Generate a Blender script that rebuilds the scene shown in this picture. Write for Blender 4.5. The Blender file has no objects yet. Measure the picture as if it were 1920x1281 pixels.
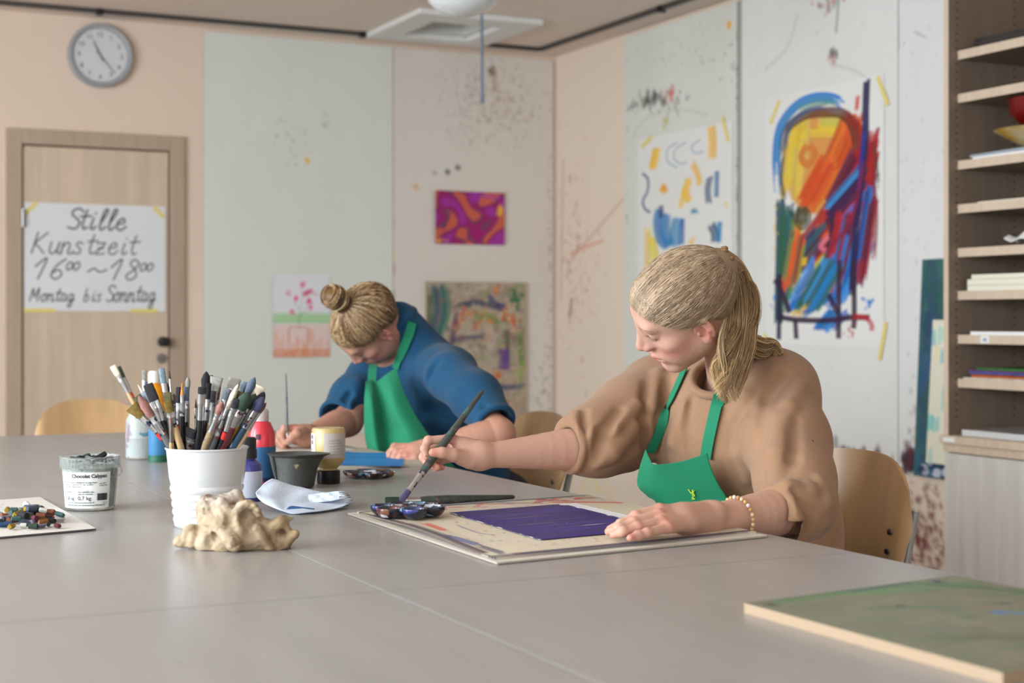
import bpy, bmesh, math, random
import numpy as np
from mathutils import Vector, Matrix
random.seed(7); rng = np.random.default_rng(7)
SC = bpy.context.scene; COL = SC.collection
# ------------------------------------------------------------------ camera
FPX = 2900.0; YAW = math.radians(26.25)
TZ = 0.74                                   # table top height
CAM = np.array([0, 0, TZ + .36])
FW = np.array([math.sin(YAW), math.cos(YAW), 0.]); RT = np.array([math.cos(YAW), -math.sin(YAW), 0.]); UP = np.array([0, 0, 1.])
cd = bpy.data.cameras.new('camera'); cam = bpy.data.objects.new('camera', cd); COL.objects.link(cam); SC.camera = cam
cam.location = CAM; cam.rotation_euler = (math.pi/2, 0, -YAW)
cd.lens = FPX/1920*36; cd.sensor_width = 36; cd.shift_y = -40.5/1920; cd.clip_start = .05
cd.dof.use_dof = True; cd.dof.focus_distance = 2.9; cd.dof.aperture_fstop = 4.2
# ------------------------------------------------------------------ light
SC.view_settings.view_transform = 'Standard'; SC.view_settings.look = 'None'
SC.view_settings.gamma = 1; SC.view_settings.use_curve_mapping = False
SC.view_settings.exposure = 0.3
wd = bpy.data.worlds.new('overcast_sky'); SC.world = wd; wd.use_nodes = True
nt = wd.node_tree; bg = nt.nodes['Background']
tc = nt.nodes.new('ShaderNodeTexCoord'); sp = nt.nodes.new('ShaderNodeSeparateXYZ'); rp = nt.nodes.new('ShaderNodeValToRGB')
nt.links.new(tc.outputs['Generated'], sp.inputs[0]); nt.links.new(sp.outputs['Z'], rp.inputs[0]); nt.links.new(rp.outputs[0], bg.inputs[0])
rp.color_ramp.elements[0].color = (.55, .6, .62, 1); rp.color_ramp.elements[1].color = (.75, .86, 1, 1); bg.inputs[1].default_value = 1.0
def area(name, loc, rot, sx, sy, power, col):
    l = bpy.data.lights.new(name, 'AREA'); l.shape = 'RECTANGLE'; l.size = sx; l.size_y = sy; l.energy = power; l.color = col
    o = bpy.data.objects.new(name, l); COL.objects.link(o); o.location = loc; o.rotation_euler = rot; return o
WINX = -2.4
WIN_Y = [(-1.6, -.2), (.2, 1.6), (2.0, 3.4), (3.8, 5.2)]          # windows in the left wall
WIN_P = [24, 74, 108, 74]
for i, (a, b) in enumerate(WIN_Y):                                # daylight entering through each window
    area('window_daylight', (WINX + .03, (a+b)/2, 1.62), (0, -math.radians(80), 0), 1.35, b-a-.1, WIN_P[i], (.86, .94, 1.0))
WIN_X = [(-1.4, .2), (.8, 2.4)]                                   # windows in the wall behind the camera
for a, b in WIN_X:
    area('window_daylight', ((a+b)/2, -2.97, 1.62), (math.radians(78), 0, 0), b-a-.1, 1.35, 13, (.93, .97, 1.0))
# ------------------------------------------------------------------ helpers
def ray(px, py): return FW + (px-960)/FPX*RT + (600-py)/FPX*UP
def P(px, py, d): return CAM + d*ray(px, py)
def zpl(px, py, z=TZ): r = ray(px, py); return CAM + r*(z-CAM[2])/r[2]
def ypl(px, py, y): r = ray(px, py); return CAM + r*y/r[1]
def xpl(px, py, x): r = ray(px, py); return CAM + r*x/r[0]
def S(r, g=None, b=None):
    if g is None: r, g, b = r
    f = lambda c: ((c/255)/12.92 if c/255 <= .04045 else ((c/255+.055)/1.055)**2.4)
    return (f(r), f(g), f(b))
def tag(o, label=None, cat=None, group=None, kind=None):
    if label: o['label'] = label
    if cat: o['category'] = cat
    if group: o['group'] = group
    if kind: o['kind'] = kind
    return o
def empty(name, loc, label=None, cat=None, group=None, rz=0):
    o = bpy.data.objects.new(name, None); COL.objects.link(o); o.location = loc; o.rotation_euler = (0, 0, rz)
    o.empty_display_size = .05
    return tag(o, label, cat, group)
ROOTM = {}
def link(name, me, parent=None, world=True):
    """link mesh; vertices are world coordinates when world=True, otherwise local to the parent"""
    o = bpy.data.objects.new(name, me); COL.objects.link(o)
    if parent is not None:
        o.parent = parent
        if world:
            m = Matrix.Identity(4); c = parent; chain = []
            while c is not None: chain.append(c); c = c.parent
            for c in reversed(chain): m = m @ c.matrix_parent_inverse @ Matrix.LocRotScale(c.location, c.rotation_euler, c.scale)
            o.matrix_parent_inverse = m.inverted()
    return o
def mesh_np(name, V, Fq, mat, parent=None, col=None, smooth=True, world=True, ftri=None):
    me = bpy.data.meshes.new(name); V = np.asarray(V, np.float32)
    me.vertices.add(len(V)); me.vertices.foreach_set('co', V.ravel())
    loops = []; starts = []; tot = 0; parts = []
    for F_ in (Fq, ftri):
        if F_ is None or len(F_) == 0: continue
        F_ = np.asarray(F_, np.int32); n = F_.shape[1]; loops.append(F_.ravel()); starts.append(tot + np.arange(len(F_))*n); tot += F_.size
    loops = np.concatenate(loops); starts = np.concatenate(starts).astype(np.int32)
    me.loops.add(len(loops)); me.loops.foreach_set('vertex_index', loops)
    me.polygons.add(len(starts)); me.polygons.foreach_set('loop_start', starts)
    me.update(calc_edges=True); me.validate()
    if smooth: me.polygons.foreach_set('use_smooth', np.ones(len(me.polygons), bool))
    if col is not None:
        at = me.color_attributes.new('Col', 'FLOAT_COLOR', 'POINT')
        c = np.ones((len(V), 4), np.float32); c[:, :3] = col; at.data.foreach_set('color', c.ravel())
    if mat: me.materials.append(mat)
    return link(name, me, parent, world)
class BM:
    """collects shapes into one mesh"""
    def __init__(s): s.v = []; s.f = []; s.sm = []
    def add(s, v, f, smooth=False):
        n = len(s.v); s.v += [tuple(p) for p in v]; s.f += [[i+n for i in q] for q in f]; s.sm += [smooth]*len(f); return s
    def box(s, lo, hi, M=None, bev=0.0):
        b = bmesh.new(); bmesh.ops.create_cube(b, size=1)
        for v in b.verts: v.co = Vector([lo[i] + (v.co[i]+.5)*(hi[i]-lo[i]) for i in range(3)])
        if bev > 0: bmesh.ops.bevel(b, geom=b.edges[:], offset=bev, segments=2, affect='EDGES', profile=.5)
        if M is not None: bmesh.ops.transform(b, matrix=M, verts=b.verts)
        b.verts.ensure_lookup_table(); b.normal_update()
        s.add([v.co[:] for v in b.verts], [[v.index for v in f.verts] for f in b.faces]); b.free(); return s
    def tube(s, pts, rad, n=12, caps=True, flat=None):
        """tube along points with radii; flat=(axis,factor) squashes"""
        pts = [np.array(p, float) for p in pts]; rad = [rad]*len(pts) if np.isscalar(rad) else rad
        V = []; Fc = []; up = None
        for i, p in enumerate(pts):
            t = pts[min(i+1, len(pts)-1)] - pts[max(i-1, 0)]; t = t/(np.linalg.norm(t)+1e-12)
            if up is None: up = np.array([0, 0, 1.]) if abs(t[2]) < .9 else np.array([1., 0, 0])
            a = np.cross(up, t); a /= np.linalg.norm(a)+1e-12; b = np.cross(t, a); up = b
            for k in range(n):
                w = 2*math.pi*k/n; q = a*math.cos(w)*rad[i] + b*math.sin(w)*rad[i]
                if flat is not None: q = q - np.dot(q, flat[0])*flat[0]*(1-(flat[1] if np.isscalar(flat[1]) else flat[1][i]))
                V.append(p+q)
        for i in range(len(pts)-1):
            for k in range(n): Fc.append([i*n+k, i*n+(k+1) % n, (i+1)*n+(k+1) % n, (i+1)*n+k])
        if caps: Fc.append(list(range(n))[::-1]); Fc.append([(len(pts)-1)*n+k for k in range(n)])
        return s.add(V, Fc, True)
    def lathe(s, prof, c=(0, 0, 0), n=40, M=None, close=False):
        """profile [(r,z)...] revolved round z"""
        V = []; Fc = []
        for r, z in prof:
            for k in range(n):
                w = 2*math.pi*k/n; p = Vector((r*math.cos(w), r*math.sin(w), z)); p = (M @ p) if M is not None else p
                V.append((p[0]+c[0], p[1]+c[1], p[2]+c[2]))
        m = len(prof)
        for i in range(m-1):
            for k in range(n): Fc.append([i*n+k, i*n+(k+1) % n, (i+1)*n+(k+1) % n, (i+1)*n+k])
        if close: Fc.append(list(range(n))[::-1]); Fc.append([(m-1)*n+k for k in range(n)])
        return s.add(V, Fc, True)
    def build(s, name, mat, parent=None, world=True, angle=35):
        me = bpy.data.meshes.new(name); me.from_pydata(s.v, [], s.f); me.update()
        me.polygons.foreach_set('use_smooth', s.sm)
        if mat: me.materials.append(mat)
        b = bmesh.new(); b.from_mesh(me); bmesh.ops.recalc_face_normals(b, faces=b.faces); b.to_mesh(me)
        for e in b.edges: pass
        b.free()
        o = link(name, me, parent, world)
        if any(s.sm): me.set_sharp_from_angle(angle=math.radians(angle))
        return o
def copy_tree(o, parent=None):
    c = o.copy(); COL.objects.link(c); c.parent = parent
    if parent is None: c.parent = None
    for ch in list(o.children): copy_tree(ch, c)
    return c
# ------------------------------------------------------------------ materials
def mat(name, col=(.5, .5, .5), rough=.5, metal=0, bump=0, bscale=60, var=.0, vscale=8, attr=False, trans=0, ior=1.45, coat=0,
        sheen=0, stretch=(1, 1, 1), alpha=1, sss=0, spec=.5, col2=None, aniso=0, wave=None, mottled=None, obj=True):
    m = bpy.data.materials.new(name); m.use_nodes = True; t = m.node_tree; N = t.nodes; b = N['Principled BSDF']; L = t.links
    b.inputs['Roughness'].default_value = rough; b.inputs['Metallic'].default_value = metal; b.inputs['IOR'].default_value = ior
    b.inputs['Transmission Weight'].default_value = trans; b.inputs['Coat Weight'].default_value = coat; b.inputs['Alpha'].default_value = alpha
    b.inputs['Sheen Weight'].default_value = sheen; b.inputs['Specular IOR Level'].default_value = spec; b.inputs['Coat Roughness'].default_value = .15
    b.inputs['Sheen Roughness'].default_value = .5; b.inputs['Anisotropic'].default_value = aniso
    if sss: b.inputs['Subsurface Weight'].default_value = sss; b.inputs['Subsurface Radius'].default_value = (1, .35, .2); b.inputs['Subsurface Scale'].default_value = .008
    tc = N.new('ShaderNodeTexCoord'); mp = N.new('ShaderNodeMapping'); mp.inputs['Scale'].default_value = stretch
    L.new(tc.outputs['Object' if obj else 'Generated'], mp.inputs[0])
    if attr:
        a = N.new('ShaderNodeAttribute'); a.attribute_name = 'Col'; src = a.outputs['Color']
    else:
        a = N.new('ShaderNodeRGB'); a.outputs[0].default_value = (*col, 1); src = a.outputs[0]
    nz = N.new('ShaderNodeTexNoise'); nz.inputs['Scale'].default_value = vscale; nz.inputs['Detail'].default_value = 5; L.new(mp.outputs[0], nz.inputs[0])
    if col2 is not None:
        mx = N.new('ShaderNodeMix'); mx.data_type = 'RGBA'; cr = N.new('ShaderNodeMapRange'); cr.inputs[1].default_value = .38; cr.inputs[2].default_value = .62
        L.new(nz.outputs[0], cr.inputs[0]); L.new(cr.outputs[0], mx.inputs[0]); L.new(src, mx.inputs[6]); mx.inputs[7].default_value = (*col2, 1); src = mx.outputs[2]
    if var:
        mr = N.new('ShaderNodeMapRange'); mr.inputs[1].default_value = .3; mr.inputs[2].default_value = .7; mr.inputs[3].default_value = 1-var; mr.inputs[4].default_value = 1+var
        vm = N.new('ShaderNodeVectorMath'); vm.operation = 'SCALE'; L.new(nz.outputs[0], mr.inputs[0]); L.new(src, vm.inputs[0]); L.new(mr.outputs[0], vm.inputs['Scale']); src = vm.outputs[0]
    if mottled:                                     # flecks of other colours: (scale, threshold, colour)
        for sc, th, c3 in mottled:
            n3 = N.new('ShaderNodeTexNoise'); n3.inputs['Scale'].default_value = sc; n3.inputs['Detail'].default_value = 3; L.new(mp.outputs[0], n3.inputs[0])
            r3 = N.new('ShaderNodeMapRange'); r3.inputs[1].default_value = th; r3.inputs[2].default_value = th+.03; L.new(n3.outputs[0], r3.inputs[0])
            m3 = N.new('ShaderNodeMix'); m3.data_type = 'RGBA'; L.new(r3.outputs[0], m3.inputs[0]); L.new(src, m3.inputs[6]); m3.inputs[7].default_value = (*c3, 1); src = m3.outputs[2]
    L.new(src, b.inputs['Base Color'])
    if bump:
        bn = N.new('ShaderNodeBump'); bn.inputs['Strength'].default_value = bump; bn.inputs['Distance'].default_value = .002
        if wave:
            w = N.new('ShaderNodeTexWave'); w.inputs['Scale'].default_value = wave; w.inputs['Distortion'].default_value = .6; L.new(mp.outputs[0], w.inputs[0]); L.new(w.outputs[1], bn.inputs['Height'])
        else:
            n2 = N.new('ShaderNodeTexNoise'); n2.inputs['Scale'].default_value = bscale; n2.inputs['Detail'].default_value = 3; L.new(mp.outputs[0], n2.inputs[0]); L.new(n2.outputs[0], bn.inputs['Height'])
        L.new(bn.outputs[0], b.inputs['Normal'])
    return m
M_ = {}
def MT(key, **k):
    if key not in M_: M_[key] = mat(key, **k)
    return M_[key]
peach = mat('peach_wall_paint', S(230, 209, 191), .75, var=.03, vscale=2, bump=.12, bscale=160)
ceilm = mat('ceiling_paint', S(230, 214, 202), .85, var=.02, vscale=1.5)
floorm = mat('grey_linoleum_floor', S(150, 145, 138), .45, var=.06, vscale=6)
whitem = mat('white_paint', S(225, 225, 222), .5)
woodl = mat('light_laminate', S(206, 186, 164), .42, var=.07, vscale=3, stretch=(14, 14, 1.0), bump=.03)
tablem = mat('pale_table_laminate', S(151, 148, 145), .33, var=.055, vscale=3.2, stretch=(6, .8, 6), bump=.03, bscale=20, coat=.12, mottled=[(5, .72, S(140, 132, 126))])
edgem = mat('table_edge_band', S(196, 178, 158), .45)
steel = mat('brushed_steel', S(150, 150, 150), .3, 1)
darkm = mat('dark_metal', S(60, 60, 62), .35, .9)
blackp = mat('black_plastic', S(22, 22, 24), .35)
chairm = mat('beech_plywood', S(190, 154, 110), .38, var=.1, vscale=2.5, stretch=(10, 10, 1), coat=.2)
paintcol = mat('painted_surface', attr=True, rough=.6, bump=.08, bscale=120)
paperm = mat('printed_paper', attr=True, rough=.8)
glossm = mat('wet_paint', attr=True, rough=.25, bump=.2, bscale=90, coat=.4)
whitepap = mat('white_paper', S(232, 232, 230), .8)
# ------------------------------------------------------------------ SDF modelling
class SDF:
    def __init__(s): s.p = []
    def _add(s, fn, lo, hi, k, mode): s.p.append((fn, np.array(lo)-k, np.array(hi)+k, k, mode)); return s
    def cone(s, a, b, ra, rb=None, k=.01, mode='u'):
        a = np.array(a, np.float32); b = np.array(b, np.float32); rb = ra if rb is None else rb; ba = b-a; L2 = np.float32(max(ba@ba, 1e-12)); ra = np.float32(ra); rb = np.float32(rb)
        def fn(p):
            h = np.clip(((p-a)@ba)/L2, 0, 1); q = p-a-h[:, None]*ba; return np.sqrt(np.einsum('ij,ij->i', q, q)) - (ra+(rb-ra)*h)
        r = max(ra, rb); return s._add(fn, np.minimum(a, b)-r, np.maximum(a, b)+r, k, mode)
    def chain(s, pts, rad, k=.01, ki=.006, mode='u'):
        for i in range(len(pts)-1): s.cone(pts[i], pts[i+1], rad[i], rad[i+1], k if i == 0 else ki, mode)
        return s
    def limb(s, pts, rad, k=.02, n=15):
        c = catmull(pts, n); r = catmull(np.array(rad)[:, None], n)[:, 0]; return s.chain(c, r, k, .0006)
    def ell(s, c, r, R=None, k=.02, mode='u'):
        c = np.array(c, np.float32); r = np.array(r, np.float32); R_ = np.eye(3, dtype=np.float32) if R is None else np.array(R, np.float32)   # columns = axes
        def fn(p):
            q = (p-c)@R_; w_ = q/r; k0 = np.sqrt(np.einsum('ij,ij->i', w_, w_)); w_ = w_/r; k1 = np.sqrt(np.einsum('ij,ij->i', w_, w_))+np.float32(1e-9); return k0*(k0-1)/k1
        e = np.abs(R_)@r; return s._add(fn, c-e, c+e, k, mode)
    def plane(s, c, n, lo, hi, k=.005):          # cut away the side the normal points to
        c = np.array(c, float); n = np.array(n, float); n /= np.linalg.norm(n)
        return s._add(lambda p: -((p-c)@n), lo, hi, k, 's')
    def torus(s, c, n, R, r, k=.004, mode='u', sx=1.0, ax=None):
        c = np.array(c, float); n = np.array(n, float); n /= np.linalg.norm(n)
        def fn(p):
            q = p-c; h = q@n; w = q-h[:, None]*n
            if ax is not None: w = w - (w@ax)[:, None]*ax*(1-1/sx)
            return np.sqrt((np.sqrt((w*w).sum(1))-R)**2+h*h)-r
        e = (R*max(sx, 1)+r); return s._add(fn, c-e, c+e, k, mode)
    def ev(s, p, prims=None):
        p = np.asarray(p, np.float32); d = np.full(len(p), .08, np.float32)
        for fn, lo, hi, k, mode in (s.p if prims is None else prims):
            if mode == 'd': d = d + fn(p); continue
            e = fn(p)
            if mode == 'u': h = np.maximum(k-np.abs(d-e), 0)/k; d = np.minimum(d, e)-h*h*k*.25
            else: e = -e; h = np.maximum(k-np.abs(d-e), 0)/k; d = np.maximum(d, e)+h*h*k*.25
        return d
    def disp(s, fn, lo, hi): s.p.append((fn, np.array(lo), np.array(hi), .001, 'd')); return s
    def mesh(s, vox, N=22):
        U_ = [q for q in s.p if q[4] == 'u']
        lo = np.min([q[1] for q in U_], 0)-2*vox; hi = np.max([q[2] for q in U_], 0)+2*vox
        nc = np.ceil((hi-lo)/(N*vox)).astype(int); W = N+2; big = np.array([1, 1 << 20, 1 << 40], dtype=np.int64)
        g = np.arange(W); G = np.stack(np.meshgrid(g, g, g, indexing='ij'), -1).reshape(-1, 3)
        cg = np.linspace(0, W-1, 5); CG = np.stack(np.meshgrid(cg, cg, cg, indexing='ij'), -1).reshape(-1, 3)
        VK = []; VP = []; QK = []
        for ci in range(nc[0]):
            for cj in range(nc[1]):
                for ck in range(nc[2]):
                    i0 = np.array([ci, cj, ck])*N-1; a = lo+i0*vox; b = a+(W-1)*vox
                    pr = [q for q in s.p if np.all(q[1] < b) and np.all(q[2] > a)]
                    if not any(q[4] == 'u' for q in pr): continue
                    dc = s.ev(a+CG*vox, pr)
                    if np.min(np.abs(dc)) > vox*W/4*1.1: continue
                    d = s.ev(a+G*vox, pr).reshape(W, W, W); ins = d < 0
                    if ins.all() or not ins.any(): continue
                    # cells
                    acc = np.zeros((W-1,)*3+(3,)); cnt = np.zeros((W-1,)*3)
                    cells = np.stack(np.meshgrid(*[np.arange(W-1)]*3, indexing='ij'), -1).astype(float)
                    for ax in range(3):
                        o1, o2 = [x for x in range(3) if x != ax]
                        for u in (0, 1):
                            for v in (0, 1):
                                sl0 = [slice(0, W-1)]*3; sl1 = [slice(0, W-1)]*3
                                sl0[o1] = slice(u, W-1+u); sl0[o2] = slice(v, W-1+v); sl1 = list(sl0); sl1[ax] = slice(1, W)
                                A = d[tuple(sl0)]; B = d[tuple(sl1)]; cr = (A < 0) != (B < 0); t = np.where(cr, A/np.where(cr, A-B, 1), 0)
                                pos = cells.copy(); pos[..., ax] += t; pos[..., o1] += u; pos[..., o2] += v
                                acc += pos*cr[..., None]; cnt += cr
                    m = cnt > 0; idx = np.argwhere(m); VK.append((idx+i0+1)@big); VP.append(a+acc[m]/cnt[m][:, None]*vox)
                    for ax in range(3):
                        o1, o2 = (ax+1) % 3, (ax+2) % 3; sl0 = [slice(1, W-1)]*3; sl1 = [slice(1, W-1)]*3; sl1[ax] = slice(2, W)
                        A = ins[tuple(sl0)]; B = ins[tuple(sl1)]; e1 = np.zeros(3, int); e1[o1] = 1; e2 = np.zeros(3, int); e2[o2] = 1
                        for cond, fl in ((A & ~B, False), (~A & B, True)):
                            q = np.argwhere(cond)+1
                            if len(q) == 0: continue
                            c4 = np.stack([(q-e1-e2), (q-e2), q, (q-e1)], 1)
                            if fl: c4 = c4[:, ::-1]
                            QK.append((c4+i0+1)@big)
        VK = np.concatenate(VK); VP = np.concatenate(VP); QK = np.concatenate(QK)
        uk, ui = np.unique(VK, return_index=True); V = VP[ui]; F_ = np.searchsorted(uk, QK); F_ = np.clip(F_, 0, len(uk)-1)
        # two projection steps towards the zero level for smoothness
        return V, F_
    def cast(s, px, py, d0=2.2, d1=4.2, off=0.0, n=400):
        r = ray(px, py); ds = np.linspace(d0, d1, n); v = s.ev(CAM+ds[:, None]*r) - off; i = np.argmax(v < 0)
        if v[i] >= 0: return None
        return CAM+(ds[i-1]+(ds[i]-ds[i-1])*v[i-1]/(v[i-1]-v[i]))*r
def catmull(pts, n):
    pts = np.array(pts, float); m = len(pts); out = []
    for t in np.linspace(0, m-1, n):
        i = min(int(t), m-2); f = t-i; p0, p1, p2, p3 = pts[max(i-1, 0)], pts[i], pts[i+1], pts[min(i+2, m-1)]
        out.append(.5*((2*p1)+(-p0+p2)*f+(2*p0-5*p1+4*p2-p3)*f*f+(-p0+3*p1-3*p2+p3)*f**3))
    return np.array(out)
def patch(name, grid, nu, nv, th, mat_, parent=None, col=None, disp=None):
    """smooth cloth sheet through a grid of control points, with real thickness"""
    g = np.array(grid, float); rows = np.array([catmull(r, nv) for r in g]); S_ = np.array([catmull(rows[:, j], nu) for j in range(nv)]).transpose(1, 0, 2)
    if disp is not None: S_ = disp(S_)
    du = np.gradient(S_, axis=0); dv = np.gradient(S_, axis=1); nr = np.cross(du, dv); nr /= np.linalg.norm(nr, axis=2, keepdims=True)+1e-9
    A = (S_+nr*th/2).reshape(-1, 3); B = (S_-nr*th/2).reshape(-1, 3); n = nu*nv; V = np.concatenate([A, B])
    idx = np.arange(n).reshape(nu, nv); q = np.stack([idx[:-1, :-1], idx[1:, :-1], idx[1:, 1:], idx[:-1, 1:]], -1).reshape(-1, 4)
    Fs = [q, q[:, ::-1]+n]
    bd = np.concatenate([idx[0, :], idx[1:, -1], idx[-1, ::-1][1:], idx[::-1, 0][1:]])
    Fs.append(np.stack([bd[:-1], bd[1:], bd[1:]+n, bd[:-1]+n], -1))
    return mesh_np(name, V, np.concatenate(Fs), mat_, parent, col=col)
def strands(name, paths, rad, cols, mat_, parent, sides=3):
    """paths (n,m,3), rad (n,m), cols (n,m,3): thin tubes joined in one mesh"""
    paths = np.asarray(paths); n, m, _ = paths.shape
    T = np.gradient(paths, axis=1); T /= np.linalg.norm(T, axis=2, keepdims=True)+1e-9
    ref = np.array([.31, .77, .55]); A = np.cross(T, ref); A /= np.linalg.norm(A, axis=2, keepdims=True)+1e-9; B = np.cross(T, A)
    vs = []
    for k in range(sides):
        w = 2*math.pi*k/sides; vs.append(paths+(A*math.cos(w)+B*math.sin(w))*rad[..., None])
    V = np.stack(vs, 2).reshape(-1, 3); C = np.repeat(cols[:, :, None, :], sides, 2).reshape(-1, 3)
    idx = np.arange(n*m*sides).reshape(n, m, sides); F_ = []
    for k in range(sides):
        k2 = (k+1) % sides; F_.append(np.stack([idx[:, :-1, k], idx[:, :-1, k2], idx[:, 1:, k2], idx[:, 1:, k]], -1).reshape(-1, 4))
    return mesh_np(name, V, np.concatenate(F_), mat_, parent, col=C)
# ------------------------------------------------------------------ flat paint
class Canvas:
    def __init__(s, w, h, bg, grain=.01):
        s.w, s.h = w, h; s.a = np.ones((h, w, 3))*np.array(S(bg)); s.a *= 1+grain*rng.standard_normal((h, w, 1))
    def _mask(s, pts, wid, soft=.5):
        pts = np.array(pts, float)*[s.w, s.h]; seg = np.linalg.norm(np.diff(pts, axis=0), axis=1); L = seg.sum(); n = max(int(L/max(wid*.25, .35)), 2)
        cum = np.concatenate([[0], np.cumsum(seg)]); t = np.linspace(0, L, n); X = np.interp(t, cum, pts[:, 0]); Y = np.interp(t, cum, pts[:, 1])
        R = int(math.ceil(wid/2+1)); x0 = int(max(X.min()-R-1, 0)); y0 = int(max(Y.min()-R-1, 0)); x1 = int(min(X.max()+R+2, s.w)); y1 = int(min(Y.max()+R+2, s.h))
        if x1 <= x0 or y1 <= y0: return None
        m = np.zeros((y1-y0, x1-x0)); ii = np.arange(-R, R+1); xi = np.round(X).astype(int); yi = np.round(Y).astype(int)
        for dx in ii:
            for dy in ii:
                x = xi+dx; y = yi+dy; dd = np.hypot(x-X, y-Y); v = np.clip((wid/2+soft-dd)/(2*soft), 0, 1); ok = (x >= x0) & (x < x1) & (y >= y0) & (y < y1) & (v > 0)
                np.maximum.at(m, (y[ok]-y0, x[ok]-x0), v[ok])
        return m, x0, y0
    def blend(s, m, col, al=1.0):
        if m is None: return
        if isinstance(m, tuple): m, x0, y0 = m; A = s.a[y0:y0+m.shape[0], x0:x0+m.shape[1]]; m = (m*al)[..., None]; A[:] = A*(1-m)+np.array(S(col))*m; return
        m = (m*al)[..., None]; s.a = s.a*(1-m)+np.array(S(col))*m
    def line(s, pts, wid, col, al=1.0, soft=.5, smooth=True):
        if smooth and len(pts) > 2: pts = catmull(pts, len(pts)*8)
        s.blend(s._mask(pts, wid, soft), col, al)
    def brush(s, pts, wid, col, al=.9, n=None, jit=.15, dry=.4):
        """bristly brush stroke; wid in pixels"""
        p = catmull(pts, max(len(pts)*6, 8)) if len(pts) > 2 else np.array([np.array(pts[0])*(1-t)+np.array(pts[1])*t for t in np.linspace(0, 1, 8)])
        d = np.gradient(p*[s.w, s.h], axis=0); nr = np.stack([-d[:, 1], d[:, 0]], 1); nr /= np.linalg.norm(nr, axis=1, keepdims=True)+1e-9
        n = n or max(int(wid/1.6), 2)
        for k in range(n):
            o = (k/(n-1)-.5)*wid if n > 1 else 0; i0 = random.randint(0, max(int(len(p)*jit), 0)); i1 = len(p)-random.randint(0, max(int(len(p)*jit), 0))
            if i1-i0 < 2: continue
            q = p[i0:i1]+nr[i0:i1]*o/[s.w, s.h]; c = [min(255, max(0, x+random.uniform(-18, 18))) for x in col]
            s.blend(s._mask(q, wid/n*1.7, .6), c, al*(1-dry*random.random()))
    def dot(s, u, v, r, col, al=1.0):
        y, x = np.mgrid[0:s.h, 0:s.w]; d = np.hypot(x-u*s.w, y-v*s.h); s.blend(np.clip(r-d+.5, 0, 1), col, al)
    def rect(s, u0, v0, u1, v1, col, al=1.0, feather=0):
        x0, x1, y0, y1 = int(u0*s.w), int(math.ceil(u1*s.w)), int(v0*s.h), int(math.ceil(v1*s.h)); m = np.zeros((s.h, s.w)); m[max(y0, 0):y1, max(x0, 0):x1] = 1; s.blend(m, col, al)
    def poly(s, pts, col, al=1.0):
        pts = np.array(pts)*[s.w, s.h]; y, x = np.mgrid[0:s.h, 0:s.w]; ins = np.zeros((s.h, s.w), bool); j = len(pts)-1
        for i in range(len(pts)):
            xi, yi = pts[i]; xj, yj = pts[j]
            c = ((yi > y) != (yj > y)) & (x < (xj-xi)*(y-yi)/(yj-yi+1e-9)+xi); ins ^= c; j = i
        s.blend(ins.astype(float), col, al)
    def cloud(s, u, v, ru, rv, col, n, rad=(.5, 2), al=(.2, .8)):
        for _ in range(n):
            s_u = random.gauss(u, ru); s_v = random.gauss(v, rv); r = random.uniform(*rad); x0 = int(s_u*s.w); y0 = int(s_v*s.h); R = int(r+2)
            if not (R <= x0 < s.w-R and R <= y0 < s.h-R): continue
            yy, xx = np.mgrid[-R:R+1, -R:R+1]; m = np.clip(r-np.hypot(xx, yy*random.uniform(.5, 1.2))+.5, 0, 1)*random.uniform(*al); c = col if not isinstance(col, list) else random.choice(col)
            sl = s.a[y0-R:y0+R+1, x0-R:x0+R+1]; sl[:] = sl*(1-m[..., None])+np.array(S(c))*m[..., None]
    def noise(s, cells, amp, col=None, th=.5, al=.5, ax=(1, 1)):
        gh, gw = max(int(cells*ax[1]), 2), max(int(cells*ax[0]), 2); g = rng.random((gh+1, gw+1)); yy = np.linspace(0, gh-1e-6, s.h); xx = np.linspace(0, gw-1e-6, s.w)
        yi = yy.astype(int); xi = xx.astype(int); fy = yy-yi; fx = xx-xi; fy = (fy*fy*(3-2*fy))[:, None]; fx = (fx*fx*(3-2*fx))[None]
        n = g[yi][:, xi]*(1-fy)*(1-fx)+g[yi+1][:, xi]*fy*(1-fx)+g[yi][:, xi+1]*(1-fy)*fx+g[yi+1][:, xi+1]*fy*fx
        if col is None: s.a *= (1+amp*(n-.5))[..., None]
        else: s.blend(np.clip((n-th)/.12, 0, 1), col, al)
        return n
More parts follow.
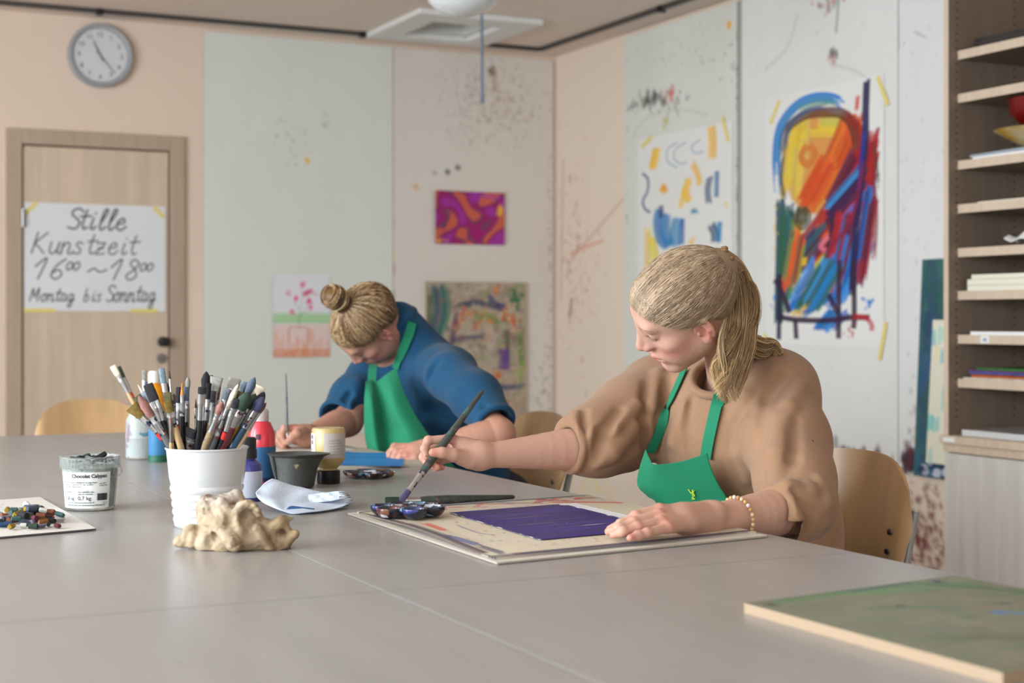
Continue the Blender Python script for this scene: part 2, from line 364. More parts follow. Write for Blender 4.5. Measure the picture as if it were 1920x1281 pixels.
def board(name, cv, O, Uv, Vv, th, mat_, parent=None, nrm=None, bend=None, edge=None):
    """sheet or panel with its printed/painted front: O top-left corner, Uv, Vv full edge vectors, th thickness"""
    O = np.array(O, float); Uv = np.array(Uv, float); Vv = np.array(Vv, float); n = np.cross(Vv, Uv) if nrm is None else np.array(nrm, float); n = n/np.linalg.norm(n)
    h, w = cv.h, cv.w; u = np.linspace(0, 1, w); v = np.linspace(0, 1, h); UU, VV = np.meshgrid(u, v)
    Pt = O+UU[..., None]*Uv+VV[..., None]*Vv
    off = bend(UU, VV)[..., None]*n if bend is not None else 0
    A = (Pt+off+n*th).reshape(-1, 3)
    # back: only its rim needs points
    idx = np.arange(h*w).reshape(h, w); q = np.stack([idx[:-1, :-1], idx[1:, :-1], idx[1:, 1:], idx[:-1, 1:]], -1).reshape(-1, 4)
    bd = np.concatenate([idx[0, :], idx[1:, -1], idx[-1, ::-1][1:], idx[::-1, 0][1:-1]]); nb = len(bd)
    if bend is not None:
        B = (Pt+off).reshape(-1, 3); V = np.concatenate([A, B]); bb = bd+h*w; Fs = [q, q[:, ::-1]+h*w]; C = np.concatenate([cv.a.reshape(-1, 3)]*2)
        Fs.append(np.stack([bd, np.roll(bd, -1), np.roll(bb, -1), bb], -1)[:, ::-1])
        if edge is not None: C[h*w:] = edge
        return mesh_np(name, V, np.concatenate(Fs), mat_, parent, col=C, smooth=False)
    R1 = A[bd]; R2 = Pt.reshape(-1, 3)[bd]; V = np.concatenate([A, R1, R2]); e = np.array(S(edge) if edge is not None else (200, 195, 185)) if edge is None or True else None
    ec = np.array(S(edge)) if edge is not None else np.array(S(205, 200, 190))
    C = np.concatenate([cv.a.reshape(-1, 3), np.ones((2*nb, 3))*ec]); i1 = h*w+np.arange(nb); i2 = i1+nb
    Fs = [q, np.stack([i1, np.roll(i1, -1), np.roll(i2, -1), i2], -1)[:, ::-1], np.array([[i2[0], i2[w-1], i2[w+h-2], i2[2*w+h-3]]])]
    return mesh_np(name, V, np.concatenate(Fs), mat_, parent, col=C, smooth=False)
_txt = {}
def text_geo(body, size, bold=0):
    cu = bpy.data.curves.new('t', 'FONT'); cu.body = body; cu.size = size; cu.align_x = 'LEFT'; cu.offset = bold
    o = bpy.data.objects.new('t', cu); COL.objects.link(o); dg = bpy.context.evaluated_depsgraph_get(); me = o.evaluated_get(dg).to_mesh()
    V = np.array([v.co[:] for v in me.vertices]); F_ = [list(p.vertices) for p in me.polygons]; o.evaluated_get(dg).to_mesh_clear(); bpy.data.objects.remove(o); return V, F_
# ------------------------------------------------------------------ the room
YB = 7.8; XR = 4.12; CZ = 2.60; YF = -3.0
def sbox(name, lo, hi, m, parent=None, bev=0.0, **k):
    o = BM().box(lo, hi, bev=bev).build(name, m, parent); tag(o, kind='structure' if parent is None else None, **k); return o
sbox('floor', (WINX-.2, YF-.2, -.1), (XR+.2, YB+.2, 0), floorm)
# ceiling with the hole of the hatch
HX = [ypl(0, 0, 1)[0]]
def cpl(px, py): return zpl(px, py, CZ)
hA = cpl(752, 66); hB = cpl(985, 34)
hx0, hx1 = 3.03, 3.40; hy0, hy1 = 7.02, 7.44
b = BM(); x0, x1, y0, y1 = WINX-.2, XR+.2, YF-.2, YB+.2
for lo, hi in (((x0, y0), (hx0, y1)), ((hx1, y0), (x1, y1)), ((hx0, y0), (hx1, hy0)), ((hx0, hy1), (hx1, y1))): b.box((*lo, CZ), (*hi, CZ+.25))
tag(b.build('ceiling', ceilm), kind='structure')
# walls; openings for windows
def wall_open(name, axis, c, t, a0, a1, holes, z0, z1, m):
    b = BM(); cur = a0
    def bx(p, q, u, v):
        if axis == 'x': b.box((min(c, c+t), p, u), (max(c, c+t), q, v))
        else: b.box((p, min(c, c+t), u), (q, max(c, c+t), v))
    for h0, h1 in holes: bx(cur, h0, 0, CZ); bx(h0, h1, 0, z0); bx(h0, h1, z1, CZ); cur = h1
    bx(cur, a1, 0, CZ); return tag(b.build(name, m), kind='structure')
wall_open('wall_left', 'x', WINX, -.2, YF-.2, YB+.2, WIN_Y, .9, 2.35, peach)
wall_open('wall_front', 'y', YF, -.2, WINX, XR, WIN_X, .9, 2.35, peach)
dX0, dX1 = ypl(10, 240, YB)[0], ypl(345, 262, YB)[0]; dTop = 2.03
b = BM()
b.box((WINX, YB, 0), (dX0+.03, YB+.2, CZ)).box((dX1-.03, YB, 0), (XR, YB+.2, CZ)).box((dX0+.03, YB, dTop-.03), (dX1-.03, YB+.2, CZ)).box((dX0+.03, YB+.1, 0), (dX1-.03, YB+.2, dTop-.03))
tag(b.build('wall_back', peach), kind='structure')
# right wall with paint-stained plaster (colour map of stains and painted-in window light)
cv = Canvas(420, 240, (236, 219, 202), .006)  # same paint as the other walls; paler base stands for its cooler light
def w2uv(px, py): p = xpl(px, py, XR); return ((YB-p[1])/(YB-2.0), (CZ-p[2])/CZ)
for pts, c, a, w in (([(1168, 372), (1110, 440), (1075, 480), (1062, 520)], (190, 130, 110), .55, 1.2), ([(1130, 450), (1095, 462), (1070, 476)], (225, 130, 80), .6, 1.5),
                     ([(1072, 560), (1068, 590)], (120, 40, 40), .7, 2), ([(1056, 300), (1052, 560)], (150, 90, 80), .35, 1.6)):
    cv.line([w2uv(*p) for p in pts], w, c, a)
u, v = w2uv(1080, 500); cv.cloud(u, v, .018, .1, [(150, 70, 60), (180, 120, 110), (200, 120, 80)], 150, (.4, .9), (.2, .6))
u, v = w2uv(1735, 1010); cv.cloud(u, v, .013, .045, [(110, 40, 35), (130, 55, 50)], 220, (.4, 1.0), (.3, .8))
u, v = w2uv(1650, 1040); cv.cloud(u, v, .02, .02, [(120, 60, 50)], 40, (.4, .9), (.3, .6))
u, v = w2uv(1120, 920); cv.cloud(u, v, .02, .03, [(235, 215, 120), (225, 230, 235)], 60, (1, 3), (.1, .3))
wr = board('wall_right', cv, (XR+.2, YB, CZ), (0, -(YB-2.0), 0), (0, 0, -CZ), .2, mat('stained_lit_wall_paint', attr=True, rough=.75, bump=.12, bscale=160), nrm=(-1, 0, 0)); tag(wr, kind='structure')
sbox('wall_right', (XR, YF-.2, 0), (XR+.2, 2.0, CZ), peach)
# windows
for i, (a, c) in enumerate(WIN_Y):
    f = BM(); X = WINX-.12
    for p, q, u, v in ((a, a+.06, .9, 2.35), (c-.06, c, .9, 2.35), (a+.06, c-.06, .9, .96), (a+.06, c-.06, 2.29, 2.35), ((a+c)/2-.03, (a+c)/2+.03, .96, 2.29)): f.box((X, p, u), (X+.06, q, v), bev=.004)
    o = tag(f.build('window_%d' % (i+1), whitem), kind='structure')
    BM().box((X+.02, a+.06, .96), (X+.035, c-.06, 2.29)).build('pane', MT('glass', rough=.0, trans=1, col=(1, 1, 1)), o)
    BM().box((WINX-.06, a-.03, .87), (WINX+.12, c+.03, .9), bev=.004).build('window_sill', whitem, o)
for i, (a, c) in enumerate(WIN_X):
    f = BM(); Y = YF-.12
    for p, q, u, v in ((a, a+.06, .9, 2.35), (c-.06, c, .9, 2.35), (a+.06, c-.06, .9, .96), (a+.06, c-.06, 2.29, 2.35), ((a+c)/2-.03, (a+c)/2+.03, .96, 2.29)): f.box((p, Y, u), (q, Y+.06, v), bev=.004)
    o = tag(f.build('window_%d' % (i+5), whitem), kind='structure')
    BM().box((a+.06, Y+.02, .96), (c-.06, Y+.035, 2.29)).build('pane', M_['glass'], o)
# door
b = BM()
b.box((dX0, YB-.025, 0), (dX0+.075, YB+.1, dTop), bev=.004).box((dX1-.075, YB-.025, 0), (dX1, YB+.1, dTop), bev=.004).box((dX0+.075, YB-.025, dTop-.075), (dX1-.075, YB+.1, dTop), bev=.004)
fr = tag(b.build('door_1', MT('door_frame_wood', col=S(180, 160, 140), rough=.45, var=.06, vscale=3, stretch=(14, 14, 1))), kind='structure')
lf = BM().box((dX0+.082, YB-.01, .008), (dX1-.082, YB+.03, dTop-.082), bev=.003).build('door_leaf', MT('door_wood', col=S(208, 188, 166), rough=.45, var=.1, vscale=2.2, stretch=(9, 9, .6)), fr)
hp = ypl(305, 641, YB-.01); kp = ypl(303, 672, YB-.01)
hb = BM(); My = Matrix.Rotation(math.pi/2, 4, 'X')
hb.lathe([(.0, 0), (.026, 0), (.026, .006), (.011, .009), (.011, .045), (0, .045)], c=tuple(hp), M=My); hb.lathe([(0, .045), (.016, .045), (.025, .052), (.025, .066), (.017, .074), (0, .075)], c=tuple(hp), M=My); hb.build('door_handle', darkm, lf)
BM().lathe([(0, 0), (.025, 0), (.025, .006), (0, .007)], c=tuple(kp), M=My).box(tuple(kp-[.004, .012, .010]), tuple(kp+[.004, -.006, .010])).build('keyhole_plate', steel, lf)
for z in (.25, 1.55):
    BM().tube([(dX0+.078, YB-.03, z), (dX0+.078, YB-.03, z+.09)], .009).build('hinge', steel, fr)
# ceiling rails
for i, (lo, hi) in enumerate((((WINX, YB-.24, CZ-.022), (XR-.22, YB-.22, CZ)), ((XR-.22, YF, CZ-.022), (XR-.2, YB-.24, CZ)))):
    o = tag(BM().box(lo, hi).build('trim_%d' % (i+1), MT('grey_rail', col=S(88, 84, 82), rough=.4, metal=.6)), kind='structure')
    for k in range(4):
        if i == 0: q = (-1.2+k*1.35, lo[1]-.008, lo[2]-.008); BM().box(q, (q[0]+.03, hi[1]+.008, CZ)).build('rail_clip', darkm, o)
        else: q = (lo[0]-.008, 1.5+k*1.6, lo[2]-.008); BM().box(q, (hi[0]+.008, q[1]+.03, CZ)).build('rail_clip', darkm, o)
for nm, lo, hi in (('baseboard_back', (dX1, YB-.012, 0), (XR, YB, .07)), ('baseboard_right', (XR-.012, YF, 0), (XR, YB-.012, .07)), ('baseboard_left', (WINX, YF, 0), (WINX+.012, YB, .07))): sbox(nm, lo, hi, MT('beech_trim', col=S(190, 160, 125), rough=.5))
# ceiling hatch: white recess frame
t = empty('ceiling_hatch', ((hx0+hx1)/2, (hy0+hy1)/2, CZ), 'white framed hatch recessed in the ceiling near the corner', 'hatch')
b = BM()
for lo, hi in (((hx0-.15, hy0-.18), (hx0, hy1+.12)), ((hx1, hy0-.18), (hx1+.15, hy1+.12)), ((hx0, hy0-.18), (hx1, hy0)), ((hx0, hy1), (hx1, hy1+.12))): b.box((*lo, CZ-.03), (*hi, CZ-.001), bev=.006)
b.build('frame', whitem, t)
b = BM()
for lo, hi in (((hx0-.001, hy0), (hx0+.03, hy1)), ((hx1-.03, hy0), (hx1+.001, hy1)), ((hx0+.03, hy0), (hx1-.03, hy0+.03)), ((hx0+.03, hy1-.03), (hx1-.03, hy1))): b.box((*lo, CZ-.001), (*hi, CZ+.24))
b.build('shaft', whitem, t)
BM().box((hx0-.0, hy0, CZ+.2), (hx1, hy1, CZ+.235)).build('lid', MT('dark_recess', col=S(90, 75, 60), rough=.8), t)
# globe lamp over the room (only its underside shows)
lp = ypl(868, -12, 5.2); R_ = 69/FPX*((lp-CAM)@FW)
t = empty('globe_lamp', (lp[0], lp[1], CZ), 'white glass globe lamp hanging under the ceiling, its underside cut by the top edge', 'lamp')
BM().lathe([(R_*math.sin(a)+1e-4, -R_*.62*math.cos(a)) for a in np.linspace(0, math.pi, 24)], c=tuple(lp), n=40).build('globe', MT('opal_glass', col=S(225, 228, 230), rough=.15, coat=.5), t)
BM().tube([lp+[0, 0, R_*.6], (lp[0], lp[1], CZ-.02)], .012).lathe([(0, 0), (.06, 0), (.05, -.03), (0, -.03)], c=(lp[0], lp[1], CZ)).build('stem', whitem, t)
# pull rod hanging from the ceiling
q0 = ypl(903, 30, 6.4); q1 = ypl(904, 193, 6.4)
t = tag(BM().tube([(q0[0], q0[1], CZ), (q1[0], q1[1], q1[2]+.05), (q1[0], q1[1], q1[2])], [.007, .007, .011]).lathe([(0, 0), (.03, 0), (.03, -.015), (0, -.02)], c=(q0[0], q0[1], CZ)).build('pull_rod', MT('blue_grey_metal', col=S(120, 140, 160), rough=.35, metal=.5)), 'thin blue-grey rod hanging straight down from the ceiling', 'rod')
# wall clock
c0 = ypl(186, 106, YB); rc = .158
t = empty('wall_clock', tuple(c0), 'round grey-rimmed wall clock above the door', 'clock')
cc = (c0[0], YB, c0[2])
BM().lathe([(0, .001), (rc-.01, .001), (rc, .01), (rc, .04), (rc-.008, .05), (rc-.02, .048), (rc-.026, .03), (0, .03)], c=cc, n=64, M=My).build('case', MT('grey_clock_rim', col=S(172, 176, 182), rough=.3, metal=.3), t)
BM().lathe([(0, .0305), (rc-.027, .0305), (rc-.027, .032), (0, .032)], c=cc, n=48, M=My).build('dial', MT('dial_white', col=S(215, 218, 222), rough=.4), t)
for k in range(12):
    V, F_ = text_geo(str(k if k else 12), .033, .0006); w = math.pi/2-k*math.pi/6; V[:, :2] -= (V[:, :2].max(0)+V[:, :2].min(0))/2
    W = np.stack([cc[0]+.104*math.cos(w)+V[:, 0], np.full(len(V), YB-.0328), cc[2]+.104*math.sin(w)+V[:, 1]], 1); BM().add(W, F_).build('numeral', blackp, t)
V, F_ = text_geo('funk', .018, .0003); W = np.stack([cc[0]-.02+V[:, 0], np.full(len(V), YB-.0328), cc[2]+.045+V[:, 1]], 1)
def hand(ang, L, w, tail=.03):
    d = np.array([math.sin(ang), 0, math.cos(ang)]); n = np.array([d[2], 0, -d[0]]); o = np.array([cc[0], YB-.035, cc[2]])
    pts = [o-d*tail-n*w, o-d*tail+n*w, o+d*L+n*w*.5, o+d*L-n*w*.5]; b = BM(); b.add([p+[0, dy, 0] for dy in (0, -.0015) for p in pts], [[0, 1, 2, 3], [4, 7, 6, 5], [0, 4, 5, 1], [1, 5, 6, 2], [2, 6, 7, 3], [3, 7, 4, 0]]); return b
hand(math.radians(-27), .078, .006).build('hour_hand', blackp, t); hand(math.radians(140), .112, .0045).build('minute_hand', blackp, t)
BM().lathe([(rc-.0255, .0445), (0, .0455), (0, .047), (rc-.0255, .046)], c=cc, n=48, M=My).build('cover_glass', MT('thin_cover', col=(1, 1, 1), rough=.03, alpha=.12), t)
# ------------------------------------------------------------------ white wall panels
ptop = 2.575; pbot = .49
def wall_panel(name, p0, p1, ax, label, paint, bg=(222, 224, 216)):
    """ax 'b' back wall (X range), 'r' right wall (Y range, far first)"""
    L = abs(p1-p0); w = int(L/.008); h = int((ptop-pbot)/.008); cv = Canvas(w, h, bg, .004); cv.noise(5, .03); cv.noise(14, .02)
    if ax == 'b':
        uv = lambda px, py: ((ypl(px, py, YB)[0]-p0)/L, (ptop-ypl(px, py, YB)[2])/(ptop-pbot)); paint(cv, uv)
        o = board(name, cv, (p0+.002, YB, ptop), (L-.004, 0, 0), (0, 0, pbot-ptop), .016, paintcol, nrm=(0, -1, 0), edge=(190, 178, 165))
    else:
        uv = lambda px, py: ((p0-xpl(px, py, XR)[1])/L, (ptop-xpl(px, py, XR)[2])/(ptop-pbot)); paint(cv, uv)
        o = board(name, cv, (XR, p0-.002, ptop), (0, -(L-.004), 0), (0, 0, pbot-ptop), .016, paintcol, nrm=(-1, 0, 0), edge=(150, 140, 120))
    return tag(o, label, 'panel', 'white wall panels')
DK = [(90, 80, 75), (120, 105, 95), (70, 90, 80)]
def pA(cv, uv):
    cv.cloud(*uv(575, 301), .002, .002, (235, 190, 60), 3, (1, 1.4), (.8, 1)); cv.cloud(*uv(540, 250), .07, .05, (120, 130, 125), 30, (.5, 1), (.15, .4)); cv.cloud(*uv(610, 230), .01, .01, (150, 150, 140), 8, (.5, 1), (.2, .5))
def pB(cv, uv):
    cv.cloud(*uv(920, 200), .14, .05, [(150, 130, 120), (165, 125, 120), (140, 135, 120), (180, 140, 130)], 420, (.5, 1.3), (.08, .35))
    cv.cloud(*uv(900, 130), .14, .04, [(150, 130, 120)], 120, (.4, .9), (.1, .3))
    for x, y, r, c in ((836, 322, 2, (70, 95, 85)), (855, 314, 2, (85, 95, 90)), (812, 324, 1.4, (150, 160, 150)), (777, 350, 2.3, (225, 180, 140))): cv.dot(*uv(x, y), r, c, .85)
    for x, y, c in ((735, 495, (200, 70, 90)), (735, 470, (220, 220, 120)), (734, 410, (200, 170, 160)), (735, 545, (120, 120, 110)), (733, 350, (200, 170, 150))): cv.line([uv(x, y), uv(x, y+16)], 2.2, c, .6)
    cv.line([uv(925, 130), uv(923, 170)], 2.5, (160, 125, 105), .5); cv.cloud(*uv(920, 135), .012, .006, (110, 85, 70), 14, (.6, 1.4), (.4, .8))
    cv.cloud(.985, .6, .008, .3, [(120, 60, 60), (90, 70, 65), (170, 100, 80)], 200, (.4, 1.0), (.2, .5)); cv.cloud(*uv(700, 500), .05, .1, (170, 160, 150), 60, (.5, 1), (.1, .3)); cv.cloud(*uv(1030, 730), .08, .06, DK, 160, (.4, 1), (.1, .5))
def pC(cv, uv):
    cv.cloud(*uv(1230, 190), .1, .012, [(70, 65, 70), (90, 80, 95), (90, 110, 80)], 60, (.8, 2.2), (.3, .8)); cv.cloud(*uv(1262, 178), .02, .01, (220, 120, 110), 14, (.8, 2), (.3, .7))
    for _ in range(14):
        x = random.uniform(1200, 1300); y = random.uniform(165, 210); cv.line([uv(x, y), uv(x+random.uniform(-6, 6), y+random.uniform(4, 16))], 1.3, (80, 78, 85), .55)
    cv.dot(*uv(1371, 47), 2.4, (245, 180, 40), .95); cv.cloud(*uv(1290, 100), .2, .03, DK, 40, (.4, .9), (.15, .45)); cv.cloud(*uv(1375, 130), .04, .03, DK, 16, (.5, 1.1), (.3, .6)); cv.cloud(*uv(1255, 230), .01, .006, (190, 190, 90), 8, (.8, 1.5), (.4, .7))
    cv.line([uv(1190, 260), uv(1215, 222), uv(1270, 205), uv(1330, 215)], 1.4, (190, 190, 184), .5); cv.line([(.99, 0), (.99, 1)], 3, (60, 62, 45), .6); cv.cloud(.985, .5, .004, .3, (50, 55, 35), 90, (.5, 1.1), (.3, .7)); cv.cloud(.02, .5, .01, .3, (120, 160, 130), 30, (.6, 1.4), (.2, .5))
def pD(cv, uv):
    cv.line([uv(1577, 0), uv(1572, 60)], 1.5, (110, 140, 110), .8); cv.cloud(*uv(1560, 10), .05, .008, [(200, 120, 120), (110, 120, 110)], 30, (.6, 1.4), (.3, .7)); cv.cloud(*uv(1565, 110), .01, .01, (200, 150, 150), 14, (.6, 1.5), (.2, .6)); cv.cloud(*uv(1570, 100), .01, .005, DK, 10, (.5, 1.3), (.5, .8))
    cv.line([uv(1440, 130), uv(1480, 90), uv(1500, 30)], 2, (196, 196, 190), .5); cv.line([uv(1560, 120), uv(1620, 140), uv(1640, 180)], 2, (198, 198, 192), .5); cv.line([(.01, 0), (.01, 1)], 2.2, (60, 62, 45), .6)
    cv.cloud(.5, .98, .3, .012, [(60, 50, 60), (90, 40, 60)], 260, (.8, 2.5), (.3, .8)); cv.cloud(.5, .5, .3, .3, (170, 170, 160), 80, (.4, 1), (.1, .4))
def pE(cv, uv):
    cv.cloud(.2, .97, .2, .012, [(50, 45, 55), (90, 40, 60)], 300, (.8, 2.8), (.4, .9)); cv.cloud(.35, .9, .12, .03, [(90, 85, 90)], 160, (.6, 1.6), (.1, .5)); cv.cloud(*uv(1690, 50), .01, .01, (110, 110, 110), 10, (.6, 1.5), (.3, .7)); cv.line([uv(1688, 0), uv(1690, 90)], 1.3, (150, 150, 150), .6)
    cv.line([uv(1720, 60), uv(1740, 70)], 1, (120, 120, 120), .5); cv.cloud(.2, .4, .2, .3, (150, 150, 145), 80, (.4, 1), (.1, .5))
xb = [ypl(380, 200, YB)[0], ypl(735, 200, YB)[0], XR-.02]; yr = [xpl(1175, 300, XR)[1], xpl(1391, 300, XR)[1], xpl(1690, 300, XR)[1], 4.15]
wall_panel('wall_panel', xb[0], xb[1], 'b', 'clean white panel beside the door, left half of the back wall', pA)
wall_panel('wall_panel', xb[1], xb[2], 'b', 'speckled white panel in the corner of the back wall', pB, (224, 216, 208))
wall_panel('wall_panel', yr[0], yr[1], 'r', 'white panel behind the blue and yellow painting', pC)
wall_panel('wall_panel', yr[1], yr[2], 'r', 'white panel behind the large multicoloured painting', pD, (228, 229, 226))
wall_panel('wall_panel', yr[2], yr[3], 'r', 'white panel with dirty lower edge next to the shelf cabinet', pE, (226, 227, 226))
# ------------------------------------------------------------------ pictures on the walls
def onback(px0, py0, px1, py1, d): a = ypl(px0, py0, YB-d); c = ypl(px1, py1, YB-d); return a, (c[0]-a[0], 0, 0), (0, 0, c[2]-a[2])
def onright(px0, py0, px1, py1, d): a = xpl(px0, py0, XR-d); c = xpl(px1, py1, XR-d); return a, (0, c[1]-a[1], 0), (0, 0, c[2]-a[2])
# handwritten sign on the door
LT = {'S': [[(.85, .85), (.6, 1), (.25, .92), (.2, .7), (.5, .52), (.72, .3), (.5, .02), (.05, .08)]], 't': [[(.45, .95), (.3, .3), (.4, .02), (.6, .1)], [(.1, .62), (.75, .66)]], 'i': [[(.35, .55), (.25, .1), (.4, .02), (.55, .15)], [(.42, .8), (.43, .78)]],
      'l': [[(.25, .3), (.6, .9), (.45, 1.0), (.3, .6), (.25, .1), (.4, .0), (.6, .15)]], 'e': [[(.15, .3), (.6, .38), (.5, .58), (.22, .42), (.2, .1), (.45, 0), (.75, .18)]], 'K': [[(.3, 1), (.1, 0)], [(.9, 1), (.25, .5), (.5, .3), (.85, 0)]],
      'u': [[(.2, .55), (.15, .12), (.35, 0), (.6, .2), (.7, .55)], [(.7, .55), (.62, .1), (.75, 0), (.9, .1)]], 'n': [[(.15, .55), (.1, 0)], [(.12, .3), (.4, .55), (.58, .42), (.52, .05), (.7, 0), (.85, .12)]], 's': [[(.6, .5), (.35, .58), (.22, .42), (.5, .22), (.42, .02), (.1, .05)]],
      'z': [[(.15, .52), (.65, .54), (.15, .03), (.7, .05)], [(.22, .28), (.6, .3)]], '1': [[(.05, .6), (.55, 1), (.3, 0)]], '6': [[(.75, .98), (.35, .65), (.15, .2), (.4, 0), (.68, .2), (.5, .45), (.2, .3)]], '8': [[(.7, .85), (.45, 1), (.25, .8), (.6, .45), (.65, .15), (.35, 0), (.15, .2), (.5, .5), (.72, .8)]],
      '0': [[(.5, 1), (.15, .6), (.3, .02), (.7, .2), (.78, .75), (.5, 1)]], '5': [[(.8, 1), (.35, .98), (.25, .6), (.6, .55), (.65, .2), (.3, 0), (.1, .1)]], '~': [[(0, .4), (.4, .62), (.8, .4), (1.3, .55)]], 'M': [[(.05, 0), (.25, .95), (.5, .3), (.85, 1), (.85, 0)]], 'o': [[(.5, .55), (.2, .4), (.2, .1), (.5, 0), (.65, .3), (.5, .55), (.8, .5)]],
      'a': [[(.6, .5), (.3, .55), (.15, .2), (.35, 0), (.6, .25), (.65, .5), (.6, .1), (.8, .05)]], 'g': [[(.6, .5), (.3, .55), (.15, .2), (.35, .05), (.6, .3), (.62, .5), (.5, -.35), (.2, -.4), (.3, -.1), (.8, .15)]], 'b': [[(.3, 1), (.15, .1), (.4, 0), (.6, .25), (.45, .5), (.2, .35)]], ' ': []}
def write(cv, s, u, v, hu, hv, wid, col=(28, 28, 30), sl=.22, adv=.78):
    for ch in s:
        for st in LT[ch]:
            cv.line([(u+(x+sl*y)*hu, v-y*hv) for x, y in st], wid, col, .93, .6)
        u += hu*(adv if ch not in 'iltS ' else adv*.72) + (hu*.25 if ch in 'KM~' else 0) + (.06*hu if ch == 'S' else 0)
    return u
cv = Canvas(330, 256, (226, 228, 232), .004); cv.noise(6, .03)
write(cv, 'Stille', .29, .235, .115, .19, 4.6); write(cv, 'Kunstzeit', .035, .465, .112, .19, 3.6); write(cv, '16', .05, .70, .135, .19, 3.8); write(cv, '00', .275, .615, .062, .075, 3.6); write(cv, '~', .43, .69, .1, .15, 3.8)
write(cv, '18', .58, .70, .135, .19, 3.8); write(cv, '00', .8, .615, .062, .075, 3.6); write(cv, 'Montag', .03, .905, .066, .12, 3.3); write(cv, 'bis', .40, .905, .066, .12, 3.0); write(cv, 'Sonntag', .565, .905, .070, .15, 3.6)
O, U_, V_ = onback(46, 379, 310, 584, .012)
sg = tag(board('paper_sign', cv, O, U_, V_, .0012, paperm, nrm=(0, -1, 0)), 'handwritten paper sign taped to the door, STILLE KUNSTZEIT', 'sign')
tape = MT('masking_tape', col=S(232, 214, 130), rough=.7)
def tapebit(p, ux, uy, L, w, ang, n, parent):
    ux = np.array(ux, float); uy = np.array(uy, float); n = np.array(n, float); d = ux*math.cos(ang)+uy*math.sin(ang); e = -ux*math.sin(ang)+uy*math.cos(ang); V = []
    for s_ in (0, .0008):
        for a_, b_ in ((-1, -1), (1, -1), (1, 1), (-1, 1)): V.append(p+d*L/2*a_+e*w/2*b_+n*s_)
    return BM().add(V, [[0, 3, 2, 1], [4, 5, 6, 7], [0, 1, 5, 4], [1, 2, 6, 5], [2, 3, 7, 6], [3, 0, 4, 7]]).build('tape_strip', tape, parent)
for px, py, L, an in ((58, 390, .075, .8), (298, 398, .075, -.8), (75, 582, .15, 0), (270, 583, .14, 0)): tapebit(ypl(px, py, YB-.0145), (1, 0, 0), (0, 0, 1), L, .02, an, (0, -1, 0), sg)
# flower picture
cv = Canvas(110, 160, (226, 226, 232), .006); cv.noise(8, .03)
cv.rect(0, .48, 1, .59, (150, 205, 130), .75); cv.rect(0, .46, 1, .5, (190, 215, 180), .4)
for i in range(90):
    x = random.random(); y = .6+.4*random.random()**.7; cv.line([(x, y), (x+random.uniform(-.02, .02), min(1, y+.15))], random.uniform(2, 5), random.choice([(225, 140, 90), (220, 125, 75), (235, 175, 140), (205, 120, 75)]), .3)
cv.rect(0, .6, 1, 1, (232, 160, 115), .35); cv.rect(0, .9, 1, 1, (215, 118, 60), .5)
cv.line([(.45, .64), (.28, .66), (.27, .95)], 4, (190, 110, 70), .4); cv.line([(.45, .64), (.6, .66), (.58, .9)], 4, (190, 110, 70), .4)
for p in ([(.45, .62), (.46, .45), (.35, .32)], [(.46, .5), (.55, .42), (.63, .38)], [(.46, .46), (.5, .3), (.5, .15)], [(.46, .5), (.6, .45), (.66, .42)], [(.3, .46), (.42, .5), (.45, .6)]): cv.line(p, 1.2, (100, 140, 110), .6)
for x, y, r in ((.51, .115, 5), (.58, .22, 5), (.66, .21, 3.5), (.4, .29, 6), (.62, .33, 5), (.65, .4, 4), (.34, .45, 4), (.27, .23, 4), (.55, .24, 3)): cv.cloud(x, y, .018, .013, [(200, 30, 95), (220, 60, 120), (235, 130, 165)], 14, (1, r*.6), (.5, .9))
for x, y in ((.26, .23), (.75, .24)): cv.cloud(x, y, .02, .01, (225, 180, 200), 6, (1, 3), (.3, .6))
O, U_, V_ = onback(512, 514, 618, 669, .02)
tag(board('flower_picture', cv, O, U_, V_, .0012, paperm, nrm=(0, -1, 0), bend=lambda u, v: .006*np.sin(u*3.1)*v), 'small watercolour of pink flowers over an orange ground on the back wall', 'picture')
# magenta marbled picture
cv = Canvas(150, 118, (165, 25, 110), .02); y, x = np.mgrid[0:118, 0:150]/30.0
w = np.sin(3.2*x+2.2*np.sin(1.9*y+.8)+1.3*np.sin(2.3*x+1.1*y))+np.sin(2.6*y+2.1*np.sin(1.7*x)); cv.blend(np.clip((w-.5)/.3, 0, 1), (214, 105, 70), .85); cv.blend(np.clip(.35-np.abs(w-.35), 0, .3)/.3, (90, 75, 95), .8)
cv.blend(np.clip((-w-.7)/.5, 0, 1), (165, 55, 165), .8); cv.blend(np.clip(.22-np.abs(w+.55), 0, .2)/.2, (110, 60, 120), .6); cv.cloud(.95, .35, .02, .06, (235, 170, 60), 20, (2, 5), (.4, .8)); cv.cloud(.05, .95, .04, .02, (235, 170, 60), 20, (2, 5), (.4, .8)); cv.cloud(.75, .1, .15, .05, (170, 60, 190), 30, (2, 6), (.2, .5))
O, U_, V_ = onback(815, 357, 944, 460, .02)
tag(board('marbled_picture', cv, O, U_, V_, .0015, paperm, nrm=(0, -1, 0), bend=lambda u, v: .012*np.abs(u-.5)**2*4), 'magenta and orange marbled picture on the back wall', 'picture')
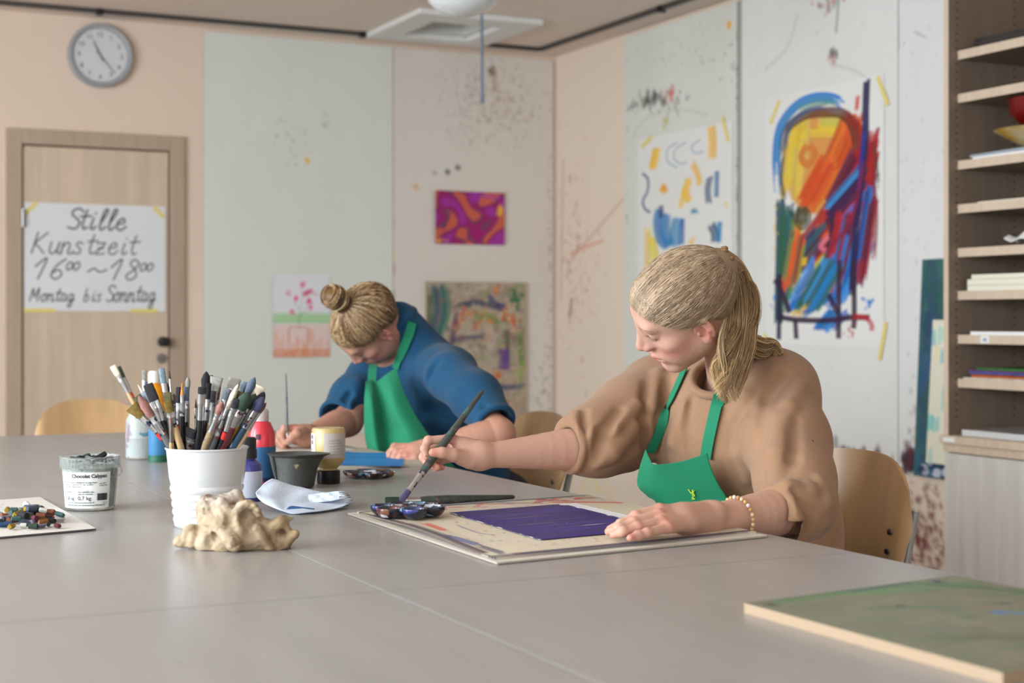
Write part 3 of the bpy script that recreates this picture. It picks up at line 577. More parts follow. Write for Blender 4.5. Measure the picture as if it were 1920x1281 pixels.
# abstract painting low on the back wall
cv = Canvas(200, 268, (176, 160, 140), .03); cv.noise(9, .15)
for c, n in (((190, 175, 155), 60), ((150, 130, 120), 40), ((120, 140, 90), 30)):
    for _ in range(n): x, y_ = random.random(), random.random(); cv.brush([(x, y_), (x+random.uniform(-.1, .1), y_+random.uniform(-.1, .1)), (x+random.uniform(-.12, .12), y_+random.uniform(-.05, .1))], random.uniform(3, 8), c, .35)
for p, wd_, c in (([(.1, .02), (.12, .2), (.06, .4)], 24, (40, 85, 105)), ([(.17, .03), (.2, .2), (.12, .38)], 12, (35, 110, 100)), ([(.03, .05), (.02, .4)], 8, (60, 90, 60)), ([(.28, .18), (.5, .15), (.75, .19)], 9, (45, 55, 110)), ([(.6, .1), (.68, .16), (.78, .18)], 10, (50, 55, 110)),
                  ([(.3, .2), (.25, .4), (.22, .55), (.3, .7)], 7, (75, 50, 95)), ([(.24, .42), (.4, .4), (.62, .39)], 7, (80, 65, 110)), ([(.75, .2), (.8, .4), (.78, .6)], 7, (90, 90, 60)), ([(.75, .48), (.77, .55), (.76, .64)], 20, (95, 55, 140)), ([(.7, .76), (.85, .76), (.98, .75)], 8, (45, 60, 110)), ([(.93, .35), (.95, .6)], 10, (110, 130, 60)),
                  ([(.22, .55), (.35, .62), (.45, .72)], 8, (70, 90, 80)), ([(.0, .62), (.03, .9)], 8, (190, 180, 90)), ([(.3, .84), (.5, .86), (.7, .83)], 7, (90, 60, 80)), ([(.1, .93), (.3, .96)], 9, (130, 165, 70))): cv.brush(p, wd_, c, .85)
for x, y_ in [(.35, .24), (.44, .22), (.56, .25), (.64, .28), (.78, .24), (.85, .26), (.3, .3), (.6, .42), (.7, .05), (.5, .3), (.88, .3), (.7, .68), (.5, .9), (.8, .9)]: cv.cloud(x, y_, .02, .02, [(205, 90, 50), (190, 60, 55), (220, 150, 60)], 12, (1.5, 4), (.4, .8))
cv.cloud(.9, .12, .04, .04, (50, 110, 70), 30, (2, 5), (.3, .7)); cv.cloud(.6, .5, .3, .3, [(95, 110, 60), (80, 60, 100), (160, 70, 60), (70, 90, 110), (215, 205, 180), (120, 100, 95)], 380, (1.5, 5), (.15, .5)); cv.brush([(.35, .45), (.45, .6), (.4, .72)], 16, (190, 175, 165), .5); cv.brush([(.6, .3), (.62, .5), (.58, .7)], 18, (195, 180, 165), .5); cv.brush([(.45, .26), (.6, .24), (.74, .3)], 8, (120, 150, 80), .6); cv.cloud(.95, .65, .03, .05, (140, 170, 60), 30, (2, 4), (.3, .6))
O, U_, V_ = onback(798, 528, 984, 786, .017)
tag(board('abstract_painting', cv, O, U_, V_, .02, paintcol, nrm=(0, -1, 0), edge=(150, 130, 105)), 'abstract painting of blue, green and violet strokes behind the woman in blue', 'painting')
# blue and yellow painting on the right wall
cv = Canvas(190, 300, (232, 232, 228), .004)
def uvp(px, py, bx=(1196, 262, 1374, 560)): return ((px-bx[0])/(bx[2]-bx[0]), (py-bx[1])/(bx[3]-bx[1]))
Y_ = (245, 195, 50); B_ = (35, 130, 190); Nv = (40, 80, 125)
for p, wd_, c in (([(1234, 284), (1231, 298), (1226, 320)], 15, Y_), ([(1336, 262), (1339, 290), (1338, 320)], 13, Y_), ([(1302, 322), (1311, 340), (1316, 362)], 9, Y_), ([(1296, 348), (1290, 370), (1296, 388)], 12, Y_), ([(1287, 365), (1280, 396)], 7, Y_), ([(1217, 425), (1216, 480), (1219, 540)], 11, (240, 210, 90)), ([(1225, 445), (1235, 500)], 14, (240, 210, 90)),
                  ([(1240, 395), (1236, 420), (1242, 450), (1256, 462)], 17, B_), ([(1252, 405), (1252, 440), (1262, 462)], 18, B_), ([(1275, 415), (1270, 440), (1270, 466)], 20, B_), ([(1284, 418), (1283, 460)], 7, (20, 100, 180)), ([(1243, 390), (1243, 410)], 8, Nv), ([(1334, 350), (1330, 372), (1332, 395)], 9, Nv), ([(1346, 344), (1345, 385)], 6, (50, 120, 170)), ([(1336, 432), (1343, 448), (1343, 462)], 14, Nv), ([(1351, 430), (1349, 462)], 7, B_)): cv.brush([uvp(*q) for q in p], wd_, c, .9, jit=.12)
cv.line([uvp(*q) for q in ((1207, 327), (1217, 338), (1216, 360), (1207, 375), (1210, 390), (1220, 398))], 5, (55, 95, 135), .85)
for p in ([(1273, 282), (1256, 290), (1256, 312), (1274, 325)], [(1290, 284), (1272, 292), (1268, 308), (1282, 320), (1292, 318)], [(1316, 284), (1302, 292), (1306, 305), (1322, 306)]): cv.line([uvp(*q) for q in p], 2.6, (110, 160, 185), .7)
cv.cloud(*uvp(1247, 361), .02, .01, (240, 170, 40), 12, (2, 4), (.6, .9)); cv.cloud(*uvp(1306, 407), .02, .008, (70, 140, 180), 12, (1.5, 3), (.4, .8)); cv.cloud(*uvp(1363, 400), .01, .02, (235, 220, 150), 8, (2, 4), (.3, .5)); cv.cloud(*uvp(1302, 460), .02, .02, (240, 200, 110), 8, (2, 4), (.3, .6))
O, U_, V_ = onright(1196, 262, 1374, 560, .018)
pt = tag(board('poster_painting', cv, O, U_, V_, .0012, paperm, nrm=(-1, 0, 0)), 'large white sheet with loose blue and yellow strokes on the right wall', 'painting')
for px, py, L, an in ((1213, 266, .11, .4), (1360, 242, .13, -1.15)): tapebit(xpl(px, py, XR-.0205), (0, -1, 0), (0, 0, 1), L, .025, an, (-1, 0, 0), pt)
# big multicoloured painting
bx = (1436, 186, 1658, 652); cv = Canvas(300, 560, (232, 232, 229), .004)
q = lambda *p: [uvp(a, b_, bx) for a, b_ in p]
def many(p0, p1, spread, n, wd_, cols, al=.8, curve=0, L=1.0):
    for _ in range(n):
        o = np.array([random.uniform(-spread[0], spread[0]), random.uniform(-spread[1], spread[1])]); a = np.array(p0)+o; c = np.array(p1)+o; m = (a+c)/2+np.array([c[1]-a[1], a[0]-c[0]])*curve
        t0 = random.uniform(0, 1-L) if L < 1 else 0; pp = catmull([a, m, c], 20); i0 = int(t0*20); pp = pp[i0:i0+max(int(20*L), 3)]; cv.brush([uvp(x, y_, bx) for x, y_ in pp[::max(len(pp)//4, 1)]], wd_*random.uniform(.9, 1.9), random.choice(cols), al, dry=.25)
OR = [(225, 95, 35), (230, 120, 40), (210, 75, 35)]; YL = [(235, 200, 70), (225, 180, 60), (215, 190, 100)]; RD = [(175, 30, 35), (195, 40, 40), (140, 25, 40)]; BL = [(30, 125, 205), (25, 100, 180), (60, 150, 220)]; PU = [(70, 35, 75), (60, 30, 60), (50, 45, 95)]; GR = [(60, 110, 80), (45, 95, 75), (120, 150, 70)]; TE = [(25, 95, 115), (30, 80, 95)]
y, x = np.mgrid[0:560, 0:300]; ex = ((x/300*222+1436-1538)/66)**2+((y/560*466+186-320)/98)**2; cv.blend(np.clip((1-ex)*6, 0, 1), (222, 150, 62), .95); cv.noise(12, .0)
many((1500, 260), (1490, 380), (24, 25), 26, 9, YL); many((1540, 250), (1600, 260), (25, 15), 10, 8, YL+[(200, 190, 90)])
many((1600, 270), (1530, 390), (22, 25), 44, 9, OR, .8, .05); many((1560, 330), (1510, 410), (14, 20), 16, 9, OR)
for _ in range(3): cv.brush(q((1520, 285), (1508, 305), (1520, 322), (1534, 305), (1522, 287)), 14, (215, 130, 60), .7)
cv.brush(q((1470, 300), (1476, 255), (1510, 232), (1550, 232), (1590, 245), (1610, 290), (1604, 350), (1575, 395), (1540, 430)), 20, (90, 50, 50), .85, dry=.2); cv.brush(q((1590, 240), (1616, 280), (1612, 340), (1590, 385)), 18, (150, 40, 40), .9)
cv.brush(q((1463, 370), (1458, 300), (1466, 245), (1496, 212), (1530, 203), (1565, 210), (1585, 225)), 20, (25, 125, 200), .95, dry=.2); cv.brush(q((1475, 290), (1485, 245), (1520, 222), (1560, 222)), 10, (45, 95, 130), .8); cv.brush(q((1472, 300), (1468, 340), (1474, 380)), 8, (50, 50, 85), .8); cv.brush(q((1500, 218), (1540, 212), (1575, 222)), 8, (90, 160, 120), .6)
cv.brush(q((1466, 380), (1466, 460), (1464, 540), (1463, 610)), 22, (30, 75, 88), .95, dry=.15, jit=.05); cv.brush(q((1478, 400), (1480, 500), (1476, 590)), 18, (45, 95, 75), .8); many((1500, 430), (1480, 520), (8, 14), 14, 8, OR+YL)
many((1600, 400), (1500, 520), (28, 30), 34, 9, RD+OR); many((1625, 330), (1560, 450), (22, 30), 30, 9, RD+PU); many((1640, 300), (1620, 420), (7, 25), 16, 8, RD)
many((1540, 440), (1485, 510), (12, 15), 16, 8, OR+RD); many((1600, 480), (1500, 580), (30, 20), 28, 9, GR+[(200, 190, 70)]); many((1615, 460), (1545, 590), (24, 20), 34, 10, BL); many((1570, 540), (1480, 600), (20, 12), 18, 8, BL+YL); many((1580, 590), (1545, 630), (18, 5), 10, 8, BL)
many((1560, 420), (1640, 340), (12, 30), 14, 6, BL+PU); many((1500, 505), (1560, 440), (14, 20), 8, 6, TE+PU)
many((1480, 400), (1474, 590), (10, 18), 16, 9, GR+TE); many((1500, 450), (1480, 560), (14, 20), 14, 8, OR+RD+GR); many((1640, 380), (1612, 560), (10, 20), 16, 8, RD+BL+PU); many((1590, 430), (1560, 560), (22, 22), 20, 8, BL+PU+RD); many((1560, 500), (1500, 600), (26, 12), 20, 8, BL+GR)
cv.brush(q((1510, 398), (1506, 428)), 30, (85, 70, 45), .9); cv.brush(q((1512, 395), (1498, 415), (1508, 435), (1522, 420), (1514, 398)), 14, (85, 70, 45), .9); cv.brush(q((1560, 455), (1545, 472), (1555, 480)), 9, (235, 130, 140), .8); cv.brush(q((1515, 490), (1512, 505)), 10, (240, 190, 50), .9)
cv.brush(q((1628, 190), (1626, 240), (1625, 300), (1616, 380), (1608, 460), (1602, 560)), 14, (42, 32, 80), .95, dry=.15, jit=.04); cv.brush(q((1625, 260), (1612, 400)), 6, (30, 60, 160), .8); cv.brush(q((1612, 215), (1610, 240)), 8, (205, 60, 45), .9); cv.brush(q((1622, 330), (1600, 430), (1555, 480)), 8, (120, 30, 60), .8)
cv.brush(q((1636, 340), (1644, 420), (1640, 500)), 8, (150, 35, 45), .85); cv.brush(q((1640, 300), (1648, 380)), 6, (60, 60, 55), .7); cv.brush(q((1618, 500), (1612, 540)), 14, (165, 35, 45), .8)
for p in (((1463, 598), (1500, 604), (1560, 605), (1600, 600), (1632, 600)), ((1465, 520), (1464, 560), (1463, 640)), ((1580, 500), (1578, 560), (1578, 636)), ((1605, 500), (1606, 600), (1604, 618)), ((1496, 605), (1498, 638)), ((1560, 560), (1575, 590)), ((1454, 530), (1466, 545), (1484, 590))): cv.brush(q(*p), 10, (52, 28, 60), .95, dry=.15, jit=.05)
cv.brush(q((1600, 598), (1625, 600), (1636, 612), (1636, 622)), 8, (190, 35, 45), .9); cv.cloud(*q((1630, 572))[0], .03, .01, (40, 130, 210), 10, (2, 4), (.5, .9)); cv.cloud(*q((1600, 630))[0], .02, .02, (200, 60, 70), 14, (1.5, 3), (.4, .8)); cv.cloud(*q((1455, 570))[0], .012, .02, (40, 130, 210), 8, (1.5, 3), (.5, .8)); cv.cloud(*q((1455, 440))[0], .01, .06, (235, 200, 80), 16, (1.5, 3), (.4, .8))
O, U_, V_ = onright(*bx, .018); pt = tag(board('large_painting', cv, O, U_, V_, .0012, paperm, nrm=(-1, 0, 0)), 'large painting of an orange oval in blue and red strokes on the right wall', 'painting')
for px, py, L, an in ((1453, 210, .12, .95), (1655, 170, .14, -1.1), (1655, 640, .16, 1.3), (1440, 644, .1, -1)): tapebit(xpl(px, py, XR-.0205), (0, -1, 0), (0, 0, 1), L, .022, an, (-1, 0, 0), pt)
# two painted strips hanging beside the cabinet
cv = Canvas(90, 330, (50, 100, 100), .03)
for _ in range(160): x0 = random.random(); y0 = random.random(); cv.brush([(x0, y0), (x0+random.uniform(-.05, .05), y0+.1), (x0, y0+.2)], random.uniform(3, 8), random.choice([(50, 105, 85), (80, 125, 95), (60, 100, 80)] if x0+.1*random.random() < .14-.08*y0 else [(35, 60, 95), (30, 75, 110), (45, 95, 120), (40, 80, 85)]), .6)
cv.cloud(.5, .96, .3, .02, [(210, 215, 225), (25, 40, 90)], 60, (2, 5), (.4, .8))
O = xpl(1736, 487, XR-.03); E_ = xpl(1736, 893, XR-.03)
tag(board('painted_canvas', cv, O, (0, -.42, 0), (0, .05, E_[2]-O[2]), .018, paintcol, nrm=(-1, 0, 0), edge=(190, 185, 160)), 'tall narrow green and blue painted board hanging beside the cabinet', 'painting')
cv = Canvas(80, 120, (225, 220, 200), .02)
for _ in range(50): x0 = random.random(); y0 = random.random(); cv.brush([(x0, y0), (x0+random.uniform(-.05, .05), y0+.1)], random.uniform(3, 9), random.choice([(60, 180, 200), (235, 215, 120), (240, 240, 240), (90, 200, 190)]), .6)
O = xpl(1757, 600, XR-.07); E_ = xpl(1751, 868, XR-.07)
tag(board('cream_canvas', cv, O, (0, -.3, 0), (0, .04, E_[2]-O[2]), .02, paintcol, nrm=(-1, 0, 0), edge=(225, 220, 205)), 'cream and turquoise painted board hanging in front of the green and blue one', 'painting')
# ------------------------------------------------------------------ shelf cabinet
XC = 3.7; YC = P(1770, 600, 1)[1]/P(1770, 600, 1)[0]*XC; YC1 = YC-1.25
t = empty('shelf_cabinet', (XC+.2, (YC+YC1)/2, 0), 'tall open shelf cabinet of light laminate against the right wall', 'cabinet')
inn = MT('shaded_cabinet_inside', col=S(136, 119, 104), rough=.5, var=.09, vscale=3, stretch=(10, 10, .8))  # laminate darkened: the shade inside the cabinet is put into the colour
zt = P(1770, 815, (np.array([XC, YC, 0])-CAM)@FW)[2]
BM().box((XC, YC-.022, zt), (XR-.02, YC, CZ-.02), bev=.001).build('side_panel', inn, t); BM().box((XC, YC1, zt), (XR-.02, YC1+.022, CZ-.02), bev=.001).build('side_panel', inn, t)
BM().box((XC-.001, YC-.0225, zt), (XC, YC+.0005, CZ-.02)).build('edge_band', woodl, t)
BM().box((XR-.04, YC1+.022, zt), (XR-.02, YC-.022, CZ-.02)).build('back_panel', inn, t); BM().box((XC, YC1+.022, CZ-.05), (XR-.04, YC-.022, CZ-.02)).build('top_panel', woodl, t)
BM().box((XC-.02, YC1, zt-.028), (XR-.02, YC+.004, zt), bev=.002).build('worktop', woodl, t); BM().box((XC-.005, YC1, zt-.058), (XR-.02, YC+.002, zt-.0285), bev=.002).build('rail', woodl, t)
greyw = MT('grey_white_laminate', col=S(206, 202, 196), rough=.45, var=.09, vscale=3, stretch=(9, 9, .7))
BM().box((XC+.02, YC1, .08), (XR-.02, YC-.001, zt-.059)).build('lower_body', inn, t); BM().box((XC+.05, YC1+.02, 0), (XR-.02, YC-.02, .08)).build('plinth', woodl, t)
for k in range(2):
    a = YC1+.002+k*.625; d_ = BM().box((XC, a, .085), (XC+.019, a+.62, zt-.062), bev=.0015).build('door', greyw, t)
    BM().tube([(XC-.0, a+(.05 if k else .57), .55), (XC-.03, a+(.05 if k else .57), .55), (XC-.03, a+(.05 if k else .57), .42), (XC, a+(.05 if k else .57), .42)], .005).build('handle', steel, d_)
BM().box((XC-.0215, YC-.075, zt-.021), (XC-.0195, YC-.02, zt-.007)).build('name_plate', whitepap, t)
ds = (np.array([XC+.04, YC-.022, 0])-CAM)@FW; SHZ = []
for y_ in (96, 177, 302, 384, 466, 546, 628, 710):
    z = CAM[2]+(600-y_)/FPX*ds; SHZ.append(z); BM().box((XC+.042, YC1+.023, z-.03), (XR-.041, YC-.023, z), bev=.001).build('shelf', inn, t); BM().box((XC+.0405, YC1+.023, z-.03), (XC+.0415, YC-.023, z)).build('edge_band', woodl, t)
b = BM(); hz = zt+.06
while hz < 2.55:
    for xx in (XC+.036, XC+.30):
        b.lathe([(.0001, -.0004), (.0035, -.0004), (.0035, .0002), (.0001, .0002)], c=(xx, YC-.0222, hz), n=8, M=My)
    hz += .0265
b.build('peg_holes', MT('hole_dark', col=S(30, 25, 22), rough=.9), t)['kind'] = 'stuff'
o_ = BM().box((XC+.0385, YC-.175, SHZ[6]-.027), (XC+.0402, YC-.135, SHZ[6]-.003)).build('number_label', whitepap, t)
V, F_ = text_geo('A2', .017, .0006); W = np.stack([np.full(len(V), XC+.0383), YC-.146-V[:, 0], SHZ[6]-.021+V[:, 1]], 1); BM().add(W, F_).build('lettering', MT('blue_ink', col=S(50, 80, 150)), o_)
# contents of the shelves (each clear of the side panel)
def slab(name, x0, x1, y0, y1, z, th, m, label, cat, group=None, rot=0.0, wav=0.0):
    """sheet stack: slightly wavy rounded slab"""
    b = BM(); n = 10; top = []
    for k in range(n+1):
        for j in range(n+1):
            u, v = k/n, j/n; x = x0+(x1-x0)*u; y = y0+(y1-y0)*v; top.append((x, y, z+th+wav*(math.sin(u*5+v*3)+1)*.5))
    nb = (n+1)**2; V = top+[(p[0], p[1], z+max(0, (p[2]-z-th))*.0) for p in top]; Fc = []
    for k in range(n):
        for j in range(n): a = k*(n+1)+j; Fc.append([a, a+n+1, a+n+2, a+1]); Fc.append([a+nb, a+1+nb, a+n+2+nb, a+n+1+nb])
    rim = [j for j in range(n+1)]+[k*(n+1)+n for k in range(1, n+1)]+[n*(n+1)+j for j in range(n-1, -1, -1)]+[k*(n+1) for k in range(n-1, 0, -1)]
    for i in range(len(rim)): a, c = rim[i], rim[(i+1) % len(rim)]; Fc.append([a, c, c+nb, a+nb])
    o = b.add(V, Fc).build(name, m); c = ((x0+x1)/2, (y0+y1)/2)
    return tag(o, label, cat, group)
magm = MT('dark_magazine', col=S(52, 50, 50), rough=.35, var=.3, vscale=14, stretch=(1, 1, 30)); cream = MT('cream_paper', col=S(226, 224, 205), rough=.8)
sx0, sx1 = XC+.05, XR-.05
for k, (dy, th) in enumerate(((.05, .012), (.02, .010), (.035, .009), (.0, .008))):
    slab('magazine', sx0+.01+.01*k, sx1-.02, YC1+.3, YC-.05-dy, SHZ[0]+sum((.012, .010, .009)[:k])+.0005*k, th, magm, ('lowest', 'second lowest', 'second from the top', 'topmost')[k]+' dark magazine in the pile on the top shelf', 'magazine', 'dark magazines on the top shelf')
z2 = SHZ[2]
slab('white_folder', sx0, sx1-.05, YC1+.3, YC-.085, z2, .008, whitepap, 'white folder lying under the bowls', 'folder'); slab('grey_envelope', sx0+.02, sx1-.08, YC1+.35, YC-.05, z2+.009, .004, MT('grey_paper', col=S(150, 160, 170), rough=.7), 'grey-blue envelope on the white folder', 'envelope', wav=.01)
yb_ = YC-.27
BM_ = BM().lathe([(.0, .002), (.05, .002), (.09, .02), (.15, .055), (.17, .066), (.165, .066), (.145, .058), (.08, .026), (.0, .01)], c=(XC+.2, yb_, z2+.0235)); tag(BM_.build('glass_bowl', MT('yellow_bowl', col=S(205, 190, 150), rough=.2, col2=S(200, 150, 40), vscale=9)), 'shallow cream and yellow patterned bowl on the third shelf', 'bowl')
tag(BM().lathe([(.0, .002), (.05, .002), (.1, .02), (.13, .055), (.135, .10), (.13, .10), (.12, .055), (.09, .03), (.0, .01)], c=(XC+.2, yb_-.02, z2+.0235+.068)).build('red_bowl', MT('red_ceramic', col=S(110, 8, 14), rough=.3)), 'deep red bowl standing on the cream and yellow bowl', 'bowl')
slab('paper_sheet', sx0, sx1-.05, YC1+.3, YC-.11, SHZ[3], .004, cream, 'thin cream sheet lying on the fourth shelf', 'paper')
# crumpled white cloth-like paper
rc_ = rng.random((6, 6))
patch('crumpled_paper', [[(sx0+.02+.03*i, YC-.21-.035*j, SHZ[4]+.012+.04*rc_[i, j]*(1 if 0 < i < 5 else .4)) for j in range(6)] for i in range(6)], 24, 24, .002, whitepap).update_tag()
o = bpy.data.objects['crumpled_paper']; tag(o, 'crumpled white paper on the fifth shelf', 'paper')
for k, (dy, th) in enumerate(((.03, .018), (.03, .02), (.05, .015))): slab('paper_pile', sx0, sx1-.03, YC1+.25, YC-.03-dy, SHZ[5]+(0, .019, .040)[k], th, cream, ('bottom', 'middle', 'top')[k]+' bundle in the stack of cream paper on the sixth shelf', 'paper', 'cream paper bundles')
slab('white_board', sx0-.005, sx1-.03, YC1+.25, YC-.08, SHZ[6], .012, whitepap, 'white board lying on the shelf marked A2', 'board')
cg = [(60, 130, 60), (150, 60, 40), (50, 90, 160), (200, 120, 70), (210, 200, 190), (110, 60, 120), (50, 110, 50)]; nmz = ['olive green', 'brick red', 'blue', 'orange', 'pale', 'violet', 'dark green']
for k, i in enumerate((4, 3, 1, 2, 5, 6)):
    slab('coloured_card', sx0+.005*k, sx1-.05, YC1+.3, YC-.04-.012*((k*3) % 4), SHZ[7]+.0062*k, .005, MT('card_%d' % i, col=S(*cg[i]), rough=.6, var=.2, vscale=20), nmz[i]+' card in the pile of coloured cards', 'card', 'coloured cards', wav=.004 if k == 5 else 0)
slab('portfolio', sx0-.02, sx1-.03, YC1+.2, YC-.055, zt, .02, MT('clear_sleeve', col=S(205, 210, 212), rough=.25, coat=.6), 'thick transparent-covered portfolio at the bottom of the shelves', 'folder')
# ------------------------------------------------------------------ tables
TX = [-.03, .755, 1.537]; TY = [.36, 1.915, 3.43, 4.99]
def make_table(x0, x1, y0, y1, label):
    g = .0016; t = empty('classroom_table', ((x0+x1)/2, (y0+y1)/2, 0), label, 'table', 'classroom tables pushed together')
    BM().box((x0+g, y0+g, TZ-.024), (x1-g, y1-g, TZ), bev=.0004).build('tabletop', tablem, t)
    b = BM(); i = .05
    for a, c in (((x0+i, y0+i), (x1-i, y0+i+.025)), ((x0+i, y1-i-.025), (x1-i, y1-i)), ((x0+i, y0+i+.025), (x0+i+.025, y1-i-.025)), ((x1-i-.025, y0+i+.025), (x1-i, y1-i-.025))): b.box((*a, TZ-.07), (*c, TZ-.0245))
    b.build('frame', MT('grey_tube', col=S(150, 152, 155), rough=.4, metal=.3), t)
    for x in (x0+i+.0125, x1-i-.0125):
        for y in (y0+i+.0125, y1-i-.0125): BM().tube([(x, y, 0), (x, y, TZ-.07)], .019, n=16).build('leg', M_['grey_tube'], t)
names = [['nearest left table, its corner under the green chalk sheet and the bone', 'nearest right table carrying the green-stained board', ], ['middle left table under the brush pot and the bucket', 'middle right table in front of the woman in the brown sweater'], ['farthest left table at the end by the door', 'farthest right table where the woman in blue works']]
names[0][0] = 'nearest left table, bare, at the bottom left of the photo'
for j in range(3):
    for i in range(2): make_table(TX[i], TX[i+1], TY[j], TY[j+1], names[j][i])
# ------------------------------------------------------------------ chairs
def make_chair(loc, rz, label):
    t = empty('wooden_chair', (0, 0, 0), label, 'chair', 'beech plywood chairs')
    # faces +x ; back at x=-.2
    def sheet(name, fn, nu, nv, th, mask=None):
        g = np.array([[fn(u, v) for v in np.linspace(0, 1, nv)] for u in np.linspace(0, 1, nu)])
        du = np.gradient(g, axis=0); dv = np.gradient(g, axis=1); nr = np.cross(du, dv); nr /= np.linalg.norm(nr, axis=2, keepdims=True)
        A = (g+nr*th/2).reshape(-1, 3); B = (g-nr*th/2).reshape(-1, 3); n = nu*nv; idx = np.arange(n).reshape(nu, nv); q = np.stack([idx[:-1, :-1], idx[1:, :-1], idx[1:, 1:], idx[:-1, 1:]], -1).reshape(-1, 4)
        bd = np.concatenate([idx[0, :], idx[1:, -1], idx[-1, ::-1][1:], idx[::-1, 0][1:]]); Fs = np.concatenate([q, q[:, ::-1]+n, np.stack([bd[:-1], bd[1:], bd[1:]+n, bd[:-1]+n], -1)[:, ::-1]])
        o = mesh_np(name, np.concatenate([A, B]), Fs, chairm, t, world=False); o.data.set_sharp_from_angle(angle=math.radians(50)); return o
    def back(u, v):      # u up, v across; rounded top corners
        sv = min(abs(v*2-1), 1); z = .56+u*.258*(.42+.58*(1-sv**3.2)**.5); y = (v*2-1)*.195; top = 0
        return (-.19-.05*u+.045*(v*2-1)**2, y, z+top)
    bk = sheet('backrest', back, 18, 22, .011)
    def seat(u, v): return (-.18+.4*u, (v*2-1)*(.2-.02*(1-u)), .445+.02*(2*v-1)**2-.03*max(0, u-.8)**2*10-.012*math.sin(u*3.14)+.03*max(0, .15-u))
    sheet('seat', seat, 16, 14, .011)
    def tube(pts, name='leg'): BM().tube(catmull(pts, 22), .011, n=12).build(name, M_['grey_tube'], t, world=False)
    for s_ in (-1, 1):
        tube([(.2, s_*.19, .0), (.17, s_*.185, .25), (.14, s_*.18, .42)]); tube([(-.27, s_*.19, .0), (-.2, s_*.186, .22), (-.13, s_*.18, .42), (.13, s_*.178, .428)])
        BM().tube(catmull([(-.1, s_*.175, .425), (-.17, s_*.172, .46), (-.20, s_*.168, .58), (-.232, s_*.168, .70)], 20), .010, n=12).build('back_post', M_['grey_tube'], t, world=False)
        for z in (.62, .66): BM().lathe([(0, 0), (.007, 0), (.006, .004), (0, .005)], M=Matrix.Rotation(math.pi/2, 4, 'Y'), c=(-.19-.05*(z-.56)/.255+.045*.6+.0055, s_*.15, z), n=12).build('screw', steel, bk, world=False)
    BM().tube([(-.13, -.18, .42), (-.13, .18, .42)], .009).build('crossbar', M_['grey_tube'], t, world=False)
    t.location = loc; t.rotation_euler = (0, 0, rz); return t
CH = make_chair((1.93, 2.66, 0), math.pi+.12, 'beech chair the woman in the brown sweater sits on')
for loc, rz, lb in (((1.96, 4.2, 0), math.pi+.05, 'pale beech chair the woman in blue sits on'), ((1.74, 4.82, 0), math.pi-.1, 'beech chair at the far table corner behind the arm of the woman in blue'), ((1.08, 5.36, 0), -math.pi/2, 'empty beech chair at the far end of the tables by the door')):
    c = copy_tree(CH); c.location = loc; c.rotation_euler = (0, 0, rz); c['label'] = lb
# ------------------------------------------------------------------ people
skinm = mat('skin', attr=True, rough=.48, sss=.12, bump=.06, bscale=300, spec=.4)
hairm = mat('blonde_hair', attr=True, rough=.42, spec=.35, aniso=.5)
apronm = mat('green_apron_cloth', S(12, 122, 86), .8, var=.06, vscale=12, bump=.15, bscale=900, sheen=.1)
def frame(psi, th, ro):
    """head axes from the turn towards the lens, the nod and the tilt, in the camera's own right/up/back directions at the photographed pose"""
    ps, t, o = map(math.radians, (psi, th, ro)); B = np.array([RT, UP, -FW]).T
    F_ = np.array([-math.cos(t)*math.cos(ps), -math.sin(t), math.cos(t)*math.sin(ps)]); U_ = np.array([-math.sin(t)*math.cos(ps), math.cos(t), math.sin(t)*math.sin(ps)]); L = np.array([math.sin(ps), 0, math.cos(ps)])
    U2 = U_*math.cos(o)+L*math.sin(o); L2 = L*math.cos(o)-U_*math.sin(o); return B@np.array([L2, F_, U2]).T      # columns: left, forward, up
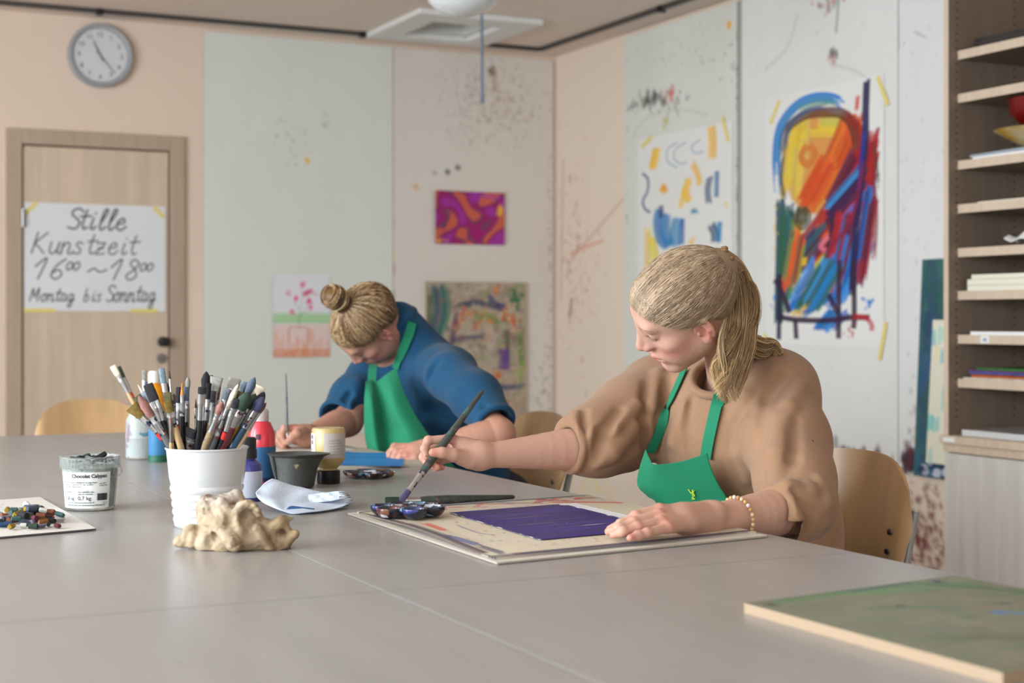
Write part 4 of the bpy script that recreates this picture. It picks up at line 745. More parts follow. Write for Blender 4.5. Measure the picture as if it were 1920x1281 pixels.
def add_head(s, H, R, neck, nr=.05):
    W = lambda x, y, z: H+R@np.array([x, y, z])
    E = lambda c, r, k=.02, mode='u', rot=None: s.ell(W(*c), r, R if rot is None else R@rot, k, mode)
    C_ = lambda a, b, ra, rb=None, k=.01, mode='u': s.cone(W(*a), W(*b), ra, rb, k, mode)
    C_((0, -.028, -.02), (0, -.045, -.075), .048, .047, .03)
    s.chain([W(0, -.045, -.075), W(0, -.045, -.075)*.4+neck*.6, neck], [.047, nr, nr+.006], .02, .02)
    E((0, -.014, .040), (.0705, .093, .079), .03); E((0, .034, .056), (.060, .055, .060), .02); E((0, .03, -.02), (.056, .055, .075), .035)
    for q in (-1, 1):
        C_((q*.046, -.002, -.042), (q*.014, .066, -.088), .017, .014, .035); E((q*.040, .055, -.004), (.022, .022, .016), .022); E((q*.034, .052, -.038), (.025, .026, .030), .022)
    E((0, .074, -.086), (.021, .017, .016), .018)
    C_((-.034, .079, .044), (.034, .079, .044), .0115, None, .018)
    for q in (-1, 1): E((q*.032, .096, .027), (.017, .0125, .0105), .012, 's')
    C_((0, .088, .034), (0, .107, -.006), .0062, .0085, .014); E((0, .1095, -.0135), (.0105, .0095, .009), .007)
    for q in (-1, 1): C_((q*.007, .085, .026), (q*.0125, .090, -.012), .0062, .0085, .014); E((q*.0115, .0985, -.0180), (.0065, .0095, .0068), .006); E((q*.031, .0735, .0255), (.0150, .0135, .0130), .005)
    E((0, .080, -.050), (.026, .020, .022), .018)
    s.chain([W(-.022, .086, -.0505), W(-.008, .097, -.0450), W(0, .0975, -.0462), W(.008, .097, -.0450), W(.022, .086, -.0505)], [.0028, .0048, .0044, .0048, .0028], .005)
    s.chain([W(-.019, .086, -.0535), W(0, .0945, -.0575), W(.019, .086, -.0535)], [.003, .0062, .003], .005)
    s.chain([W(-.024, .090, -.0510), W(0, .1035, -.0512), W(.024, .090, -.0510)], [.0011, .0016, .0011], .003, mode='s')
    E((0, .100, -.070), (.020, .009, .0065), .010, 's')
    for q in (-1, 1):
        s.cone(W(q*.0070, .104, -.0262), W(q*.0065, .100, -.018), .0032, .002, .003, 's')
        ax = np.array([[math.cos(.42*q), -math.sin(.42*q), 0], [math.sin(.42*q), math.cos(.42*q), 0], [0, 0, 1]])   # ear flares backwards
        e0 = np.array([q*.0735, -.008, .002])
        E(e0, (.0070, .0175, .0300), .005, 'u', ax)
        E(e0+ax@np.array([q*.0075, .003, -.002]), (.0070, .0095, .0170), .004, 's', ax)
        pts = [e0+ax@np.array([q*.004, .016*math.cos(a)*1.0, .0285*math.sin(a)+.002]) for a in np.linspace(.15, 3.9, 11)]; s.chain([W(*p) for p in pts], [.0030]*11, .003, .002)
        E(e0+ax@np.array([q*.003, .004, -.026]), (.005, .009, .009), .005, 'u', ax); E(e0+ax@np.array([q*.004, .0125, -.004]), (.004, .0035, .006), .003, 'u', ax)
        s.chain([W(*(e0+ax@np.array([q*.004, -.004, .016]))), W(*(e0+ax@np.array([q*.005, -.008, 0]))), W(*(e0+ax@np.array([q*.004, -.004, -.014])))], [.002, .003, .002], .004)
    return W
def face_col(V, H, R, base, C=None, blush=1.0):
    q = (V-H)@R; x, y, z = np.abs(q[:, 0]), q[:, 1], q[:, 2]; C = np.ones((len(V), 3))*np.array(S(base)) if C is None else C
    def mixc(m, col, a): nonlocal C; m = np.clip(m, 0, 1)[:, None]*a; C = C*(1-m)+np.array(S(col))*m
    g = lambda cx, cy, cz, rx, ry, rz: np.exp(-(((x-cx)/rx)**2+((y-cy)/ry)**2+((z-cz)/rz)**2))
    mixc(g(.044, .06, -.02, .022, .03, .018), (205, 100, 100), .62*blush); mixc(g(0, .112, -.012, .014, .014, .014), (212, 125, 115), .35*blush); mixc(g(.078, -.01, .0, .012, .022, .032), (205, 105, 90), .55*blush)
    mixc(g(0, .085, -.085, .02, .02, .012), (215, 145, 130), .4*blush); mixc(g(.02, .1, -.02, .008, .01, .01), (190, 95, 90), .5*blush)
    inr = (y > .06)
    lip = np.maximum(g(0, .098, -.0455, .019, .02, .0045), g(0, .096, -.0575, .016, .02, .0055)); mixc(lip*1.5*inr, (190, 95, 92), .8); mixc(g(0, .098, -.0512, .022, .03, .0016)*inr*1.3, (110, 45, 45), .8)
    mixc(g(.031, .09, .0165+.0*0, .015, .02, .0018)*inr*1.2, (90, 60, 55), .7); mixc(g(.031, .085, .033, .016, .02, .006)*inr, (200, 140, 125), .35)
    mixc(g(.007, .104, -.0255, .003, .005, .002), (90, 40, 35), .8)
    return C
def hand_sdf(s, wrist, mcps, fingers, thumb, pr=.0125, fr=.0082, wr=.021, arm=None, k=.012):
    """palm from wrist to four knuckles, four finger chains, thumb chain (all world points)"""
    for i, m in enumerate(mcps): w0 = wrist+(m-wrist)*.08; s.chain([w0, wrist+(m-wrist)*.55, m], [wr*.86, pr*1.15, fr*1.18 if i != 1 else fr*1.22], .022 if i else .012, .012)
    for i, f in enumerate(fingers):
        r = fr*(1.0, 1.05, 1.0, .88)[i]; pts = [mcps[i]]+list(f); s.chain(pts, [r*1.15, r*1.06, r*.95, r*.80][:len(pts)], .005, .003)
        for p in pts[1:-1]: s.ell(p, [r*1.10]*3, None, .004)
    s.chain(thumb, [.017, .0125, .0105, .0085][:len(thumb)], .016, .004)
def push_out(s, V, c, m):
    for _ in range(2):
        d = s.ev(V); D = V-c; D = D/np.linalg.norm(D, axis=1, keepdims=True); V = V+D*np.maximum(m-d, 0)[:, None]
    return V
def strands_on_head(name, R, H, parent, starts, end, n, cols, lift=.0, surf=None, m=14, rad=.0011, wob=.003, seed=1, skin=None):
    """hair combed from the hairline to a tie over the skull surface"""
    g = np.random.default_rng(seed); cen, rr = surf; starts = np.array(starts); T = g.random(n)*(len(starts)-1); i = T.astype(int).clip(0, len(starts)-2); f = (T-i)[:, None]
    S0 = starts[i]*(1-f)+starts[i+1]*f; S0 = S0+g.normal(0, .0025, S0.shape); u0 = np.where(g.random(n) < .45, 0, g.random(n)*.8)
    tt = np.linspace(0, 1, m); t = u0[:, None]+(1-u0[:, None])*tt; Q = S0[:, None]*(1-t[..., None])+np.array(end)*t[..., None]
    ph = g.random((n, 1))*6.28; am = g.normal(0, wob, (n, 1)); side = np.cross(np.array(end)-S0, S0-cen); side /= np.linalg.norm(side, axis=1, keepdims=True)+1e-9
    Q = Q+side[:, None]*(am*np.sin(t*math.pi+ph*.15))[..., None]
    D = Q-cen; ss = np.clip(tt*5, 0, 1)*np.where(u0 > 0, 1, 1)[:, None]; k = np.sqrt(((D/rr)**2).sum(-1)); Q = cen+D/k[..., None]*(1-.016*(1-ss*ss*(3-2*ss))[..., None]+lift*np.sin(t*math.pi)[..., None]+(g.random((n, 1))*.022+.001*np.sin(t*7+ph))[..., None])
    end_w = np.clip((t-.9)/.1, 0, 1)[..., None]; Q = Q*(1-end_w)+(Q*.5+np.array(end)*.5)*end_w
    cols = np.array([S(c) for c in cols]); ci = g.integers(0, len(cols), n)
    clump = .5+.5*np.sin(T*3.1+1.7*np.sin(T*7.3)); base = cols[ci]*(.72+.46*clump[:, None])*(.92+.16*g.random((n, 1)))
    Cc = np.repeat(base[:, None], m, 1); Cc = Cc*(1+.12*(1-t))[..., None]
    QW = H+Q@R.T
    if skin is not None: QW = push_out(skin, QW.reshape(-1, 3), H+R@cen, .0022).reshape(QW.shape)
    return strands(name, QW, np.full((n, m), rad)*(1-.6*tt**6)*(.25+.75*np.clip(tt*6, 0, 1)), Cc, hairm, parent)
def lock(name, pts, rads, n, cols, parent, seed=3, m=26, rad=.0010, wave=.004, tipc=1.25, flat=(1, 1, 1), spread_tip=1.0):
    """hank of hair following pts with a radius along it"""
    g = np.random.default_rng(seed); c = catmull(pts, m); r = np.interp(np.linspace(0, 1, m), np.linspace(0, 1, len(rads)), rads)
    T = np.gradient(c, axis=0); T /= np.linalg.norm(T, axis=1, keepdims=True); A = np.cross(T, [0.3, .9, .1]); A /= np.linalg.norm(A, axis=1, keepdims=True); B = np.cross(T, A)
    w = g.random(n)*6.283; q = np.sqrt(g.random(n)); tt = np.linspace(0, 1, m); ph = g.random(n)*6.28; L = .72+.28*g.random(n)**.5
    out = []
    for j in range(n):
        t = tt*L[j]; cx = np.stack([np.interp(t, tt, c[:, k]) for k in range(3)], 1); rr_ = np.interp(t, tt, r); AA = np.stack([np.interp(t, tt, A[:, k]) for k in range(3)], 1); BB = np.stack([np.interp(t, tt, B[:, k]) for k in range(3)], 1)
        sw = wave*np.sin(t*7+ph[j]); out.append(cx+(AA*np.cos(w[j])+BB*np.sin(w[j]))*(rr_*q[j])[:, None]*np.array(flat)+AA*sw[:, None]*t[:, None])
    cols = np.array([S(x) for x in cols]); base = cols[g.integers(0, len(cols), n)]*(.82+.3*(.5+.5*np.sin(w*3)))[:, None]; Cc = base[:, None]*(1+(tipc-1)*tt)[None, :, None]
    return strands(name, np.array(out), np.full((n, m), rad)*(1-.7*tt**5), np.clip(Cc, 0, .9), hairm, parent)
def nrm_at(s, p, e=.003):
    p = np.array(p); q = np.array([p+d for d in np.eye(3)*e]+[p-d for d in np.eye(3)*e]); v = s.ev(q); n = v[:3]-v[3:]; return n/(np.linalg.norm(n)+1e-9)
def snap(s, p, off=0.0):
    p = np.array(p, float)
    for _ in range(6): n = nrm_at(s, p); p = p-n*(s.ev(p[None])[0]-off)*.9
    return p
def ribbon(name, pts, nrms, wd, th, m, parent, n=40):
    c = catmull(pts, n); N_ = catmull(nrms, n); N_ /= np.linalg.norm(N_, axis=1, keepdims=True); T = np.gradient(c, axis=0); T /= np.linalg.norm(T, axis=1, keepdims=True); S_ = np.cross(T, N_); S_ /= np.linalg.norm(S_, axis=1, keepdims=True)
    V = []; Fc = []
    for i in range(n):
        for a, b_ in ((-1, 0), (1, 0), (1, 1), (-1, 1)): V.append(c[i]+S_[i]*a*wd/2+N_[i]*th*b_)
    for i in range(n-1):
        for k in range(4): Fc.append([i*4+k, i*4+(k+1) % 4, (i+1)*4+(k+1) % 4, (i+1)*4+k])
    Fc += [[3, 2, 1, 0], [(n-1)*4+k for k in range(4)]]
    return BM().add(V, Fc, True).build(name, m, parent, angle=40)
def folds(s, lst, k=.015):
    """soft ridges (r>0) and creases (r<0) laid along the surface"""
    new = []
    for pts, r, d0, d1 in lst:
        ps = [s.cast(x, y, d0, d1) for x, y in pts]; ps = [p for p in ps if p is not None]
        if len(ps) < 2 or max(np.linalg.norm(ps[i+1]-ps[i]) for i in range(len(ps)-1)) > .11: continue
        ar = abs(r); cs = []
        for p in ps: n = nrm_at(s, p); cs.append(p-n*ar*.62 if r > 0 else p+n*ar*.62)
        new.append((cs, r*1.4))
    for cs, r in new:
        m = len(cs); rr = [abs(r)*(.45+.55*math.sin(math.pi*(i+.6)/(m+.2))) for i in range(m)]
        s.chain(cs, rr, k*.8 if r > 0 else .012, k*.6 if r > 0 else .012, 'u' if r > 0 else 's')
# ================= woman in the brown sweater
R1 = frame(-4, 32, 40); ear = P(1315, 623, 2.90); H1 = ear-R1@np.array([.072, 0, 0])
SL, SR_ = P(1455, 745, 3.02), P(1232, 740, 3.26); NK = P(1388, 728, 3.09)
pelv = np.array([1.93, 2.66, .56]); p1 = empty('person', (1.9, 2.64, 0), 'woman with a blonde ponytail in a brown sweater and green apron, painting with a brush', 'person')
skb = SDF(); W1 = add_head(skb, H1, R1, NK, .049)
skb.chain([NK, np.array([1.80, 2.63, .86]), np.array([1.88, 2.64, .70]), pelv], [.055, .10, .095, .12], .04, .04)
elL = P(1500, 957, 2.76); wrL = P(1330, 973, 2.615)
elR = P(1135, 838, 3.108); wrR = P(902, 855, 2.975)
skb.chain([NK-[0, 0, .03], SL], [.05, .048], .03); skb.chain([NK-[0, 0, .03], SR_], [.05, .048], .03)
skb.chain([SL, (SL+elL)/2, elL], [.046, .042, .038], .02, .01); skb.chain([SR_, (SR_+elR)/2, elR], [.046, .044, .042], .02, .01)
skb.limb([elL, elL*.68+wrL*.32, elL*.3+wrL*.7, wrL], [.038, .041, .031, .0245], .02)
skb.limb([elR, elR*.72+wrR*.28, elR*.3+wrR*.7, wrR], [.043, .042, .030, .0225], .02)
# left hand flat on the board
zb = TZ+.012
mc = [P(1236, 955, 2.535), P(1235, 966, 2.512), P(1240, 979, 2.49), P(1252, 990, 2.475)]
fg = [[P(1192, 968, 2.51), P(1164, 983, 2.50), zpl(1144, 992, zb+.006)], [P(1188, 980, 2.485), P(1162, 990, 2.475), zpl(1141, 997, zb+.006)], [P(1195, 989, 2.462), P(1168, 997, 2.45), zpl(1150, 1003, zb+.006)], [P(1213, 999, 2.445), P(1196, 1004, 2.437), zpl(1181, 1009, zb+.006)]]
hand_sdf(skb, wrL, mc, fg, [P(1290, 968, 2.60), P(1250, 975, 2.60), P(1222, 985, 2.585), P(1200, 990, 2.57)], fr=.0080, wr=.0225)
skb.ell(P(1345, 956, 2.605), [.010]*3, None, .02)                      # wrist bone
# right hand round the brush
tip = P(752, 938, 2.86); bend_ = P(905, 736, 3.02)
def onb(px, off=0): t = (px-752)/(905-752); return tip+(bend_-tip)*t
mcR = [P(848, 823, 2.97), P(842, 832, 3.0), P(842, 846, 3.018), P(848, 858, 3.028)]
fgR = [[P(803, 826, 2.955), P(796, 842, 2.945), P(800, 858, 2.938)], [P(799, 842, 2.985), P(794, 858, 2.975), P(803, 873, 2.962)], [P(808, 860, 3.0), P(808, 872, 2.985), P(821, 877, 2.968)], [P(818, 868, 3.015), P(818, 877, 3.0), P(829, 877, 2.985)]]
hand_sdf(skb, wrR, mcR, fgR, [P(878, 862, 2.955), P(850, 853, 2.93), P(829, 849, 2.918), P(812, 849, 2.915)], fr=.0078, wr=.0215)
# legs inside the trousers, hidden by the table
for q in (-1, 1):
    hp_ = pelv+[-.02, q*.09, -.02]; kn = np.array([1.50, 2.66+q*.11, .50]); an = np.array([1.47, 2.66+q*.11, .09]); skb.chain([hp_, kn, an, an+[-.12, 0, -.04]], [.075, .05, .035, .022], .03, .02)
V, F_ = skb.mesh(.0025); C = np.ones((len(V), 3))*np.array(S(198, 157, 138)); C = face_col(V, H1, R1, (198, 157, 138), C, 1.0)
def skin_detail(V, C, knk, nails=(), kc=(214, 128, 112), arms=()):
    for p, r in knk: m = np.exp(-(((V-p)**2).sum(1))/r**2)[:, None]*.55; C = C*(1-m)+np.array(S(kc))*m
    for p, r, c in nails: m = np.clip((r-np.linalg.norm(V-p, axis=1))/.0012, 0, 1)[:, None]; C = C*(1-m)+np.array(S(c))*m
    return C
tipsL = [(f[2], .014) for f in fg]; C = skin_detail(V, C, [(p, .013) for p in mc]+[(f[0], .009) for f in fg]+tipsL)
C = skin_detail(V, C, [(p, .012) for p in mcR]+[(f[0], .009) for f in fgR]+[(f[2], .012) for f in fgR]+[(P(815, 849, 2.91), .012)], [(P(799, 855, 2.928), .0058, (48, 22, 50)), (P(808, 875, 2.95), .0052, (48, 22, 50)), (P(824, 878, 2.955), .004, (150, 60, 70))])
body1 = mesh_np('body', V, F_, skinm, p1, col=C)
for q in (-1, 1): BM().lathe([(.0001, -.0118), (.006, -.0102), (.0102, -.006), (.0118, 0), (.0102, .006), (.006, .0102), (.0001, .0118)], c=tuple(W1(q*.031, .0735, .0245)), n=16).build('eyeball', MT('eye_white', col=S(215, 205, 200), rough=.15), p1)
def lashes(W, parent, hs_, col=(95, 75, 62)):
    pa = []
    for q in (-1, 1):
        for t in np.linspace(0, 1, 22):
            x = .018+.028*t; y = .0855-.0105*t**1.6; z = .0185+.004*math.sin(t*3.1)*-1+.002*t; a = np.array([q*x, y, z]); d = np.array([q*(.001+.004*t), .006, -.0028]); pa.append([W(*(a+d*u+np.array([0, 0, .0018])*u*u)) for u in (0, .4, .7, 1)])
    pa = np.array(pa); pa[:, 0] = push_out(hs_, pa[:, 0], W(0, .02, .02), .0004); pa[:, 1:] = np.maximum.reduce([pa[:, 1:]]); sh_ = push_out(hs_, pa.reshape(-1, 3), W(0, .02, .02), .0006).reshape(pa.shape); pa = sh_; strands('eyelashes', pa, np.full(pa.shape[:2], .00035)*np.array([1, .9, .6, .3]), np.ones(pa.shape)*np.array(S(col)), hairm, parent)
    for q in (-1, 1):
        pa = []
        for t in np.linspace(0, 1, 60):
            for _ in range(1): x = .014+.034*t; a = np.array([q*x, .0905-.004*t-.013*t*t, .0415+.006*math.sin(t*2.4)+random.uniform(-.002, .002)]); d = np.array([q*.006, -.0015*t-.0006, .0015-.003*t]); pa.append([W(*(a+d*u)) for u in (0, .5, 1)])
        pa = np.array(pa); pa = push_out(hs_, pa.reshape(-1, 3), W(0, .02, .02), .0005).reshape(pa.shape); strands('eyebrow', pa, np.full(pa.shape[:2], .00045), np.ones(pa.shape)*np.array(S(186, 146, 120)), hairm, parent)
lashes(W1, p1, skb)
def headonly(H, R, nk, r):
    s = SDF(); add_head(s, H, R, nk, r); return s
# hair
HS = (np.array([0, -.011, .041]), np.array([.0785, .106, .086])); tie = np.array([0, -.116, .062])
def cap(name, H, R, tie_l, parent, colr, cut, vox=.003, skin=None):
    s = SDF(); W = lambda x, y, z: H+R@np.array([x, y, z]); s.ell(W(*HS[0]), HS[1]*1.0, R, .02)
    s.ell(W(*tie_l*.92), [.02, .02, .02], R, .03)
    for c, n, k in cut: s.plane(W(*c), R@np.array(n), H-.2, H+.2, k)
    V, F_ = s.mesh(vox); nrmc = np.array([(R@np.array(n))/np.linalg.norm(n) for _, n, _ in cut]); near = np.max([(V-W(*c))@(R@np.array(n)/np.linalg.norm(n)) for c, n, _ in cut], axis=0) > -.004; V2 = push_out(skin, V, W(*HS[0]), .0012); V = np.where(near[:, None], V, V2); return s, mesh_np(name, V, F_, hairm, parent, col=np.ones((len(V), 3))*np.array(S(colr)))
# the face side is cut away: forehead line, temple, below the ears
cutf = [((0, .078, .079), (0, .80, -.60), .004), ((0, .02, .036), (0, .42, -1.0), .006)]
hs, cap1 = cap('hair', H1, R1, tie, p1, (138, 115, 92), cutf, skin=headonly(H1, R1, NK, .049))
hl = [(0, .082, .086), (.02, .081, .084), (.038, .074, .075), (.054, .058, .060), (.066, .040, .043), (.073, .020, .031), (.076, 0, .034), (.079, -.020, .030), (.074, -.036, .008), (.062, -.055, -.022), (.040, -.078, -.038), (0, -.088, -.04)]
hl_all = [(-x, y, z) for x, y, z in hl[::-1]]+hl[1:]
BR = [(154, 132, 108), (138, 117, 95), (166, 144, 118), (122, 103, 84), (184, 163, 136), (146, 124, 98)]
strands_on_head('hair_strands', R1, H1, cap1, hl_all, tie, 8000, BR, surf=HS, lift=.02, rad=.00066, m=12, skin=headonly(H1, R1, NK, .049))
tw = W1(*tie)
pony = [tw, P(1376, 503, 3.02), P(1388, 545, 3.0), P(1388, 600, 2.965), P(1380, 655, 2.925), P(1370, 700, 2.90), P(1366, 744, 2.885)]
sp_ = SDF(); cp = catmull(pony, 14); rd = np.interp(np.linspace(0, 1, 14), np.linspace(0, 1, 7), [.010, .018, .022, .026, .027, .020, .004]); sp_.chain(cp, rd, .01, .01); V, F_ = sp_.mesh(.004); t_ = np.clip((V[:, 2]-tw[2])/-.25, 0, 1)[:, None]
pt_ = mesh_np('ponytail', V, F_, hairm, p1, col=np.array(S(150, 124, 92))*(1-t_)+np.array(S(196, 166, 116))*t_)
PC = [(172, 145, 108), (152, 126, 92), (192, 166, 124), (136, 110, 80), (208, 184, 142)]
lock('ponytail_strands', pony, [.010, .021, .028, .033, .035, .030, .016], 1500, PC, pt_, tipc=1.3, rad=.0007, wave=.004)
gk = np.random.default_rng(21)
for k in range(7):
    o = [gk.normal(0, 1, 2)*w_ for w_ in (.002, .009, .013, .015, .016, .017, .018)]; lock('ponytail_strands', [np.array(p)+RT*a+(-FW)*abs(b_)*.8+UP*(0 if i < 5 else gk.normal(0, .012)) for i, (p, (a, b_)) in enumerate(zip(pony, o))], [.006, .010, .013, .015, .015, .012, .006], 240, [PC[k % 5], PC[(k+2) % 5]], pt_, seed=30+k, tipc=1.45, rad=.0007, wave=.006)
lk = lock('hair_lock', [P(1360, 600, 2.90), P(1352, 640, 2.88), P(1356, 690, 2.875), P(1362, 735, 2.872)], [.003, .006, .007, .004], 70, PC[2:], p1, seed=9, tipc=1.3, rad=.0006)
lock('hair_lock', [P(1398, 640, 2.98), P(1425, 652, 3.0), P(1448, 650, 3.02), P(1462, 668, 3.0)], [.02, .022, .014, .006], 300, PC, p1, seed=11)
g_ = np.random.default_rng(5)
for k in range(16):
    a = g_.random()*6.28; b_ = W1(*(tie+np.array([.017*math.cos(a), -.006+.008*g_.random(), .017*math.sin(a)]))) if k else tw
    BM().lathe([(.0001, -.0055), (.0039, -.0039), (.0055, 0), (.0039, .0039), (.0001, .0055)], c=tuple(b_), n=10).build('hair_tie_bead', MT('bronze_bead', col=S(150, 115, 85), rough=.25, metal=.6), cap1)
# sweater
knit = mat('brown_knit', S(150, 116, 89), .95, var=.05, vscale=10, bump=.3, bscale=600, sheen=.15)
sw = SDF()
sw.ell((1.792, 2.62, .865), (.145, .195, .18), None, .05); sw.ell((1.87, 2.64, .66), (.155, .2, .22), None, .08)
sw.chain([SL+[.01, .01, -.01], NK+[.03, 0, -.045], SR_+[.01, -.01, -.01]], [.078, .075, .078], .05, .03); sw.ell(P(1450, 712, 3.10), (.075, .09, .06), None, .05)
cuL = P(1447, 968, 2.70); sw.chain([SL, P(1476, 830, 2.93), P(1490, 900, 2.84), P(1505, 948, 2.78)], [.076, .076, .068, .060], .03, .04); sw.chain([P(1505, 948, 2.78), P(1476, 966, 2.735), cuL], [.060, .056, .052], .02, .02)
cuR = P(1066, 839, 3.062); sw.chain([SR_, P(1180, 790, 3.18), P(1120, 824, 3.11), cuR+(cuR-elR)*.12], [.084, .082, .068, .052], .03, .04); sw.cone(P(1175, 848, 3.15), P(1110, 850, 3.08), .036, .032, .03)
fl = [([(1290, 760), (1262, 830), (1240, 890)], .016), ([(1215, 720), (1204, 790), (1212, 860)], -.012), ([(1195, 760), (1150, 800), (1100, 815)], .012), ([(1190, 800), (1150, 850), (1120, 870)], .014), ([(1160, 770), (1130, 810), (1112, 862)], -.009), ([(1200, 830), (1170, 860)], -.01), ([(1095, 770), (1090, 830), (1095, 878)], -.007), ([(1078, 775), (1074, 830), (1080, 880)], .007),
      ([(1440, 800), (1432, 860), (1445, 920)], -.014), ([(1462, 780), (1455, 850), (1452, 900)], .018), ([(1490, 790), (1488, 860), (1470, 920)], -.008), ([(1500, 800), (1520, 880), (1500, 930)], .016), ([(1400, 790), (1385, 850), (1400, 900)], .012), ([(1450, 690), (1400, 740), (1375, 780)], .012), ([(1470, 700), (1440, 745), (1425, 790)], -.009), ([(1505, 720), (1480, 760), (1470, 800)], .012),
      ([(1445, 925), (1480, 910), (1520, 918), (1545, 950)], .013), ([(1450, 938), (1490, 930), (1530, 960)], -.008), ([(1500, 950), (1512, 975), (1505, 1005)], -.008), ([(1480, 945), (1495, 975), (1488, 1008)], .010), ([(1538, 900), (1550, 940), (1545, 985)], .010), ([(1235, 700), (1225, 760)], .012), ([(1255, 715), (1240, 790), (1232, 850)], -.009), ([(1300, 740), (1290, 800), (1290, 860)], -.007), ([(1375, 850), (1400, 880), (1420, 925)], -.007)]
folds(sw, [(a, r, 2.4, 3.6) for a, r in fl])
ca = (cuR-elR)/np.linalg.norm(cuR-elR); sw.plane(cuR+ca*.004, ca, cuR-.09, cuR+.09, .004); sw.torus(cuR-ca*.004, ca, .0475, .006, .006)
cl = (wrL-elL)/np.linalg.norm(wrL-elL); cn = cl*.86+np.array([0, 0, .3]); cn /= np.linalg.norm(cn); sw.plane(cuL+cn*.006, cn, cuL-.1, cuL+.1, .004); sw.torus(cuL-cn*.002, cn, .048, .006, .006)
sw.cone(cuR-ca*.02, cuR+ca*.05, .038, .043, .004, 's'); sw.cone(cuL-cl*.015, cuL+cl*.06, .038, .046, .004, 's')
sw.plane((0, 0, TZ+.013), (0, 0, -1), (1.2, 1.9, TZ-.2), (1.56, 2.9, TZ+.05), .003)
hn = (W1(0, -.045, -.075)-NK); hn /= np.linalg.norm(hn); ncn = NK+hn*.035+(-.012, -.004, 0)
ncn = P(1352, 708, 3.045); sw.cone(ncn-hn*.05, ncn+hn*.10, .051, .064, .006, 's'); sw.torus(ncn+hn*.003, hn, .0575, .0085, .006)
V, F_ = sw.mesh(.0034); swo = mesh_np('sweater', V, F_, knit, p1); print('sweater', len(V), 'body', len(body1.data.vertices))
# trousers and shoes
tr = SDF(); tr.ell(pelv+[.02, 0, -.02], (.15, .19, .12), None, .04)
for q in (-1, 1): kn = np.array([1.50, 2.66+q*.11, .50]); an = np.array([1.47, 2.66+q*.11, .11]); tr.chain([pelv+[-.02, q*.09, -.02], kn, an], [.092, .068, .058], .03, .02)
V, F_ = tr.mesh(.009); mesh_np('trousers', V, F_, MT('dark_denim', col=S(40, 48, 66), rough=.85, bump=.1, bscale=500), p1)
def shoe(parent, an):
    s = SDF(); s.ell(an+[-.07, 0, -.045], (.13, .045, .04), None, .02).cone(an+[0, 0, -.04], an+[0, 0, .0], .04, .045, .03); s.plane((0, 0, .004), (0, 0, -1), an-.3, an+.3); V, F_ = s.mesh(.006); mesh_np('shoe', V, F_, MT('dark_leather', col=S(45, 40, 38), rough=.5), parent)
for q in (-1, 1): shoe(p1, np.array([1.47, 2.66+q*.11, .08]))
# apron
def dfit(s, px, py, off, prev):
    p = s.cast(px, py, 2.3, 5.0); return (p, P(px, py, (p-CAM)@FW-off)) if p is not None else (None, P(px, py, prev))
rows = [[(1211, 843), (1219, 862), (1228, 871), (1275, 866), (1326, 850)], [(1199, 880), (1216, 888), (1240, 890), (1285, 885), (1333, 876)], [(1196, 910), (1218, 916), (1250, 915), (1295, 912), (1346, 906)], [(1214, 930), (1238, 938), (1262, 938), (1310, 935), (1362, 932)], [(1236, 952), (1254, 958), (1280, 960), (1325, 960), (1376, 958)]]
grid = []
dd = [2.99, 2.975, 2.965, 2.955, 2.945]
for r_, row in enumerate(rows):
    g2 = []
    for c_, (a, b_) in enumerate(row):
        pp = sw.cast(a, b_, 2.5, 3.6); d = dd[c_]
        if pp is not None: d = min(d, (pp-CAM)@FW-.007)
        g2.append(P(a, b_, d))
    grid.append(g2)
grid.append([p+np.array([.05, 0, -.12]) for p in grid[-1]]); grid.append([p+np.array([-.10, 0, -.12]) for p in grid[-1]])
grid = np.array(grid); grid[-2:, :, 0] = np.maximum(grid[-2:, :, 0], 1.56)
ap = patch('apron', grid, 60, 44, .0022, apronm, p1)
def strap(s, parent, px, wd, off=.005, d0=2.3, d1=5.0, extra=()):
    ps = []; ns = []
    for a, b_ in catmull([(x, y) for x, y in px], len(px)*3):
        p = s.cast(a, b_, d0, d1)
        if p is None: continue
        n = nrm_at(s, p, .012); ps.append(p+n*off); ns.append(n)
    for e, n in extra: ps.append(e); ns.append(n)
    return ribbon('strap', ps, ns, wd, .002, apronm, parent)
strap(sw, ap, [(1217, 846), (1232, 815), (1248, 782), (1262, 750), (1275, 722), (1286, 697)], .020); strap(sw, ap, [(1326, 858), (1331, 828), (1338, 795), (1345, 765), (1352, 735), (1362, 712), (1376, 692), (1392, 680)], .024)
# snap on the strap and the little yellow-green emblem
p = sw.cast(1253, 766, 2.3, 4); n = nrm_at(sw, p); BM().lathe([(0, 0), (.005, 0), (.004, .002), (0, .0025)], c=tuple(p+n*.006), M=Matrix(np.array([np.cross(n, [0, 0, 1]), np.cross(n, np.cross(n, [0, 0, 1])), n]).T).to_4x4(), n=12).build('snap_button', steel, ap)
em = BM()
def emb(pts, w):
    P3 = []
    for a, b_ in pts: d = 2.9; P3.append((a, b_))
    out = []
    for a, b_ in P3:   # on the bib surface: interpolate from the control grid
        fr_ = np.interp(b_, [866, 885, 912, 935], [0, 1, 2, 3]); i = int(min(fr_, 2)); f = fr_-i; rr_ = grid[i]*(1-f)+grid[i+1]*f; xs = [960+FPX*((q-CAM)@RT)/((q-CAM)@FW) for q in rr_]
        out.append(np.array([np.interp(a, xs, rr_[:, k]) for k in range(3)])-FW*.005)
    em.tube(out, w, n=6)
emb([(1290, 917), (1295, 924), (1302, 920), (1297, 918), (1302, 930)], .0012); emb([(1296, 932), (1301, 934), (1296, 937), (1303, 938)], .0009); emb([(1297, 924), (1300, 945)], .0008); emb([(1298, 941), (1303, 942), (1298, 945)], .0008)
em.build('emblem', MT('lime_print', col=S(190, 225, 60), rough=.7), ap)
